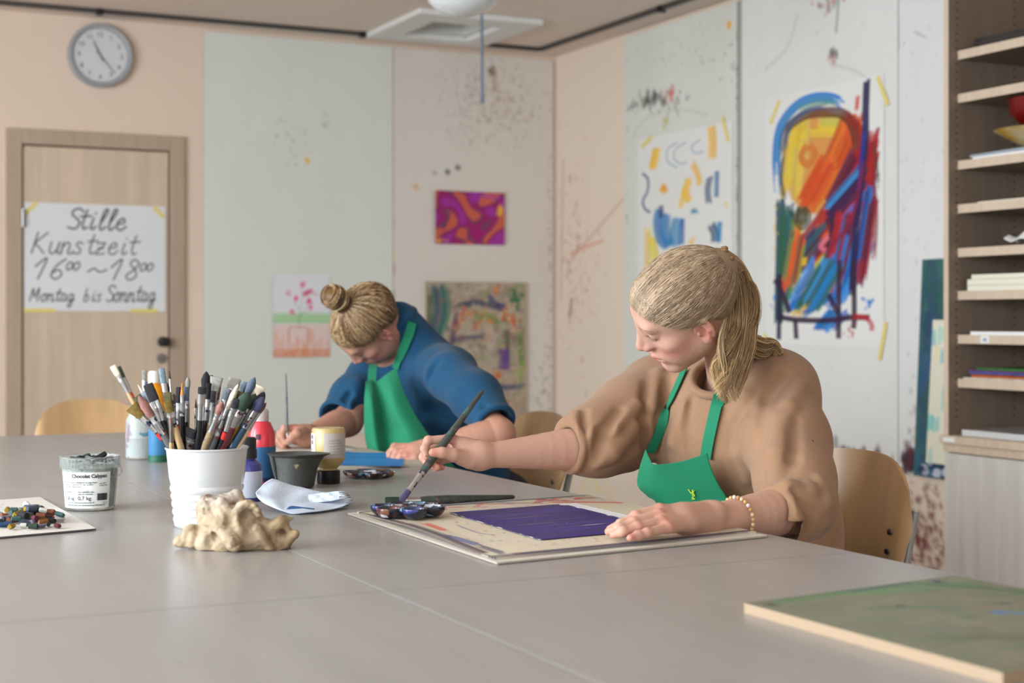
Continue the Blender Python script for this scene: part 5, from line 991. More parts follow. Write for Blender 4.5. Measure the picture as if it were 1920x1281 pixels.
# bead bracelet
bc = wrL+(elL-wrL)*.22; bc = P(1383, 971, 2.655); ba = (elL-wrL)/np.linalg.norm(elL-wrL); u_ = np.cross(ba, [0, 0, 1]); u_ /= np.linalg.norm(u_); v_ = np.cross(u_, ba)
br = empty('bracelet', (0, 0, 0)); br.parent = p1; br.matrix_parent_inverse = Matrix.Translation(p1.location).inverted()
bt = BM().tube([bc+(u_*math.cos(w)+v_*math.sin(w))*.035 for w in np.linspace(0, 2*math.pi, 40)], .0008, n=6); bt.build('cord', MT('beige_cord', col=S(180, 150, 110), rough=.8), br)
for k in range(26):
    w = 2*math.pi*k/26; c = bc+(u_*math.cos(w)+v_*math.sin(w))*.0355-ba*.004*math.sin(w); BM().lathe([(.0001, -.0036), (.0026, -.0026), (.0036, 0), (.0026, .0026), (.0001, .0036)], c=tuple(c), n=10).build('bead', MT('bead_%d' % (k % 4), col=[S(205, 165, 110), S(225, 195, 150), S(190, 145, 90), S(225, 215, 205)][k % 4], rough=.3), br)
# ================= woman in blue
R2 = frame(-8, 60, 52); ear = P(722, 632, 4.38); H2 = ear-R2@np.array([.072, 0, 0])
p2 = empty('person', (1.95, 4.2, 0), 'woman with a blond topknot in a blue turtleneck and green apron bending over her painting', 'person')
SL2, SR2 = P(846, 706, 4.26), P(694, 706, 4.56); NK2 = P(790, 655, 4.50); pel2 = np.array([1.98, 4.22, .56])
s2 = SDF(); W2 = add_head(s2, H2, R2, NK2, .052)
el2 = P(935, 815, 4.02); wr2 = P(806, 846, 3.97); er2 = P(652, 790, 4.42); wq2 = P(575, 818, 4.24)
s2.chain([NK2, np.array([1.80, 4.17, .84]), np.array([1.92, 4.2, .66]), pel2], [.05, .09, .09, .12], .04, .04)
for a, e in ((SL2, el2), (SR2, er2)): s2.chain([NK2-[0, 0, .04], a, (a+e)/2, e], [.045, .045, .042, .040], .03, .02)
s2.limb([el2, el2*.7+wr2*.3, wr2*.75+el2*.25, wr2], [.043, .044, .032, .027], .02); s2.limb([er2, er2*.7+wq2*.3, wq2*.75+er2*.25, wq2], [.042, .042, .03, .025], .02)
mc2 = [P(772, 838, 4.0), P(762, 842, 3.975), P(757, 848, 3.95), P(762, 855, 3.93)]
hand_sdf(s2, wr2, mc2, [[P(740, 838, 4.0), P(731, 850, 3.995), P(738, 858, 3.985)], [P(738, 843, 3.975), P(732, 854, 3.97), P(740, 860, 3.965)], [P(744, 848, 3.95), P(740, 858, 3.945), P(748, 861, 3.945)], [P(752, 855, 3.93), P(749, 861, 3.93), P(758, 862, 3.93)]], [P(795, 852, 3.95), P(780, 860, 3.93), P(768, 863, 3.93), P(758, 863, 3.935)], fr=.0092, wr=.025, pr=.014)
mq2 = [P(551, 803, 4.22), P(545, 808, 4.25), P(543, 815, 4.27), P(546, 822, 4.285)]
hand_sdf(s2, wq2, mq2, [[P(533, 803, 4.2), P(528, 818, 4.19), P(534, 832, 4.185)], [P(526, 812, 4.23), P(522, 826, 4.22), P(531, 837, 4.21)], [P(526, 820, 4.255), P(524, 832, 4.245), P(534, 840, 4.235)], [P(532, 828, 4.27), P(532, 837, 4.26), P(542, 841, 4.25)]], [P(566, 812, 4.2), P(556, 813, 4.17), P(547, 820, 4.165), P(539, 829, 4.175)], fr=.0090, wr=.025, pr=.014)
for q in (-1, 1): hp_ = pel2+[-.02, q*.09, -.02]; kn = np.array([1.50, 4.2+q*.11, .50]); an = np.array([1.47, 4.2+q*.11, .09]); s2.chain([hp_, kn, an, an+[-.12, 0, -.04]], [.075, .05, .035, .022], .03, .02)
V, F_ = s2.mesh(.0034); C = face_col(V, H2, R2, (188, 140, 120), None, .8); C = skin_detail(V, C, [(p, .015) for p in mc2+mq2]); mesh_np('body', V, F_, skinm, p2, col=C); lashes(W2, p2, s2)
for q in (-1, 1): BM().lathe([(.0001, -.0118), (.006, -.0102), (.0102, -.006), (.0118, 0), (.0102, .006), (.006, .0102), (.0001, .0118)], c=tuple(W2(q*.031, .0735, .0245)), n=16).build('eyeball', M_['eye_white'], p2)
tie2 = np.array([0, -.03, .152]); hs2, cap2 = cap('hair', H2, R2, tie2, p2, (80, 58, 40), cutf, .004, skin=headonly(H2, R2, NK2, .052))
B2 = [(150, 118, 82), (112, 82, 54), (186, 156, 116), (88, 64, 44), (76, 54, 38), (226, 200, 158)]
strands_on_head('hair_strands', R2, H2, cap2, hl_all, tie2, 4200, B2, surf=HS, lift=.05, rad=.001, seed=4, wob=.008, m=12, skin=headonly(H2, R2, NK2, .052))
bc2 = W2(0, -.035, .172)
sb = SDF(); sb.ell(bc2, (.030, .030, .028), R2, .01); V, F_ = sb.mesh(.004); bun = mesh_np('hair_bun', V, F_, hairm, p2, col=np.ones((len(V), 3))*np.array(S(105, 76, 46)))
pa = []
for k in range(420):
    a0 = random.uniform(0, 6.28); rr_ = random.uniform(.018, .036); zz = random.uniform(-.022, .022); rr_ = min(rr_, math.sqrt(max(.036**2-zz*zz, 1e-5))); L = random.uniform(2, 4.5); ti = random.uniform(-.25, .25)
    pa.append([bc2+R2@np.array([rr_*math.cos(a0+L*u), rr_*math.sin(a0+L*u), zz+ti*rr_*math.cos(a0+L*u)]) for u in np.linspace(0, 1, 12)])
pa = np.array(pa); cb = np.array([S(c) for c in B2])[rng.integers(0, 6, 420)][:, None]*np.ones((1, 12, 1)); strands('bun_strands', pa, np.full(pa.shape[:2], .0013), cb, hairm, bun)
lp_ = [P(684, 560, 4.46), P(676, 545, 4.45), P(688, 538, 4.44), P(698, 545, 4.43), P(694, 560, 4.43)]; lock('hair_loop', lp_, [.006, .008, .008, .007, .005], 90, B2, cap2, seed=8, rad=.0013)
# blue turtleneck
blue = mat('blue_knit', S(14, 68, 102), .95, var=.08, vscale=10, bump=.3, bscale=500, sheen=.08)
w2 = SDF(); w2.ell((1.79, 4.16, .84), (.13, .17, .16), None, .05); w2.ell((1.90, 4.2, .66), (.14, .175, .2), None, .08)
w2.chain([SL2, NK2+[.03, 0, -.06], SR2], [.062, .07, .062], .05, .03); w2.ell(P(840, 690, 4.42), (.08, .10, .06), None, .05)
w2.chain([SL2, P(893, 745, 4.14), P(926, 788, 4.05)], [.068, .066, .054], .03, .03); cE = P(620, 788, 4.38)
w2.chain([SR2, P(660, 745, 4.49), P(634, 778, 4.43)], [.062, .060, .052], .03, .03)
hn2 = W2(0, -.045, -.075)-NK2; hl2 = np.linalg.norm(hn2); hn2 /= hl2; w2.cone(NK2-hn2*.02, NK2+hn2*hl2*.95, .070, .062, .03); w2.torus(NK2+hn2*hl2*.95, hn2, .055, .012, .006)
folds(w2, [(a, r, 3.6, 5.0) for a, r in (([(870, 690), (900, 740), (940, 775)], .014), ([(830, 720), (870, 770), (900, 790)], .014), ([(850, 700), (885, 755), (920, 785)], -.012), ([(800, 760), (850, 780)], -.014), ([(800, 790), (850, 800)], .014), ([(670, 720), (650, 760), (640, 785)], .013), ([(655, 740), (635, 770)], -.009), ([(770, 680), (790, 740), (780, 800)], .014), ([(760, 690), (765, 760)], -.012), ([(640, 760), (655, 785)], -.008), ([(905, 760), (930, 790)], -.008), ([(820, 680), (800, 720)], -.01))], .03)
ce = P(927, 790, 4.05); cd_ = np.array([.06, -.05, -1.0])*1.0; cd_ = (el2-P(893, 745, 4.14)); cd_ /= np.linalg.norm(cd_); w2.plane(ce+cd_*.012, cd_, ce-.12, ce+.12, .004); w2.torus(ce+cd_*.004, cd_, .050, .008, .006); w2.cone(ce, ce+cd_*.06, .042, .048, .004, 's')
ce = P(634, 780, 4.43); cd_ = (er2*0+wq2-P(660, 745, 4.49)); cd_ /= np.linalg.norm(cd_); w2.plane(ce+cd_*.018, cd_, ce-.12, ce+.12, .004); w2.torus(ce+cd_*.010, cd_, .048, .008, .006); w2.cone(ce, ce+cd_*.07, .042, .046, .004, 's')
V, F_ = w2.mesh(.0042); mesh_np('sweater', V, F_, blue, p2)
tr = SDF(); tr.ell(pel2+[.02, 0, -.02], (.14, .18, .12), None, .04)
for q in (-1, 1): tr.chain([pel2+[-.02, q*.09, -.02], np.array([1.50, 4.2+q*.11, .50]), np.array([1.47, 4.2+q*.11, .11])], [.092, .068, .058], .03, .02); shoe(p2, np.array([1.47, 4.2+q*.11, .08]))
V, F_ = tr.mesh(.009); mesh_np('trousers', V, F_, M_['dark_denim'], p2)
rows = [[(686, 716, 4.31), (697, 712, 4.33), (706, 716, 4.33), (725, 702, 4.32), (743, 690, 4.33)], [(684, 740, 4.28), (697, 742, 4.27), (712, 745, 4.30), (733, 735, 4.27), (754, 725, 4.29)], [(683, 775, 4.27), (700, 778, 4.25), (720, 778, 4.29), (742, 772, 4.24), (772, 765, 4.26)], [(684, 810, 4.27), (703, 815, 4.24), (727, 812, 4.28), (760, 806, 4.22), (793, 800, 4.24)], [(688, 836, 4.26), (708, 846, 4.22), (735, 846, 4.26), (772, 838, 4.18), (815, 832, 4.22)], [(697, 850, 4.28), (714, 856, 4.26), (745, 856, 4.30), (782, 852, 4.2), (830, 852, 4.24)]]
g2 = np.array([[P(*q) for q in r_] for r_ in rows]); g2 = np.concatenate([g2, [g2[-1]+np.array([.12, 0, -.12])]])
ap2 = patch('apron', g2, 54, 40, .0025, apronm, p2)
ribbon('strap', [P(697, 718, 4.325), P(698, 700, 4.35), P(699, 690, 4.37), P(701, 683, 4.39)], [-FW]*4, .024, .002, apronm, ap2); 
strap(w2, ap2, [(743, 692), (752, 668), (760, 645), (768, 622), (771, 605)], .026, .005)
# ------------------------------------------------------------------ things on the tables
FD = FW.copy()
def on(px, py, r=0.0): p = zpl(px, py); return p+FD*r            # centre of a round base whose front edge shows at px, py
# ---- brushes
def pm(key, c, **k): return MT('paint_'+key, col=S(*c), **k)
splat = [(60, .62, S(62, 72, 96)), (45, .66, S(175, 175, 170)), (75, .68, S(110, 62, 60))]
HAND = {'black': pm('black_handle', (26, 26, 30), rough=.3, mottled=[(70, .68, S(150, 150, 150))]), 'grey': pm('grey_handle', (95, 98, 100), rough=.4, mottled=splat), 'wood': pm('wood_handle', (205, 175, 130), rough=.5, mottled=[(60, .68, S(90, 70, 50))]),
        'red': pm('red_handle', (95, 38, 44), rough=.35, mottled=splat), 'blue': pm('blue_handle', (45, 75, 100), rough=.4, mottled=splat), 'ochre': pm('ochre_handle', (200, 140, 50), rough=.4), 'stained': pm('stained_handle', (150, 130, 100), rough=.5, mottled=splat), 'teal': pm('paint_crusted_handle', (66, 72, 68), rough=.5, bump=.4, bscale=150, var=.3, vscale=60, mottled=[(34, .58, S(58, 92, 92)), (50, .62, S(104, 88, 82)), (60, .66, S(40, 42, 48))])}
BRS = {'olive': (78, 76, 44), 'dark': (45, 45, 50), 'pink': (150, 105, 98), 'slate': (120, 130, 140), 'skyblue': (120, 142, 158), 'cream': (215, 205, 185), 'green': (45, 65, 55), 'violet': (75, 75, 115), 'brown': (110, 75, 65), 'orange': (185, 125, 60), 'bluegrey': (85, 100, 120), 'black': (25, 25, 30), 'grey': (140, 138, 132), 'ochre': (120, 98, 44)}
BM_MAT = {k: mat('bristle_'+k, S(*v), .8, var=.3, vscale=120, bump=.5, bscale=700) for k, v in BRS.items()}
ferr = mat('stained_ferrule', S(185, 185, 185), .28, metal=.9, mottled=splat); redband = MT('red_band', col=S(190, 45, 40), rough=.4)
def axis_frame(a, b, view=None):
    t = (b-a)/np.linalg.norm(b-a); v = (-FW if view is None else view); s = np.cross(t, v); s /= np.linalg.norm(s); n = np.cross(s, t); return t, s, n
def paintbrush(tip, end, label, bris='dark', handle='black', kind='round', w=.012, lb=.03, lf=.035, band=False, group=None, name='paintbrush', hr=.0045, parent=None, twist=0.0):
    """tip = end of the bristles, end = far end of the handle"""
    tip = np.array(tip); end = np.array(end); t, s, n = axis_frame(tip, end)
    s, n = s*math.cos(twist)+n*math.sin(twist), n*math.cos(twist)-s*math.sin(twist)
    r = empty(name, tuple(end), label, 'brush', group); L = np.linalg.norm(end-tip)
    def prof(name, pts, m, par, nseg=14):
        V = []; Fc = []; N_ = nseg
        for d, a, b_ in pts:
            for k in range(N_): ph = 2*math.pi*k/N_; V.append(tip+t*d+s*a*math.cos(ph)+n*b_*math.sin(ph))
        for i in range(len(pts)-1):
            for k in range(N_): Fc.append([i*N_+k, i*N_+(k+1) % N_, (i+1)*N_+(k+1) % N_, (i+1)*N_+k])
        Fc.append(list(range(N_))[::-1]); Fc.append([(len(pts)-1)*N_+k for k in range(N_)]); return BM().add(V, Fc, True).build(name, m, par, angle=50)
    h = w/2
    if kind == 'round': P_ = [(0, .0006, .0006), (lb*.15, h*.55, h*.55), (lb*.45, h, h), (lb*.8, h*.85, h*.85), (lb, h*.7, h*.7)]; fw, ft = h*.72, h*.72
    elif kind == 'pointed': P_ = [(0, .0004, .0004), (lb*.5, h*.6, h*.6), (lb, h, h)]; fw, ft = h, h
    elif kind == 'fan': P_ = [(0, h*1.5, .0025), (lb*.2, h*1.45, .004), (lb*.6, h*1.1, .0045), (lb, h*.8, .004)]; fw, ft = h*.8, .004
    else: P_ = [(0, h*.94, .0016), (lb*.1, h, .0024), (lb*.6, h, .0038), (lb, h*.92, .0042)]; fw, ft = h*.94, .0044
    prof('bristles', P_, BM_MAT[bris], r, 18)
    prof('ferrule', [(lb-.002, fw*1.02, ft*1.02), (lb+lf*.3, fw*.95, ft*1.05), (lb+lf*.33, fw*1.0, ft*1.12), (lb+lf*.37, fw*.93, ft*1.05), (lb+lf, hr*1.05, hr*1.05)], ferr, r)
    q = lb+lf-.002; hd = prof('handle', [(q, hr, hr), (q+.02, hr*1.15, hr*1.15), (q+(L-q)*.3, hr*1.2, hr*1.2), (q+(L-q)*.7, hr*.85, hr*.85), (L-.004, hr*.6, hr*.6), (L, hr*.3, hr*.3)], HAND[handle], r, 12)
    if band: prof('band', [(q+.004, hr*1.16, hr*1.16), (q+.018, hr*1.24, hr*1.24)], redband, hd)
    return r
# white pot
pc = zpl(376, 994)+FD*.056; PZ = TZ; Rr = .0705; Rb = .056; Hh = .137
pot = empty('brush_pot', tuple(pc), 'ribbed white metal pot full of used paintbrushes', 'pot')
prof = [(0, .0), (Rb-.003, .0), (Rb, .003)]
for k in range(5): z = .012+k*.0135; rr = Rb+(Rr-Rb)*(z/Hh); prof += [(rr-.0004, z-.004), (rr+.0010, z), (rr+.0008, z+.004), (rr-.0008, z+.0068)]
for z in (.085, .1, .12, Hh-.003): prof.append((Rb+(Rr-Rb)*(z/Hh), z))
prof += [(Rr+.0016, Hh-.002), (Rr+.0018, Hh), (Rr+.0008, Hh+.0012), (Rr-.001, Hh), (Rr-.0025, Hh-.006), (Rb-.0015, .006), (0, .004)]
BM().lathe(prof, c=tuple(pc), n=72).build('body', MT('white_enamel', col=S(204, 205, 206), rough=.22, coat=.4, mottled=[(38, .73, S(70, 80, 90)), (24, .76, S(190, 150, 130))]), pot)
zr = TZ+Hh
def inpot(tx, ty, rx, dd, **k):
    """brush seen with its tip at tx,ty leaving the rim at rx; dd = depth offset of the tip"""
    dc = (pc-CAM)@FW; rim = P(rx, 600+(CAM[2]-zr)/dc*FPX, dc+dd*.35); o = rim-pc; o[2] = 0; L_ = np.linalg.norm(o); o = o*min(1, (Rr-.010)/max(L_, 1e-6)); rim = np.array([pc[0]+o[0], pc[1]+o[1], zr])
    tip = P(tx, ty, dc+dd); d = rim-tip; d /= np.linalg.norm(d); s = 0
    while s < .15:
        q = rim+d*(s+.004); rad = Rb+(Rr-Rb)*max(q[2]-TZ, 0)/Hh-.010
        if q[2] < TZ+.010 or math.hypot(q[0]-pc[0], q[1]-pc[1]) > rad: break
        s += .004
    return paintbrush(tip, rim+d*s, group='paintbrushes in the white pot', **k)
Z = lambda x, y: (200+x/3.05, 640+y/3.05)
BL_ = [((140, 370), 322, -.02, dict(label='leftmost brush leaning over the rim, splayed ochre flat bristles and red band', bris='ochre', handle='black', kind='fan', w=.016, lb=.028, band=True)),
 ((172, 315), 334, .02, dict(label='black-handled flat brush with olive bristles behind the leftmost brush', bris='olive', kind='flat', w=.016, lb=.03, band=True)),
 ((182, 312), 350, -.03, dict(label='grey-handled brush with a long rounded pink-brown head leaning left', bris='pink', handle='grey', kind='round', w=.017, lb=.045, hr=.006)),
 ((205, 292), 352, .03, dict(label='flat brush with slate grey bristles leaning left behind the pink-headed brush', bris='slate', handle='grey', kind='flat', w=.018, lb=.028)),
 ((235, 245), 345, .0, dict(label='wide flat brush with black bristles and dark ferrule leaning left', bris='black', kind='flat', w=.02, lb=.034)),
 ((178, 248), 340, .05, dict(label='thin brush with pale worn tip far left at the back', bris='cream', handle='stained', kind='pointed', w=.006, lb=.02, hr=.003)),
 ((314, 155), 350, .03, dict(label='tallest left brush with flat sky blue bristles', bris='skyblue', handle='stained', kind='flat', w=.011, lb=.03)),
 ((342, 235), 356, .04, dict(label='small brush with dark round head behind the olive one', bris='dark', handle='grey', kind='round', w=.009, lb=.02)),
 ((358, 165), 392, .02, dict(label='very thin liner brush with fine dark point', bris='dark', handle='blue', kind='pointed', w=.004, lb=.018, hr=.0028)),
 ((347, 292), 372, .0, dict(label='brush with thick square olive bristles standing nearly upright', bris='olive', handle='wood', kind='flat', w=.015, lb=.032)),
 ((346, 345), 425, -.045, dict(label='natural wood brush with short pale green bristles in front', bris='ochre', handle='wood', kind='flat', w=.014, lb=.022, lf=.022, hr=.005)),
 ((365, 420), 372, -.05, dict(label='plain wooden brush handle with reddish tip at the front left', bris='pink', handle='wood', kind='pointed', w=.006, lb=.02, hr=.0035)),
 ((411, 262), 405, .0, dict(label='upright flat brush with black bristles and red band', bris='black', kind='flat', w=.010, lb=.03, band=True)),
 ((432, 235), 432, -.02, dict(label='upright pointed brush with orange-brown tip', bris='orange', handle='black', kind='pointed', w=.007, lb=.024)),
 ((465, 205), 452, .03, dict(label='brush with small grey rounded head right of the orange pointed one', bris='grey', handle='stained', kind='round', w=.010, lb=.02)),
 ((456, 262), 446, -.01, dict(label='flat brush with blue-grey bristles right of the orange pointed one', bris='bluegrey', handle='black', kind='flat', w=.010, lb=.026)),
 ((480, 500), 478, -.03, dict(label='short thick black brush low in the middle of the pot', bris='black', handle='black', kind='flat', w=.02, lb=.02, lf=.02, hr=.007)),
 ((570, 172), 548, .02, dict(label='tallest brush in the middle with a large black mop head', bris='black', handle='black', kind='round', w=.017, lb=.034)),
 ((547, 262), 528, -.045, dict(label='black brush with wide silver ferrule and flat dark bristles in front centre', bris='dark', handle='black', kind='flat', w=.015, lb=.014, lf=.045, hr=.0065)),
 ((598, 195), 560, .04, dict(label='brush with narrow dark flat bristles behind the mop head', bris='dark', handle='stained', kind='flat', w=.008, lb=.034)),
 ((630, 205), 568, .0, dict(label='brush with large splayed grey bristles right of the mop head', bris='grey', handle='black', kind='fan', w=.016, lb=.03)),
 ((640, 250), 590, .05, dict(label='brush with stained wooden handle behind the splayed grey one', bris='brown', handle='stained', kind='flat', w=.01, lb=.03)),
 ((620, 330), 606, .06, dict(label='small flat brush half hidden at the back centre', bris='slate', handle='wood', kind='flat', w=.01, lb=.02)),
 ((662, 345), 560, -.05, dict(label='spattered wooden brush with dusty pink head leaning right in front', bris='pink', handle='stained', kind='round', w=.014, lb=.026, hr=.006)),
 ((735, 212), 640, .02, dict(label='widest flat brush with grey bristles and broad silver ferrule', bris='grey', handle='stained', kind='flat', w=.022, lb=.022, lf=.04)),
 ((752, 245), 598, -.04, dict(label='grey-handled brush with a long slim cream head leaning right', bris='cream', handle='grey', kind='round', w=.012, lb=.05, hr=.006)),
 ((792, 232), 690, .05, dict(label='brush with pale teal tip at the back right', bris='skyblue', handle='stained', kind='flat', w=.012, lb=.024)),
 ((772, 292), 640, -.03, dict(label='flat brush with dark olive bristles and red band leaning right', bris='olive', handle='black', kind='flat', w=.018, lb=.032, band=True)),
 ((848, 205), 670, .0, dict(label='brush with upright dark blue-grey mop head, tallest on the right', bris='bluegrey', handle='blue', kind='round', w=.016, lb=.034)),
 ((880, 258), 700, .04, dict(label='brush with splayed cream bristles on the far right', bris='cream', handle='wood', kind='fan', w=.014, lb=.028)),
 ((812, 290), 660, -.05, dict(label='red-handled brush with bulky dark green head', bris='green', handle='red', kind='round', w=.024, lb=.036, hr=.0065)),
 ((852, 300), 690, -.01, dict(label='brush with dark green head and ochre handle leaning right', bris='green', handle='ochre', kind='round', w=.02, lb=.03, hr=.006)),
 ((903, 290), 716, .02, dict(label='brush with blackish round head pointing far right', bris='dark', handle='stained', kind='round', w=.016, lb=.026)),
 ((897, 318), 716, -.03, dict(label='blue-handled brush with violet oval head pointing far right', bris='violet', handle='blue', kind='round', w=.018, lb=.03, hr=.006)),
 ((912, 352), 742, -.02, dict(label='slim wooden brush with small brown pointed head, rightmost', bris='brown', handle='wood', kind='round', w=.008, lb=.022)),
 ((700, 300), 648, .03, dict(label='brush with silver ferrule hidden among the leaning brushes', bris='slate', handle='grey', kind='flat', w=.014, lb=.03)),
 ((510, 330), 512, .05, dict(label='thin stained brush behind the centre gap', bris='brown', handle='stained', kind='pointed', w=.006, lb=.02, hr=.003)),
 ((290, 330), 368, .05, dict(label='thin brush crossing behind the black flat brush', bris='grey', handle='stained', kind='pointed', w=.007, lb=.025, hr=.0035))]
BL_ += [((258, 275), 366, .045, dict(label='dark flat brush behind the wide black one on the left', bris='dark', handle='black', kind='flat', w=.012, lb=.03)), ((385, 300), 396, .04, dict(label='stained brush behind the black flat brush with red band', bris='brown', handle='stained', kind='round', w=.009, lb=.02)),
 ((585, 240), 556, -.01, dict(label='black-handled brush close behind the mop-headed brush', bris='black', handle='black', kind='flat', w=.010, lb=.03)), ((612, 285), 575, -.03, dict(label='thin spattered wooden brush right of centre', bris='dark', handle='stained', kind='flat', w=.009, lb=.022)), ((690, 270), 618, .0, dict(label='brush with short slate bristles between the cream and the grey ones', bris='slate', handle='stained', kind='flat', w=.013, lb=.022)),
 ((815, 260), 680, .03, dict(label='black brush behind the dark green head', bris='black', handle='black', kind='flat', w=.014, lb=.03)), ((868, 350), 728, .01, dict(label='blue handled brush low on the right edge', bris='slate', handle='blue', kind='flat', w=.010, lb=.022)), ((745, 330), 650, -.055, dict(label='black brush with red band and silver ferrule in front on the right', bris='dark', handle='black', kind='flat', w=.013, lb=.02, lf=.045, band=True))]
for i, ((tx, ty), rx, dd, k) in enumerate(BL_): a = Z(tx, ty); inpot(a[0], a[1], Z(rx, 0)[0], dd, twist=random.uniform(-.5, .5), **k)
# ---- weathered bone
bn = SDF(); bz = lambda x, y, d=2.43: P(200+x/3.05, 640+y/3.05, d)
bn.chain([bz(430, 1140), bz(500, 1125), bz(570, 1130)], [.010, .011, .015], .006, .006); bn.cone(bz(400, 1152), bz(470, 1148), .005, .011, .008); bn.ell(bz(480, 1090), (.014, .012, .012), None, .005)
bn.ell(bz(590, 1140), (.024, .028, .027), None, .006); bn.ell(bz(700, 1080), (.040, .036, .040), None, .009); bn.ell(bz(760, 1120), (.035, .035, .030), None, .009)
bn.ell(bz(590, 980, 2.45), (.022, .024, .030), None, .006); bn.ell(bz(650, 940, 2.45), (.020, .02, .018), None, .004); bn.ell(bz(565, 930, 2.44), (.011, .012, .015), None, .004); bn.ell(bz(700, 905, 2.46), (.014, .02, .010), None, .005); bn.ell(bz(745, 910, 2.46), (.013, .013, .018), None, .005)
bn.cone(bz(600, 925, 2.43), bz(660, 985, 2.41), .009, .007, .004); bn.cone(bz(660, 925, 2.42), bz(700, 990, 2.41), .009, .006, .004); bn.cone(bz(600, 1000, 2.42), bz(560, 920, 2.42), .006, .004, .006)
for a in np.linspace(0, 6.28, 13)[:-1]: bn.ell(bz(800+62*math.cos(a), 1015+78*math.sin(a), 2.405), (.0075, .009, .0075), None, .004)
bn.ell(bz(800, 1010, 2.44), (.024, .026, .028), None, .005); bn.ell(bz(812, 1005, 2.392), (.012, .012, .018), None, .008, 's'); bn.ell(bz(835, 1060, 2.40), (.014, .01, .022), None, .01, 's')
bn.ell(bz(900, 1110, 2.44), (.030, .026, .028), None, .009); bn.ell(bz(960, 1140, 2.44), (.028, .026, .022), None, .006); bn.cone(bz(930, 1080, 2.43), bz(1000, 1030, 2.42), .014, .009, .008); bn.cone(bz(1000, 1030, 2.42), bz(1070, 1012, 2.42), .009, .002, .006); bn.cone(bz(1000, 1180, 2.43), bz(1085, 1100, 2.42), .010, .004, .008); bn.cone(bz(1080, 1110, 2.42), bz(1080, 1085, 2.42), .004, .002, .004); bn.cone(bz(1030, 1060, 2.42), bz(1060, 1100, 2.43), .005, .005, .006)
bn.ell(bz(1000, 1115, 2.395), (.020, .016, .011), None, .006, 's'); bn.ell(bz(590, 1155, 2.395), (.010, .012, .016), None, .006, 's'); bn.ell(bz(625, 1110, 2.40), (.006, .01, .010), None, .005, 's'); bn.ell(bz(870, 1185, 2.40), (.012, .012, .008), None, .006, 's')
bn.cone(bz(650, 1190), bz(790, 1185), .012, .012, .02); bn.cone(bz(830, 1140), bz(960, 1185), .014, .010, .02)
bn.ell(bz(545, 1075, 2.40), (.012, .02, .007), None, .004, 's'); bn.ell(bz(700, 1010, 2.395), (.008, .012, .012), None, .004, 's'); bn.ell(bz(880, 1040, 2.40), (.010, .016, .010), None, .005, 's'); bn.cone(bz(640, 1060, 2.40), bz(730, 1160, 2.39), .009, .012, .006); bn.cone(bz(860, 1080, 2.41), bz(930, 1180, 2.41), .010, .008, .005); bn.cone(bz(500, 1110, 2.42), bz(480, 1165, 2.42), .007, .005, .004)
bn.plane((0, 0, TZ+.0005), (0, 0, -1), bz(400, 1200)-.2, bz(1090, 900)+.25, .002)
def bump_(p): return .0008*np.sin(p[:, 0]*310+2*np.sin(p[:, 2]*190))*np.sin(p[:, 1]*270+1.7*np.sin(p[:, 0]*150))*np.sin(p[:, 2]*330)+.0012*np.sin(p[:, 0]*120+1)*np.sin(p[:, 2]*140+p[:, 1]*90)
bn.disp(bump_, bz(400, 1200)-.2, bz(1090, 900)+.25)
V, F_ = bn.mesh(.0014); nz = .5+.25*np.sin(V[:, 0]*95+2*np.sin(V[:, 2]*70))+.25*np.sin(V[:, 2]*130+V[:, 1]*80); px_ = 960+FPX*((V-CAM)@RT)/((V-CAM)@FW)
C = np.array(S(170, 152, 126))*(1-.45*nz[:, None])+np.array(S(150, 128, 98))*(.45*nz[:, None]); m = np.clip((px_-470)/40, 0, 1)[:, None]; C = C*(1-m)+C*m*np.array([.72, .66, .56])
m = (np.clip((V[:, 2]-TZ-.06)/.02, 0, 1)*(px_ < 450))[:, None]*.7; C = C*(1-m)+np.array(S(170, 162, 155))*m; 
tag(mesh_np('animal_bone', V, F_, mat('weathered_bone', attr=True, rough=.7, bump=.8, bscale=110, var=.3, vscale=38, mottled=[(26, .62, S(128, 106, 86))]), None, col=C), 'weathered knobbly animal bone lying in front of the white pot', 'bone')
# ---- clear bucket
bc_ = zpl(156, 960)+FD*.048; t = empty('clear_bucket', tuple(bc_), 'clear plastic bucket of dark chalk pieces with a printed white label', 'bucket'); bh = .1
clear = mat('cloudy_clear_plastic', S(236, 242, 241), .08, trans=.88, ior=1.2, var=.05, vscale=30)
BM().lathe([(.0, .001), (.043, .001), (.046, .004), (.0525, bh-.022), (.0545, bh-.02), (.0548, bh-.003), (.0565, bh-.001), (.0565, bh+.001), (.053, bh+.0015), (.0525, bh-.003), (.051, bh-.022), (.0445, .006), (0, .004)], c=tuple(bc_), n=64).build('body', clear, t)
rb = BM()
for k in range(44):
    w = 2*math.pi*k/44; c = bc_+np.array([math.cos(w)*.0553, math.sin(w)*.0553, bh-.011]); rb.box((-.0009, -.0009, -.008), (.0009, .0009, .008), M=Matrix.Translation(Vector(c))@Matrix.Rotation(w, 4, 'Z'))
rb.build('rim_ribs', clear, t)
BM().lathe([(0, .0), (.0435, .0), (.0505, bh-.026), (0, bh-.024)], c=tuple(bc_+[0, 0, .0065]), n=40).build('chalk_dust_filling', MT('chalk_filling', col=S(160, 166, 160), rough=.9, var=.3, vscale=60, mottled=[(70, .6, S(60, 80, 75)), (50, .64, S(200, 200, 190))]), t)
fa = math.atan2(-FW[1], -FW[0])                                      # direction of the lens seen from an object
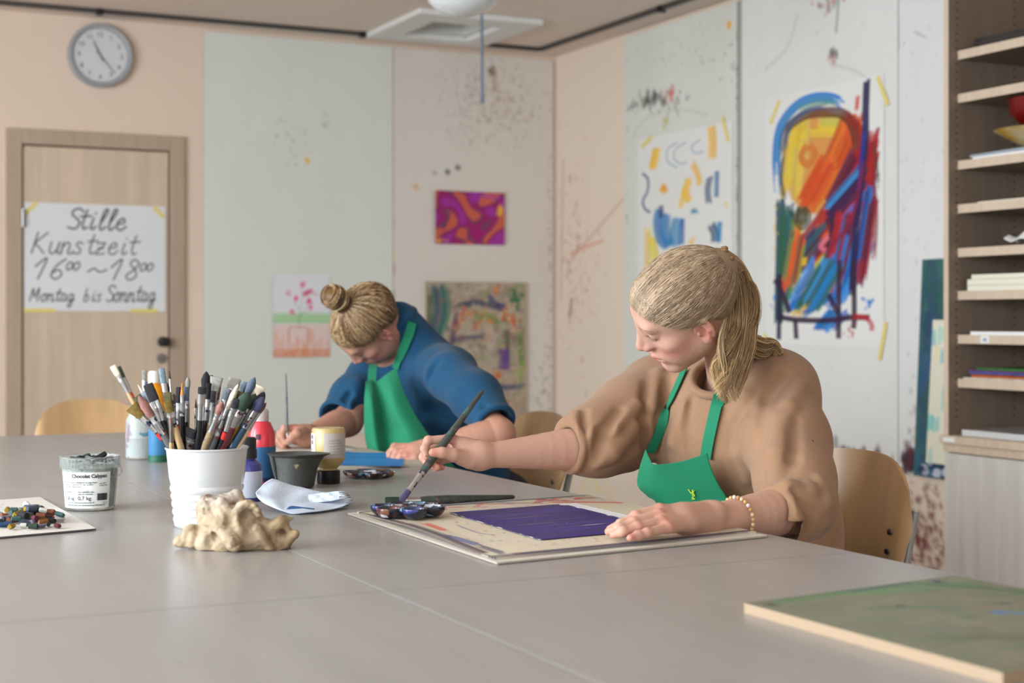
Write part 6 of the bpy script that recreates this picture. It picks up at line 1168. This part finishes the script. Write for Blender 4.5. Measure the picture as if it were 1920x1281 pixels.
def wrap(c, z0, z1, r0, r1, a0, a1, m, name, parent, n=24, eps=.0006):
    V = []; Fc = []
    for i in range(n+1):
        a = a0+(a1-a0)*i/n
        for z, r in ((z0, r0), (z1, r1)):
            for e in (eps, eps*1.8): V.append((c[0]+(r+e)*math.cos(a), c[1]+(r+e)*math.sin(a), c[2]+z))
    for i in range(n): o = i*4; Fc += [[o+1, o+5, o+7, o+3], [o, o+2, o+6, o+4], [o, o+4, o+5, o+1], [o+2, o+3, o+7, o+6]]
    Fc += [[0, 1, 3, 2], [n*4, n*4+2, n*4+3, n*4+1]]; return BM().add(V, Fc, True).build(name, m, parent, angle=40)
lab = wrap(bc_, .006, .074, .0465, .0515, fa-1.0, fa+1.05, MT('label_white', col=S(225, 228, 226), rough=.5, mottled=[(30, .66, S(180, 195, 190))]), 'label', t)
def wrap_text(body, size, a0, z, c, rz, m, parent, bold=.0, eps=.0017, name='lettering'):
    V, F_ = text_geo(body, size, bold)
    if len(V) == 0: return
    r = rz(z); a = a0+V[:, 0]/r; zz = z+V[:, 1]; r = rz(zz)+eps; BM().add(np.stack([c[0]+r*np.cos(a), c[1]+r*np.sin(a), c[2]+zz], 1), F_).build(name, m, parent)
rzf = lambda z: .046+.0069*z/bh*1.0+.0005; ink = MT('ink', col=S(55, 58, 60), rough=.7)
def left(a): return fa-a      # angle grows to the right as seen
wrap_text('Chocolat Calypso', .0092, fa-.42, .064, bc_, rzf, ink, lab, .0003)
for k, (a, z, s_, tx) in enumerate(((-.80, .054, .0030, 'Ingredientes: azucar, manteca'), (-.80, .050, .0030, 'vegetal, leche, emulgente'), (-.80, .046, .0030, 'cacao magro en polvo, aroma'), (-.2, .054, .0034, 'Conservar en lugar fresco'), (-.2, .050, .0030, 'y seco, entre 12 y 20 C'), (.6, .052, .003, 'Lote 0417'), (.6, .048, .003, 'E 322, E 476'), (-.8, .036, .0038, 'Contenido'), (-.2, .036, .0036, 'Peso neto escurrido'), (-.2, .032, .0036, 'pieza de cobertura'), (-.80, .022, .0088, '0,8 kg'), (-.20, .022, .0100, '0,7 kg'), (-.7, .016, .0036, 'Consumir preferentemente antes de'), (-.72, .011, .0040, 'Fabricado para uso alimentario profesional 25'))): wrap_text(tx, s_, fa+a, z, bc_, rzf, ink, lab, .00008)
bcod = BM(); a = fa+.52; g5 = random.Random(3)
while a < fa+.92:
    w = g5.choice((.006, .01, .016)); V = [(bc_[0]+(rzf(z)+e)*math.cos(q), bc_[1]+(rzf(z)+e)*math.sin(q), bc_[2]+z) for z in (.021, .034) for q in (a, a+w) for e in (.0016, .0022)]; bcod.add(V, [[0, 2, 3, 1], [4, 5, 7, 6], [1, 3, 7, 5], [0, 4, 6, 2], [0, 1, 5, 4], [2, 6, 7, 3]]); a += w+g5.choice((.006, .012))
bcod.build('barcode', ink, lab)
hp = [bc_+np.array([math.cos(fa+1.45)*.0545, math.sin(fa+1.45)*.0545, bh-.014]), bc_+np.array([math.cos(fa+1.5)*.062, math.sin(fa+1.5)*.062, bh-.03]), bc_+np.array([math.cos(fa+1.3)*.064, math.sin(fa+1.3)*.064, bh-.05]), bc_+np.array([math.cos(fa+.9)*.060, math.sin(fa+.9)*.060, bh-.052])]
hq = [bc_+np.array([math.cos(fa+w)*(.0565+.006*math.sin((w-1.45)/3.34*math.pi)), math.sin(fa+w)*(.0565+.006*math.sin((w-1.45)/3.34*math.pi)), bh-.014-.036*math.sin((w-1.45)/3.34*math.pi)]) for w in np.linspace(1.45, 1.45+3.34, 20)]
BM().tube(hq, .0016, n=8).build('handle', clear, t)
# chalk pieces
CCOL = {'dark green': (38, 62, 52), 'black': (32, 32, 34), 'grey': (110, 112, 110), 'blue': (35, 75, 120), 'teal': (60, 95, 95), 'rust brown': (130, 72, 45), 'maroon': (95, 38, 50), 'ochre': (165, 135, 40), 'pale lilac': (150, 145, 165), 'white': (205, 205, 200), 'slate blue': (75, 85, 105), 'orange brown': (150, 90, 45)}
CM = {k: MT('chalk_'+k, col=S(*[x*(.80 if k != 'white' else .85)+4 for x in v]), rough=.9, var=.2, vscale=80) for k, v in CCOL.items()}
def chalk(p, L, r, rz, tilt, colr, label, group, square=False):
    b = BM(); d = np.array([math.cos(rz)*math.cos(tilt), math.sin(rz)*math.cos(tilt), math.sin(tilt)])
    j = lambda: random.uniform(.82, 1.05)
    b.tube([p-d*L/2, p-d*L*.46, p+d*L*.44, p+d*L/2], [r*.75, r*j(), r*j(), r*.7], n=4 if square else 9); o = b.build('chalk_piece', CM[colr], None, angle=30); return tag(o, label, 'chalk', group)
ztop = bc_[2]+bh-.02+.0065
for k, (dx, dd, dz, L, rz, ti, cl) in enumerate(((.018, -.01, .012, .036, .3, .45, 'black'), (.0, .0, .008, .03, 2.0, .1, 'grey'), (-.022, -.005, .008, .022, .9, .2, 'dark green'), (-.03, .0, .007, .018, 2.5, .1, 'dark green'), (.03, .0, .007, .02, 1.2, .0, 'black'), (-.014, .012, .010, .024, .0, .3, 'dark green'), (-.036, .004, .006, .016, 1.0, .1, 'grey'), (.008, .02, .007, .025, 2.2, .1, 'teal'), (.03, .02, .006, .02, .5, .1, 'grey'))):
    p = bc_+RT*dx+FD*dd; p = np.array([p[0], p[1], TZ+bh-.014+dz]); chalk(p, L, .0062, rz, ti, cl, '%s chalk piece sticking out of the clear bucket%s' % (cl, {0: ', the tilted long one', 1: ', flat in the middle', 2: ', nearest of its left group', 3: ', far left', 5: ', behind the left group', 4: ', flat at the right', 6: ', at the left rim', 8: ', at the right rear'}.get(k, '')), 'chalk pieces in the bucket', square=k in (0, 1))
# chalk sheet and pile
cv = Canvas(150, 110, (205, 202, 196), .01); cv.cloud(.3, .3, .2, .12, [(190, 185, 205), (180, 190, 210)], 50, (3, 8), (.05, .2)); cv.cloud(.6, .4, .2, .1, [(190, 205, 195)], 30, (3, 7), (.05, .2)); cv.cloud(.5, .6, .25, .2, [(120, 110, 110), (150, 110, 90)], 200, (.4, 1.4), (.2, .6))
A_ = zpl(180, 991, TZ+.004); B_ = zpl(-60, 1012, TZ+.004); dirU = (A_-B_); D_ = zpl(75, 932, TZ+.004); vv = D_-A_; A2 = A_-dirU*1.5
tag(board('chalk_sheet', cv, A2+vv-[0, 0, .003], dirU*1.5, -vv, .003, paintcol, nrm=(0, 0, 1), edge=(70, 68, 66)), 'pale grey drawing board with smudges under the chalk pile', 'board')
keys = list(CM); zc = TZ+.0045
for k in range(78):
    lay = 0 if k < 46 else (1 if k < 68 else 2); sp_ = (1, .6, .3)[lay]; px = random.gauss(56, 36*sp_); py = random.gauss(972, 9*sp_)
    if k < 16: px = [10, 22, 16, 50, 60, 90, 108, 36, 72, 82, 44, 2, 30, 64, 100, 0][k]; py = [984, 987, 972, 981, 978, 982, 985, 968, 970, 975, 985, 966, 960, 985, 972, 978][k]
    px = min(max(px, -25), 112); py = min(max(py, 955), 987); p = zpl(px, py, TZ+.01); r = random.uniform(.0038, .0068); cl = random.choice(keys) if k >= 16 else ['blue', 'ochre', 'rust brown', 'slate blue', 'pale lilac', 'dark green', 'maroon', 'teal', 'rust brown', 'orange brown', 'white', 'grey', 'maroon', 'rust brown', 'maroon', 'black'][k]
    p[2] = zc+r+lay*.0095; chalk(p, random.uniform(.010, .026), r, random.uniform(0, 3.1), random.uniform(-.1, .1)*(lay+.2), cl, '%s chalk stub %s of the %s' % (cl, ('at the left end', 'left of centre', 'in the middle', 'right of centre', 'at the right end')[int(min(max((px+10)/25, 0), 4))], ('bottom layer of the heap', 'middle layer of the heap', 'top of the heap')[lay]), 'chalk stubs heaped on the grey board', square=random.random() < .5)
# ---- jar with brushes, bottles
glass_c = mat('stained_glass', S(215, 222, 220), .15, trans=.55, ior=1.2, mottled=[(22, .60, S(110, 165, 195)), (18, .62, S(190, 170, 185)), (30, .66, S(60, 120, 90))])
jc = zpl(258, 863)+FD*.04; t = empty('glass_jar', tuple(jc), 'paint-stained glass jar with brushes left of the white pot', 'jar')
BM().lathe([(0, .001), (.036, .001), (.0395, .005), (.0395, .052), (.041, .055), (.0395, .058), (.039, .10), (.030, .118), (.029, .134), (.031, .136), (.028, .137), (.0265, .118), (.036, .099), (.037, .006), (0, .005)], c=tuple(jc), n=44).build('body', glass_c, t)
BM().lathe([(0, .0), (.0362, .0), (.0362, .036), (0, .037)], c=tuple(jc+[0, 0, .0068]), n=32).build('paint_water', MT('murky_water', col=S(175, 180, 185), rough=.2, mottled=[(14, .55, S(70, 140, 185))]), t)
for (a, b_), rx, dd, k in (((33, 140), 128, .0, dict(label='brush with cream flat tip leaning left out of the glass jar', bris='cream', handle='wood', kind='flat', w=.016, lb=.03, lf=.05)), ((68, 145), 140, .02, dict(label='dark brush with red band leaning left out of the glass jar', bris='green', handle='black', kind='flat', w=.012, lb=.035, lf=.04, band=True)), ((215, 165), 205, .02, dict(label='stained brush standing upright in the glass jar', bris='grey', handle='stained', kind='flat', w=.012, lb=.03)), ((228, 225), 200, .0, dict(label='small blue-tipped brush in the glass jar behind the white pot', bris='bluegrey', handle='stained', kind='round', w=.01, lb=.02))):
    tip_ = P(*Z(a, b_), 4.0+dd); rim_ = jc+np.array([0, 0, .128])+RT*((Z(rx, 0)[0]-258)/FPX*4.0*.5); o_ = rim_-jc; rim_ = jc+np.array([0, 0, .128])+RT*np.clip(o_@RT, -.018, .018); d = rim_-tip_; d /= np.linalg.norm(d); q = rim_+d*.10; off = (q-jc)@RT
    q = rim_+d*(.10 if abs(off) < .03 else .10*.03/abs(off)); paintbrush(tip_, q, group='brushes in the glass jar', **k)
def bottle(name, c, prof, m, label, extra=()):
    t = empty(name, tuple(c), label, 'bottle'); BM().lathe(prof, c=tuple(c), n=44).build('body', m, t)
    for nm, pr, mm in extra: BM().lathe(pr, c=tuple(c), n=36).build(nm, mm, t)
    return t
bottle('paint_bottle', zpl(284, 852)+FD*.03, [(0, 0), (.032, 0), (.034, .004), (.034, .15), (.028, .175), (.014, .19), (.014, .20), (0, .2)], MT('orange_plastic', col=S(225, 150, 25), rough=.35), 'orange paint bottle with white cap behind the jar and the brushes', (('cap', [(0, .19), (.0155, .19), (.0155, .216), (.012, .222), (0, .222)], whitem),))
bottle('paint_bottle', zpl(292, 868)+FD*.03, [(0, 0), (.024, 0), (.025, .003), (.025, .085), (.012, .1), (0, .1)], MT('blue_plastic', col=S(60, 120, 165), rough=.35), 'small blue bottle with dark green base behind the left of the white pot', (('base', [(.0, 0.0005), (.0262, 0.0005), (.0262, .018), (.0, .018)], MT('green_base', col=S(30, 90, 70), rough=.4)), ('cap', [(0, .1), (.012, .1), (.012, .118), (0, .118)], whitem)))
c = zpl(457, 942)+FD*.031
t = bottle('violet_bottle', c, [(0, 0), (.030, 0), (.0315, .003), (.0315, .062), (.029, .073), (.018, .082), (.018, .09), (0, .09)], MT('violet_paint', col=S(62, 62, 135), rough=.3, coat=.3), 'violet paint bottle with blank white label and black cap right of the white pot', (('cap', [(0, .0845), (.021, .0845), (.021, .1), (.019, .104), (.0195, .106), (.0195, .122), (.017, .126), (0, .126)], MT('crusted_black_cap', col=S(28, 28, 32), rough=.5, bump=.4, bscale=120)),))
wrap(c, .008, .060, .0315, .0315, fa-1.5, fa+1.5, MT('grey_label', col=S(190, 196, 210), rough=.6, var=.03, vscale=20, wave=None), 'label', t)
c = zpl(486, 909)+FD*.03
t = bottle('red_bottle', c, [(0, 0), (.029, 0), (.0305, .004), (.0305, .085), (.0295, .112), (.020, .134), (.014, .137), (.0138, .15), (0, .15)], MT('red_liquid', col=S(200, 45, 60), rough=.3, coat=.3), 'red and blue plastic bottle with a clear neck right behind the violet bottle', (('clear_neck', [(.0, .137), (.0158, .137), (.0158, .160), (.012, .164), (0, .164)], MT('clear_cap', col=S(205, 195, 190), rough=.2, trans=.3)),))
wrap(c, .010, .082, .0305, .0305, fa-2.6, fa+2.6, MT('blue_print', col=S(38, 82, 120), rough=.4, mottled=[(14, .6, S(30, 110, 140))]), 'label', t); wrap(c, .006, .015, .0305, .0305, fa-2.6, fa+2.6, MT('navy_print', col=S(30, 35, 80), rough=.4), 'label_band', t, eps=.0016); wrap(c, .098, .110, .0297, .0292, fa-.25, fa+.1, MT('dark_print', col=S(70, 20, 35), rough=.4), 'dark_oval_print', t)
# paint cup with spout
c = zpl(550, 918)+FD*.04; t = empty('paint_cup', tuple(c), 'dark paint-crusted mixing cup with a wide flared rim', 'cup'); m = mat('crusted_cup', S(66, 68, 65), .5, var=.15, vscale=30, bump=.5, bscale=90, mottled=[(26, .66, S(150, 140, 110)), (20, .7, S(185, 175, 60)), (40, .68, S(55, 60, 70))])
b = BM(); n = 48; rings = [(.036, .0005), (.039, .004), (.0425, .045), (.045, .066), (.054, .0715), (.055, .0735), (.0525, .074), (.0425, .066), (.038, .02), (.034, .006)]; V = []; Fc = []
for r, z in rings:
    for k in range(n):
        a = 2*math.pi*k/n; dl = math.cos(a-(fa+1.55)); sp_ = max(0, dl)**10*.020*(z/.0735)**3; dr = max(0, -dl)**6*.006*(z/.07)**3; V.append((c[0]+(r+sp_+dr)*math.cos(a), c[1]+(r+sp_+dr)*math.sin(a), c[2]+z))
for i in range(len(rings)-1):
    for k in range(n): Fc.append([i*n+k, i*n+(k+1) % n, (i+1)*n+(k+1) % n, (i+1)*n+k])
Fc.append(list(range(n))[::-1]); Fc.append([(len(rings)-1)*n+k for k in range(n)]); b.add(V, Fc, True).build('cup_body', m, t)
BM().lathe([(0, .05), (.0405, .05), (0, .051)], c=tuple(c), n=30).build('paint', MT('dark_paint', col=S(60, 75, 75), rough=.2), t)
cone_ = BM(); a = fa-1.25; q0 = c+np.array([math.cos(a)*.052, math.sin(a)*.052, .071]); q1 = c+np.array([math.cos(a)*.040, math.sin(a)*.040, .006]); cone_.tube([q0, q0*.6+q1*.4, q1], [.006, .005, .0015], n=10).build('side_spout', m, t)
# upside-down yellow bottle
c = zpl(613, 909)+FD*.028
t = bottle('upturned_bottle', c, [(0, .028), (.020, .028), (.020, .034), (.028, .042), (.0355, .052), (.0365, .056), (.0365, .118), (.034, .1225), (.0, .1225)], MT('yellow_milky_plastic', col=S(188, 164, 108), rough=.35, coat=.2), 'yellowish paint bottle standing upside down on its black cap', (('cap', [(0, 0), (.0245, 0), (.0255, .002), (.0255, .028), (.022, .030), (0, .030)], blackp),))
lb = wrap(c, .058, .112, .0365, .0365, fa-.15, fa+1.5, MT('grey_label2', col=S(185, 178, 172), rough=.6), 'label', t); lb2 = wrap(c, .058, .112, .0365, .0365, fa-1.5, fa-.75, whitepap, 'white_label', t)
for k, (z, s_) in enumerate(((.100, .012), (.088, .012), (.075, .007))): wrap_text(('8', '8', 'o')[k], s_, fa-1.12, z, c, lambda z: .0372, ink, lb2, .0004)
for k in range(6): wrap(c, .066+k*.006, .067+k*.006, .0372, .0372, fa+.15, fa+1.2-.12*(k % 3), MT('faint_print', col=S(150, 145, 142), rough=.7), 'printed_line', lb)
# tissue
G = []
def Tz(px, py, h): return zpl(px, py, TZ+h)
rowsT = [[(505, 921, 3.12), (545, 925, 3.12), (600, 931, 3.08), (640, 934, 3.04)], [(511, 900, 3.05), (548, 912, 3.05), (600, 925, 3.03), (648, 931, 3.01)], [(492, 912, 3.0), (530, 928, 2.98), (585, 938, 2.98), (654, 938, 2.98)],
         [(480, 926, 2.96), (518, 945, 2.92), (572, 953, 2.91), (655, 945, 2.96)], [(485, 938, 2.94), (532, 962, 2.868), (580, 964, 2.862), (646, 953, 2.93)], [(498, 940, 2.96), (548, 952, 2.90), (592, 958, 2.88), (632, 953, 2.93)]]
def jag(S_):
    n = S_.shape[0]; j = np.arange(n); uu = np.linspace(0, 1, n)[:, None]; vv = np.linspace(0, 1, S_.shape[1])[None]; S_[..., 2] += (.0022*np.abs(np.sin(uu*7+vv*9))+.0016*np.sin(vv*17-uu*5)+.0012*np.sin(uu*21+vv*4))*np.sin(np.pi*np.clip(uu, .02, .98))*.9+.0008; S_[:, -1] += RT*(.006*np.sign(np.sin(j*2.2)))[:, None]; S_[:, -2] += RT*(.0015*np.sign(np.sin(j*2.2)))[:, None]; return S_
g3 = np.array([[P(*q) for q in r_] for r_ in rowsT]); g3 += np.array([0, 0, .001])
tag(patch('paper_towel', g3, 46, 36, .0012, mat('pale_blue_tissue', S(200, 214, 232), .9, bump=.3, bscale=220, var=.03, vscale=30), None, disp=jag), 'crumpled pale blue paper towel with a torn edge between the bone and the palette', 'towel')
g4 = np.array([[P(*q) for q in r_] for r_ in [[(575, 930, 3.0), (598, 926, 2.99), (618, 924, 2.98), (634, 922, 2.97)], [(578, 938, 2.97), (600, 936, 2.96), (622, 932, 2.95), (640, 926, 2.95)], [(585, 944, 2.95), (606, 942, 2.94), (624, 940, 2.94), (640, 936, 2.94)]]])
o = patch('towel_flap', g4, 20, 26, .0012, bpy.data.materials['pale_blue_tissue'], bpy.data.objects['paper_towel'], disp=jag)
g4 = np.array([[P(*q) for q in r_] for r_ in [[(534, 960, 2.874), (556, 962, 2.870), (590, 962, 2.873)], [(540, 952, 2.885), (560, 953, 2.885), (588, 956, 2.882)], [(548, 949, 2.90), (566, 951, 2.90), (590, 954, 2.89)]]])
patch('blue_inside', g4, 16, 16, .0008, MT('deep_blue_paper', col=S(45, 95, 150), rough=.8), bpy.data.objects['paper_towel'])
# ---- boards, painting, palette in front of the woman in the sweater
A_ = zpl(652, 962, TZ+.004); B_ = zpl(932, 1055, TZ+.004); C_ = zpl(1440, 1004, TZ+.004); D_ = A_+C_-B_
cv = Canvas(120, 90, (206, 200, 188), .01)
tag(board('lower_cardboard', cv, A_-[0, 0, .003], D_-A_, B_-A_, .003, paintcol, nrm=(0, 0, 1), edge=(170, 162, 150)), 'plain beige cardboard underneath the stained board of the woman in brown', 'board')
sh = (C_-B_)*.012+(A_-B_)*.035; A3, B3, C3 = A_+(C_-B_)*.028-(A_-B_)*.02, B_+sh, C_-(C_-B_)*.01+(A_-B_)*.04
D3 = A3+C3-B3; cv = Canvas(330, 300, (206, 196, 176), .015); cv.noise(8, .06)
for p, w, c, a in (([(.008, .03), (.010, .5), (.010, 1)], 9, (58, 58, 76), .95), ([(.0, .975), (.5, .98), (1, .975)], 9, (52, 52, 78), .95), ([(0, .014), (.5, .018), (1, .03)], 7, (80, 85, 105), .85)): cv.brush(p, w, c, a)
for _ in range(26):
    x = random.uniform(.15, .9); cv.brush([(x, random.uniform(.03, .14)), (x+random.uniform(.03, .12), random.uniform(.03, .14))], random.uniform(2, 6), random.choice([(190, 70, 60), (70, 120, 180), (60, 60, 110), (230, 225, 220), (200, 90, 80)]), .7)
for p, w, c, a in (([(.04, .62), (.06, .80)], 12, (60, 90, 150), .8), ([(.05, .8), (.06, .95)], 10, (55, 60, 90), .8), ([(.10, .35), (.09, .52)], 10, (205, 90, 75), .8), ([(.03, .3), (.035, .7)], 5, (60, 60, 90), .8), ([(.18, .42), (.17, .6), (.2, .66)], 2, (60, 60, 120), .8), ([(.75, .12), (.9, .2), (1, .27)], 9, (205, 85, 65), .8), ([(.6, .08), (.7, .12)], 3, (110, 50, 50), .8)): cv.brush(p, w, c, a)
cv.cloud(.25, .6, .12, .25, [(225, 180, 60), (60, 70, 130), (200, 110, 70), (90, 120, 70)], 120, (.6, 2), (.4, .9)); cv.cloud(.4, .85, .2, .06, [(225, 195, 90), (120, 110, 110)], 50, (.6, 1.8), (.4, .8)); cv.cloud(.7, .15, .2, .05, [(150, 170, 200), (80, 80, 90)], 60, (.6, 2), (.3, .8))
crl = lambda u, v: .006*np.maximum(0, 1-u*9)**1.3*np.sin(v*math.pi)**2
bd1 = tag(board('stained_board', cv, A3, D3-A3, B3-A3, .003, paintcol, nrm=(0, 0, 1), bend=lambda u, v: crl(u, v)+.0002), 'paint-stained beige board under the violet painting, left edge slightly lifted', 'board')
q1, q2, q3 = zpl(842, 962, TZ+.0085), zpl(1012, 1013, TZ+.0085), zpl(1078, 944, TZ+.0085); cv = Canvas(260, 220, (232, 234, 240), .004)
for i in range(60): v = i/59; cv.brush([(random.uniform(.0, .02), v+random.uniform(-.01, .01)), (.3, v+random.uniform(-.03, .03)), (.65, v+random.uniform(-.03, .03)), (random.uniform(.80, .88)+.06*math.sin(v*5), v)], 9, random.choice([(44, 38, 118), (52, 44, 128), (38, 34, 100), (42, 36, 108)]), .95, dry=.15, jit=.03)
for _ in range(20): v = random.uniform(.15, .8); x = random.uniform(.05, .6); cv.line([(x, v), (x+.12, v+random.uniform(-.06, .06)), (x+.25, v+random.uniform(-.03, .03))], 1, random.choice([(120, 105, 130), (140, 120, 110), (80, 75, 140)]), .6)
cv.cloud(.35, .55, .1, .15, (150, 135, 120), 60, (.5, 1.2), (.3, .7)); cv.rect(.9, 0, 1, 1, (228, 230, 236), 1)
pq4 = q2+q3-q1
tag(board('violet_painting', cv, q1, q3-q1, q2-q1, .0006, mat('damp_paint', attr=True, rough=.42, bump=.2, bscale=90, spec=.3), nrm=(0, 0, 1), bend=lambda u, v: .0002+.004*np.maximum(0, u-.85)*0+.0012*np.maximum(0, v-.9)), 'wet violet painting on white paper under the hand of the woman in brown', 'painting')
def palette(name, c, R_, wr_, label, n=6, seed=1, hgt=.021):
    s = SDF()
    for k in range(n): a = 2*math.pi*k/n+.4; s.ell(c+np.array([math.cos(a)*R_, math.sin(a)*R_, wr_*.75]), (wr_, wr_, wr_*.78), None, .006)
    s.ell(c+np.array([0, 0, wr_*.75]), (wr_, wr_, wr_*.78), None, .006)
    s.plane(c+np.array([0, 0, hgt]), (0, 0, 1), c-.2, c+.2, .002); s.plane(c+np.array([0, 0, .0006]), (0, 0, -1), c-.2, c+.2, .003)
    for k in range(n+1):
        a = 2*math.pi*k/n+.4; o = np.array([math.cos(a)*R_, math.sin(a)*R_, 0])*(k < n); s.ell(c+o+np.array([0, 0, wr_*.75+.003]), (wr_*.88, wr_*.88, wr_*.70), None, .003, 's')
    V, F_ = s.mesh(.0014); q = V-c; g = np.random.default_rng(seed); ctr = g.uniform(-1, 1, (170, 3))*[R_+wr_, R_+wr_, hgt]+[0, 0, hgt/2]; pc_ = np.array([S(*x) for x in ((25, 25, 38), (30, 32, 60), (55, 60, 130), (120, 165, 200), (215, 220, 225), (90, 36, 45), (60, 30, 45), (40, 45, 50), (120, 80, 62), (28, 28, 32), (26, 26, 34), (34, 32, 52), (40, 60, 90), (30, 30, 40), (200, 205, 215))])
    sc_ = np.array([1, 1, 1.6]); d = ((q[:, None]*sc_-ctr[None]*sc_)**2).sum(-1); C = pc_[g.integers(0, len(pc_), 170)][d.argmin(1)]; C[q[:, 2] < .004] = S(32, 32, 36)
    return tag(mesh_np(name, V, F_, glossm, None, col=C), label, 'palette')
ctr = zpl(760, 977, TZ+.008)+FD*.058; ctr[2] = TZ+.0082; palette('flower_palette', ctr, .045, .0235, 'round flower-shaped palette with paint-crusted wells at the brush tip', 6, 2)
# brush lying behind the palette
tb = zpl(722, 945, TZ+.008); eb = zpl(965, 936, TZ+.008); tb[2] = TZ+.010; eb[2] = TZ+.008
tb = zpl(722, 941, TZ+.011); eb = zpl(965, 932, TZ+.009); paintbrush(tb, eb, 'thick paint-crusted brush lying on the table behind the flower palette', 'teal2' if 0 else 'green', 'teal', 'flat', .018, .03, .04, hr=.0072)
# held brush of the woman in the sweater
hb_ = paintbrush(tip+np.array([0, 0, -.002]), P(905, 733, 3.02), 'long slanting brush with violet paint held over the flower palette', 'violet', 'teal', 'flat', .012, .028, .045, hr=.0068)
BM_MAT['violet'].node_tree.nodes['Principled BSDF'].inputs['Roughness'].default_value = .35
# ---- place of the woman in blue
b0 = zpl(789, 869, TZ+.006); cv = Canvas(160, 140, (176, 172, 158), .015); cv.noise(8, .08); cv.cloud(.5, .5, .3, .3, [(150, 150, 130), (190, 185, 170), (120, 130, 120)], 120, (.8, 3), (.1, .4))
tag(board('grey_board', cv, (1.12, b0[1]+.50, TZ), (.405, 0, 0), (0, -.50, 0), .006, paintcol, nrm=(0, 0, 1), edge=(190, 185, 170)), 'greyish cardboard working board in front of the woman in blue', 'board')
zt_ = TZ+.0066; a0, a1, a2 = zpl(632, 873, zt_), zpl(755, 874, zt_), zpl(646, 849, zt_)
cv = Canvas(120, 90, (20, 120, 190), .02)
for _ in range(40): y0 = random.random(); cv.brush([(0, y0), (.5, y0+random.uniform(-.05, .05)), (1, y0)], 6, random.choice([(22, 118, 190), (30, 135, 200), (15, 105, 175)]), .6)
tag(board('blue_painting', cv, a2, a1-a0, a0-a2, .0006, paintcol, nrm=(0, 0, 1), bend=lambda u, v: .0003+.02*np.maximum(0, .35-u)**2), 'bright blue painted sheet beside the clenched hand of the woman in blue', 'painting')
cv = Canvas(100, 90, (228, 222, 214), .01); c0_ = zpl(530, 848, zt_)
tag(board('white_drawing', cv, (c0_[0]-.06, c0_[1]+.17, zt_), (.24, .02, 0), (.02, -.2, 0), .0006, paintcol, nrm=(0, 0, 1), edge=(225, 222, 215)), 'white sheet the woman in blue is painting on', 'paper')
ctr = zpl(688, 900)+FD*.05; ctr[2] = TZ+.0005
o = palette('small_palette', ctr, .042, .020, 'second flower-shaped palette with pink and light blue paint, farther back', 6, 5, .015)
paintbrush(P(539, 840, 4.19), P(536, 700, 4.21), 'thin grey brush held upright by the woman in blue', 'dark', 'grey', 'pointed', .005, .02, .02, hr=.0032)
# ---- green-stained board at the bottom right
zz = TZ+.013; A_, B_, C_ = zpl(1395, 1131, zz), zpl(1790, 1079, zz), zpl(1880, 1262, zz); cv = Canvas(300, 330, (120, 124, 104), .02); cv.noise(6, .15)
for _ in range(90): x, y = random.random(), random.random(); cv.brush([(x, y), (x+random.uniform(-.2, .2), y+random.uniform(-.06, .06)), (x+random.uniform(-.3, .3), y+random.uniform(-.1, .1))], random.uniform(5, 16), random.choice([(100, 115, 90), (135, 135, 112), (90, 120, 92), (140, 128, 115), (112, 122, 98)]), .35)
for p, w, c, a in (([(.05, .04), (.4, .03), (.8, .05)], 16, (70, 125, 85), .6), ([(.35, .05), (.6, .1), (.95, .12)], 18, (95, 140, 80), .45), ([(.75, .02), (.95, .3), (.97, .6)], 16, (60, 110, 75), .5), ([(.4, .04), (.75, .02)], 4, (50, 70, 90), .7), ([(.3, .25), (.5, .35), (.6, .38)], 8, (80, 120, 95), .5), ([(.1, .6), (.5, .8), (.9, .9)], 18, (85, 100, 75), .4), ([(.55, .4), (.75, .45), (.9, .4)], 12, (150, 125, 110), .35)): cv.brush(p, w, c, a)
for x, y, r, c in ((.06, .06, 4, (40, 80, 60)), (.42, .28, 4, (95, 60, 65)), (.85, .05, 5, (60, 80, 85)), (.62, .5, 7, (90, 125, 165)), (.66, .53, 6, (90, 125, 165)), (.75, .42, 3, (70, 80, 100))): cv.cloud(x, y, .012, .01, c, 8, (r*.4, r), (.4, .8))
tag(board('green_board', cv, (A_[0], A_[1], TZ+.0002), np.array([(B_-A_)[0], (B_-A_)[1], 0])*1.0, np.array([(C_-A_)[0], (C_-A_)[1], 0]), .0128, mat('worn_board', attr=True, rough=.45, bump=.15, bscale=60, mottled=None), nrm=(0, 0, 1), edge=(168, 145, 120)), 'thick green-stained painting board at the bottom right of the table', 'board')
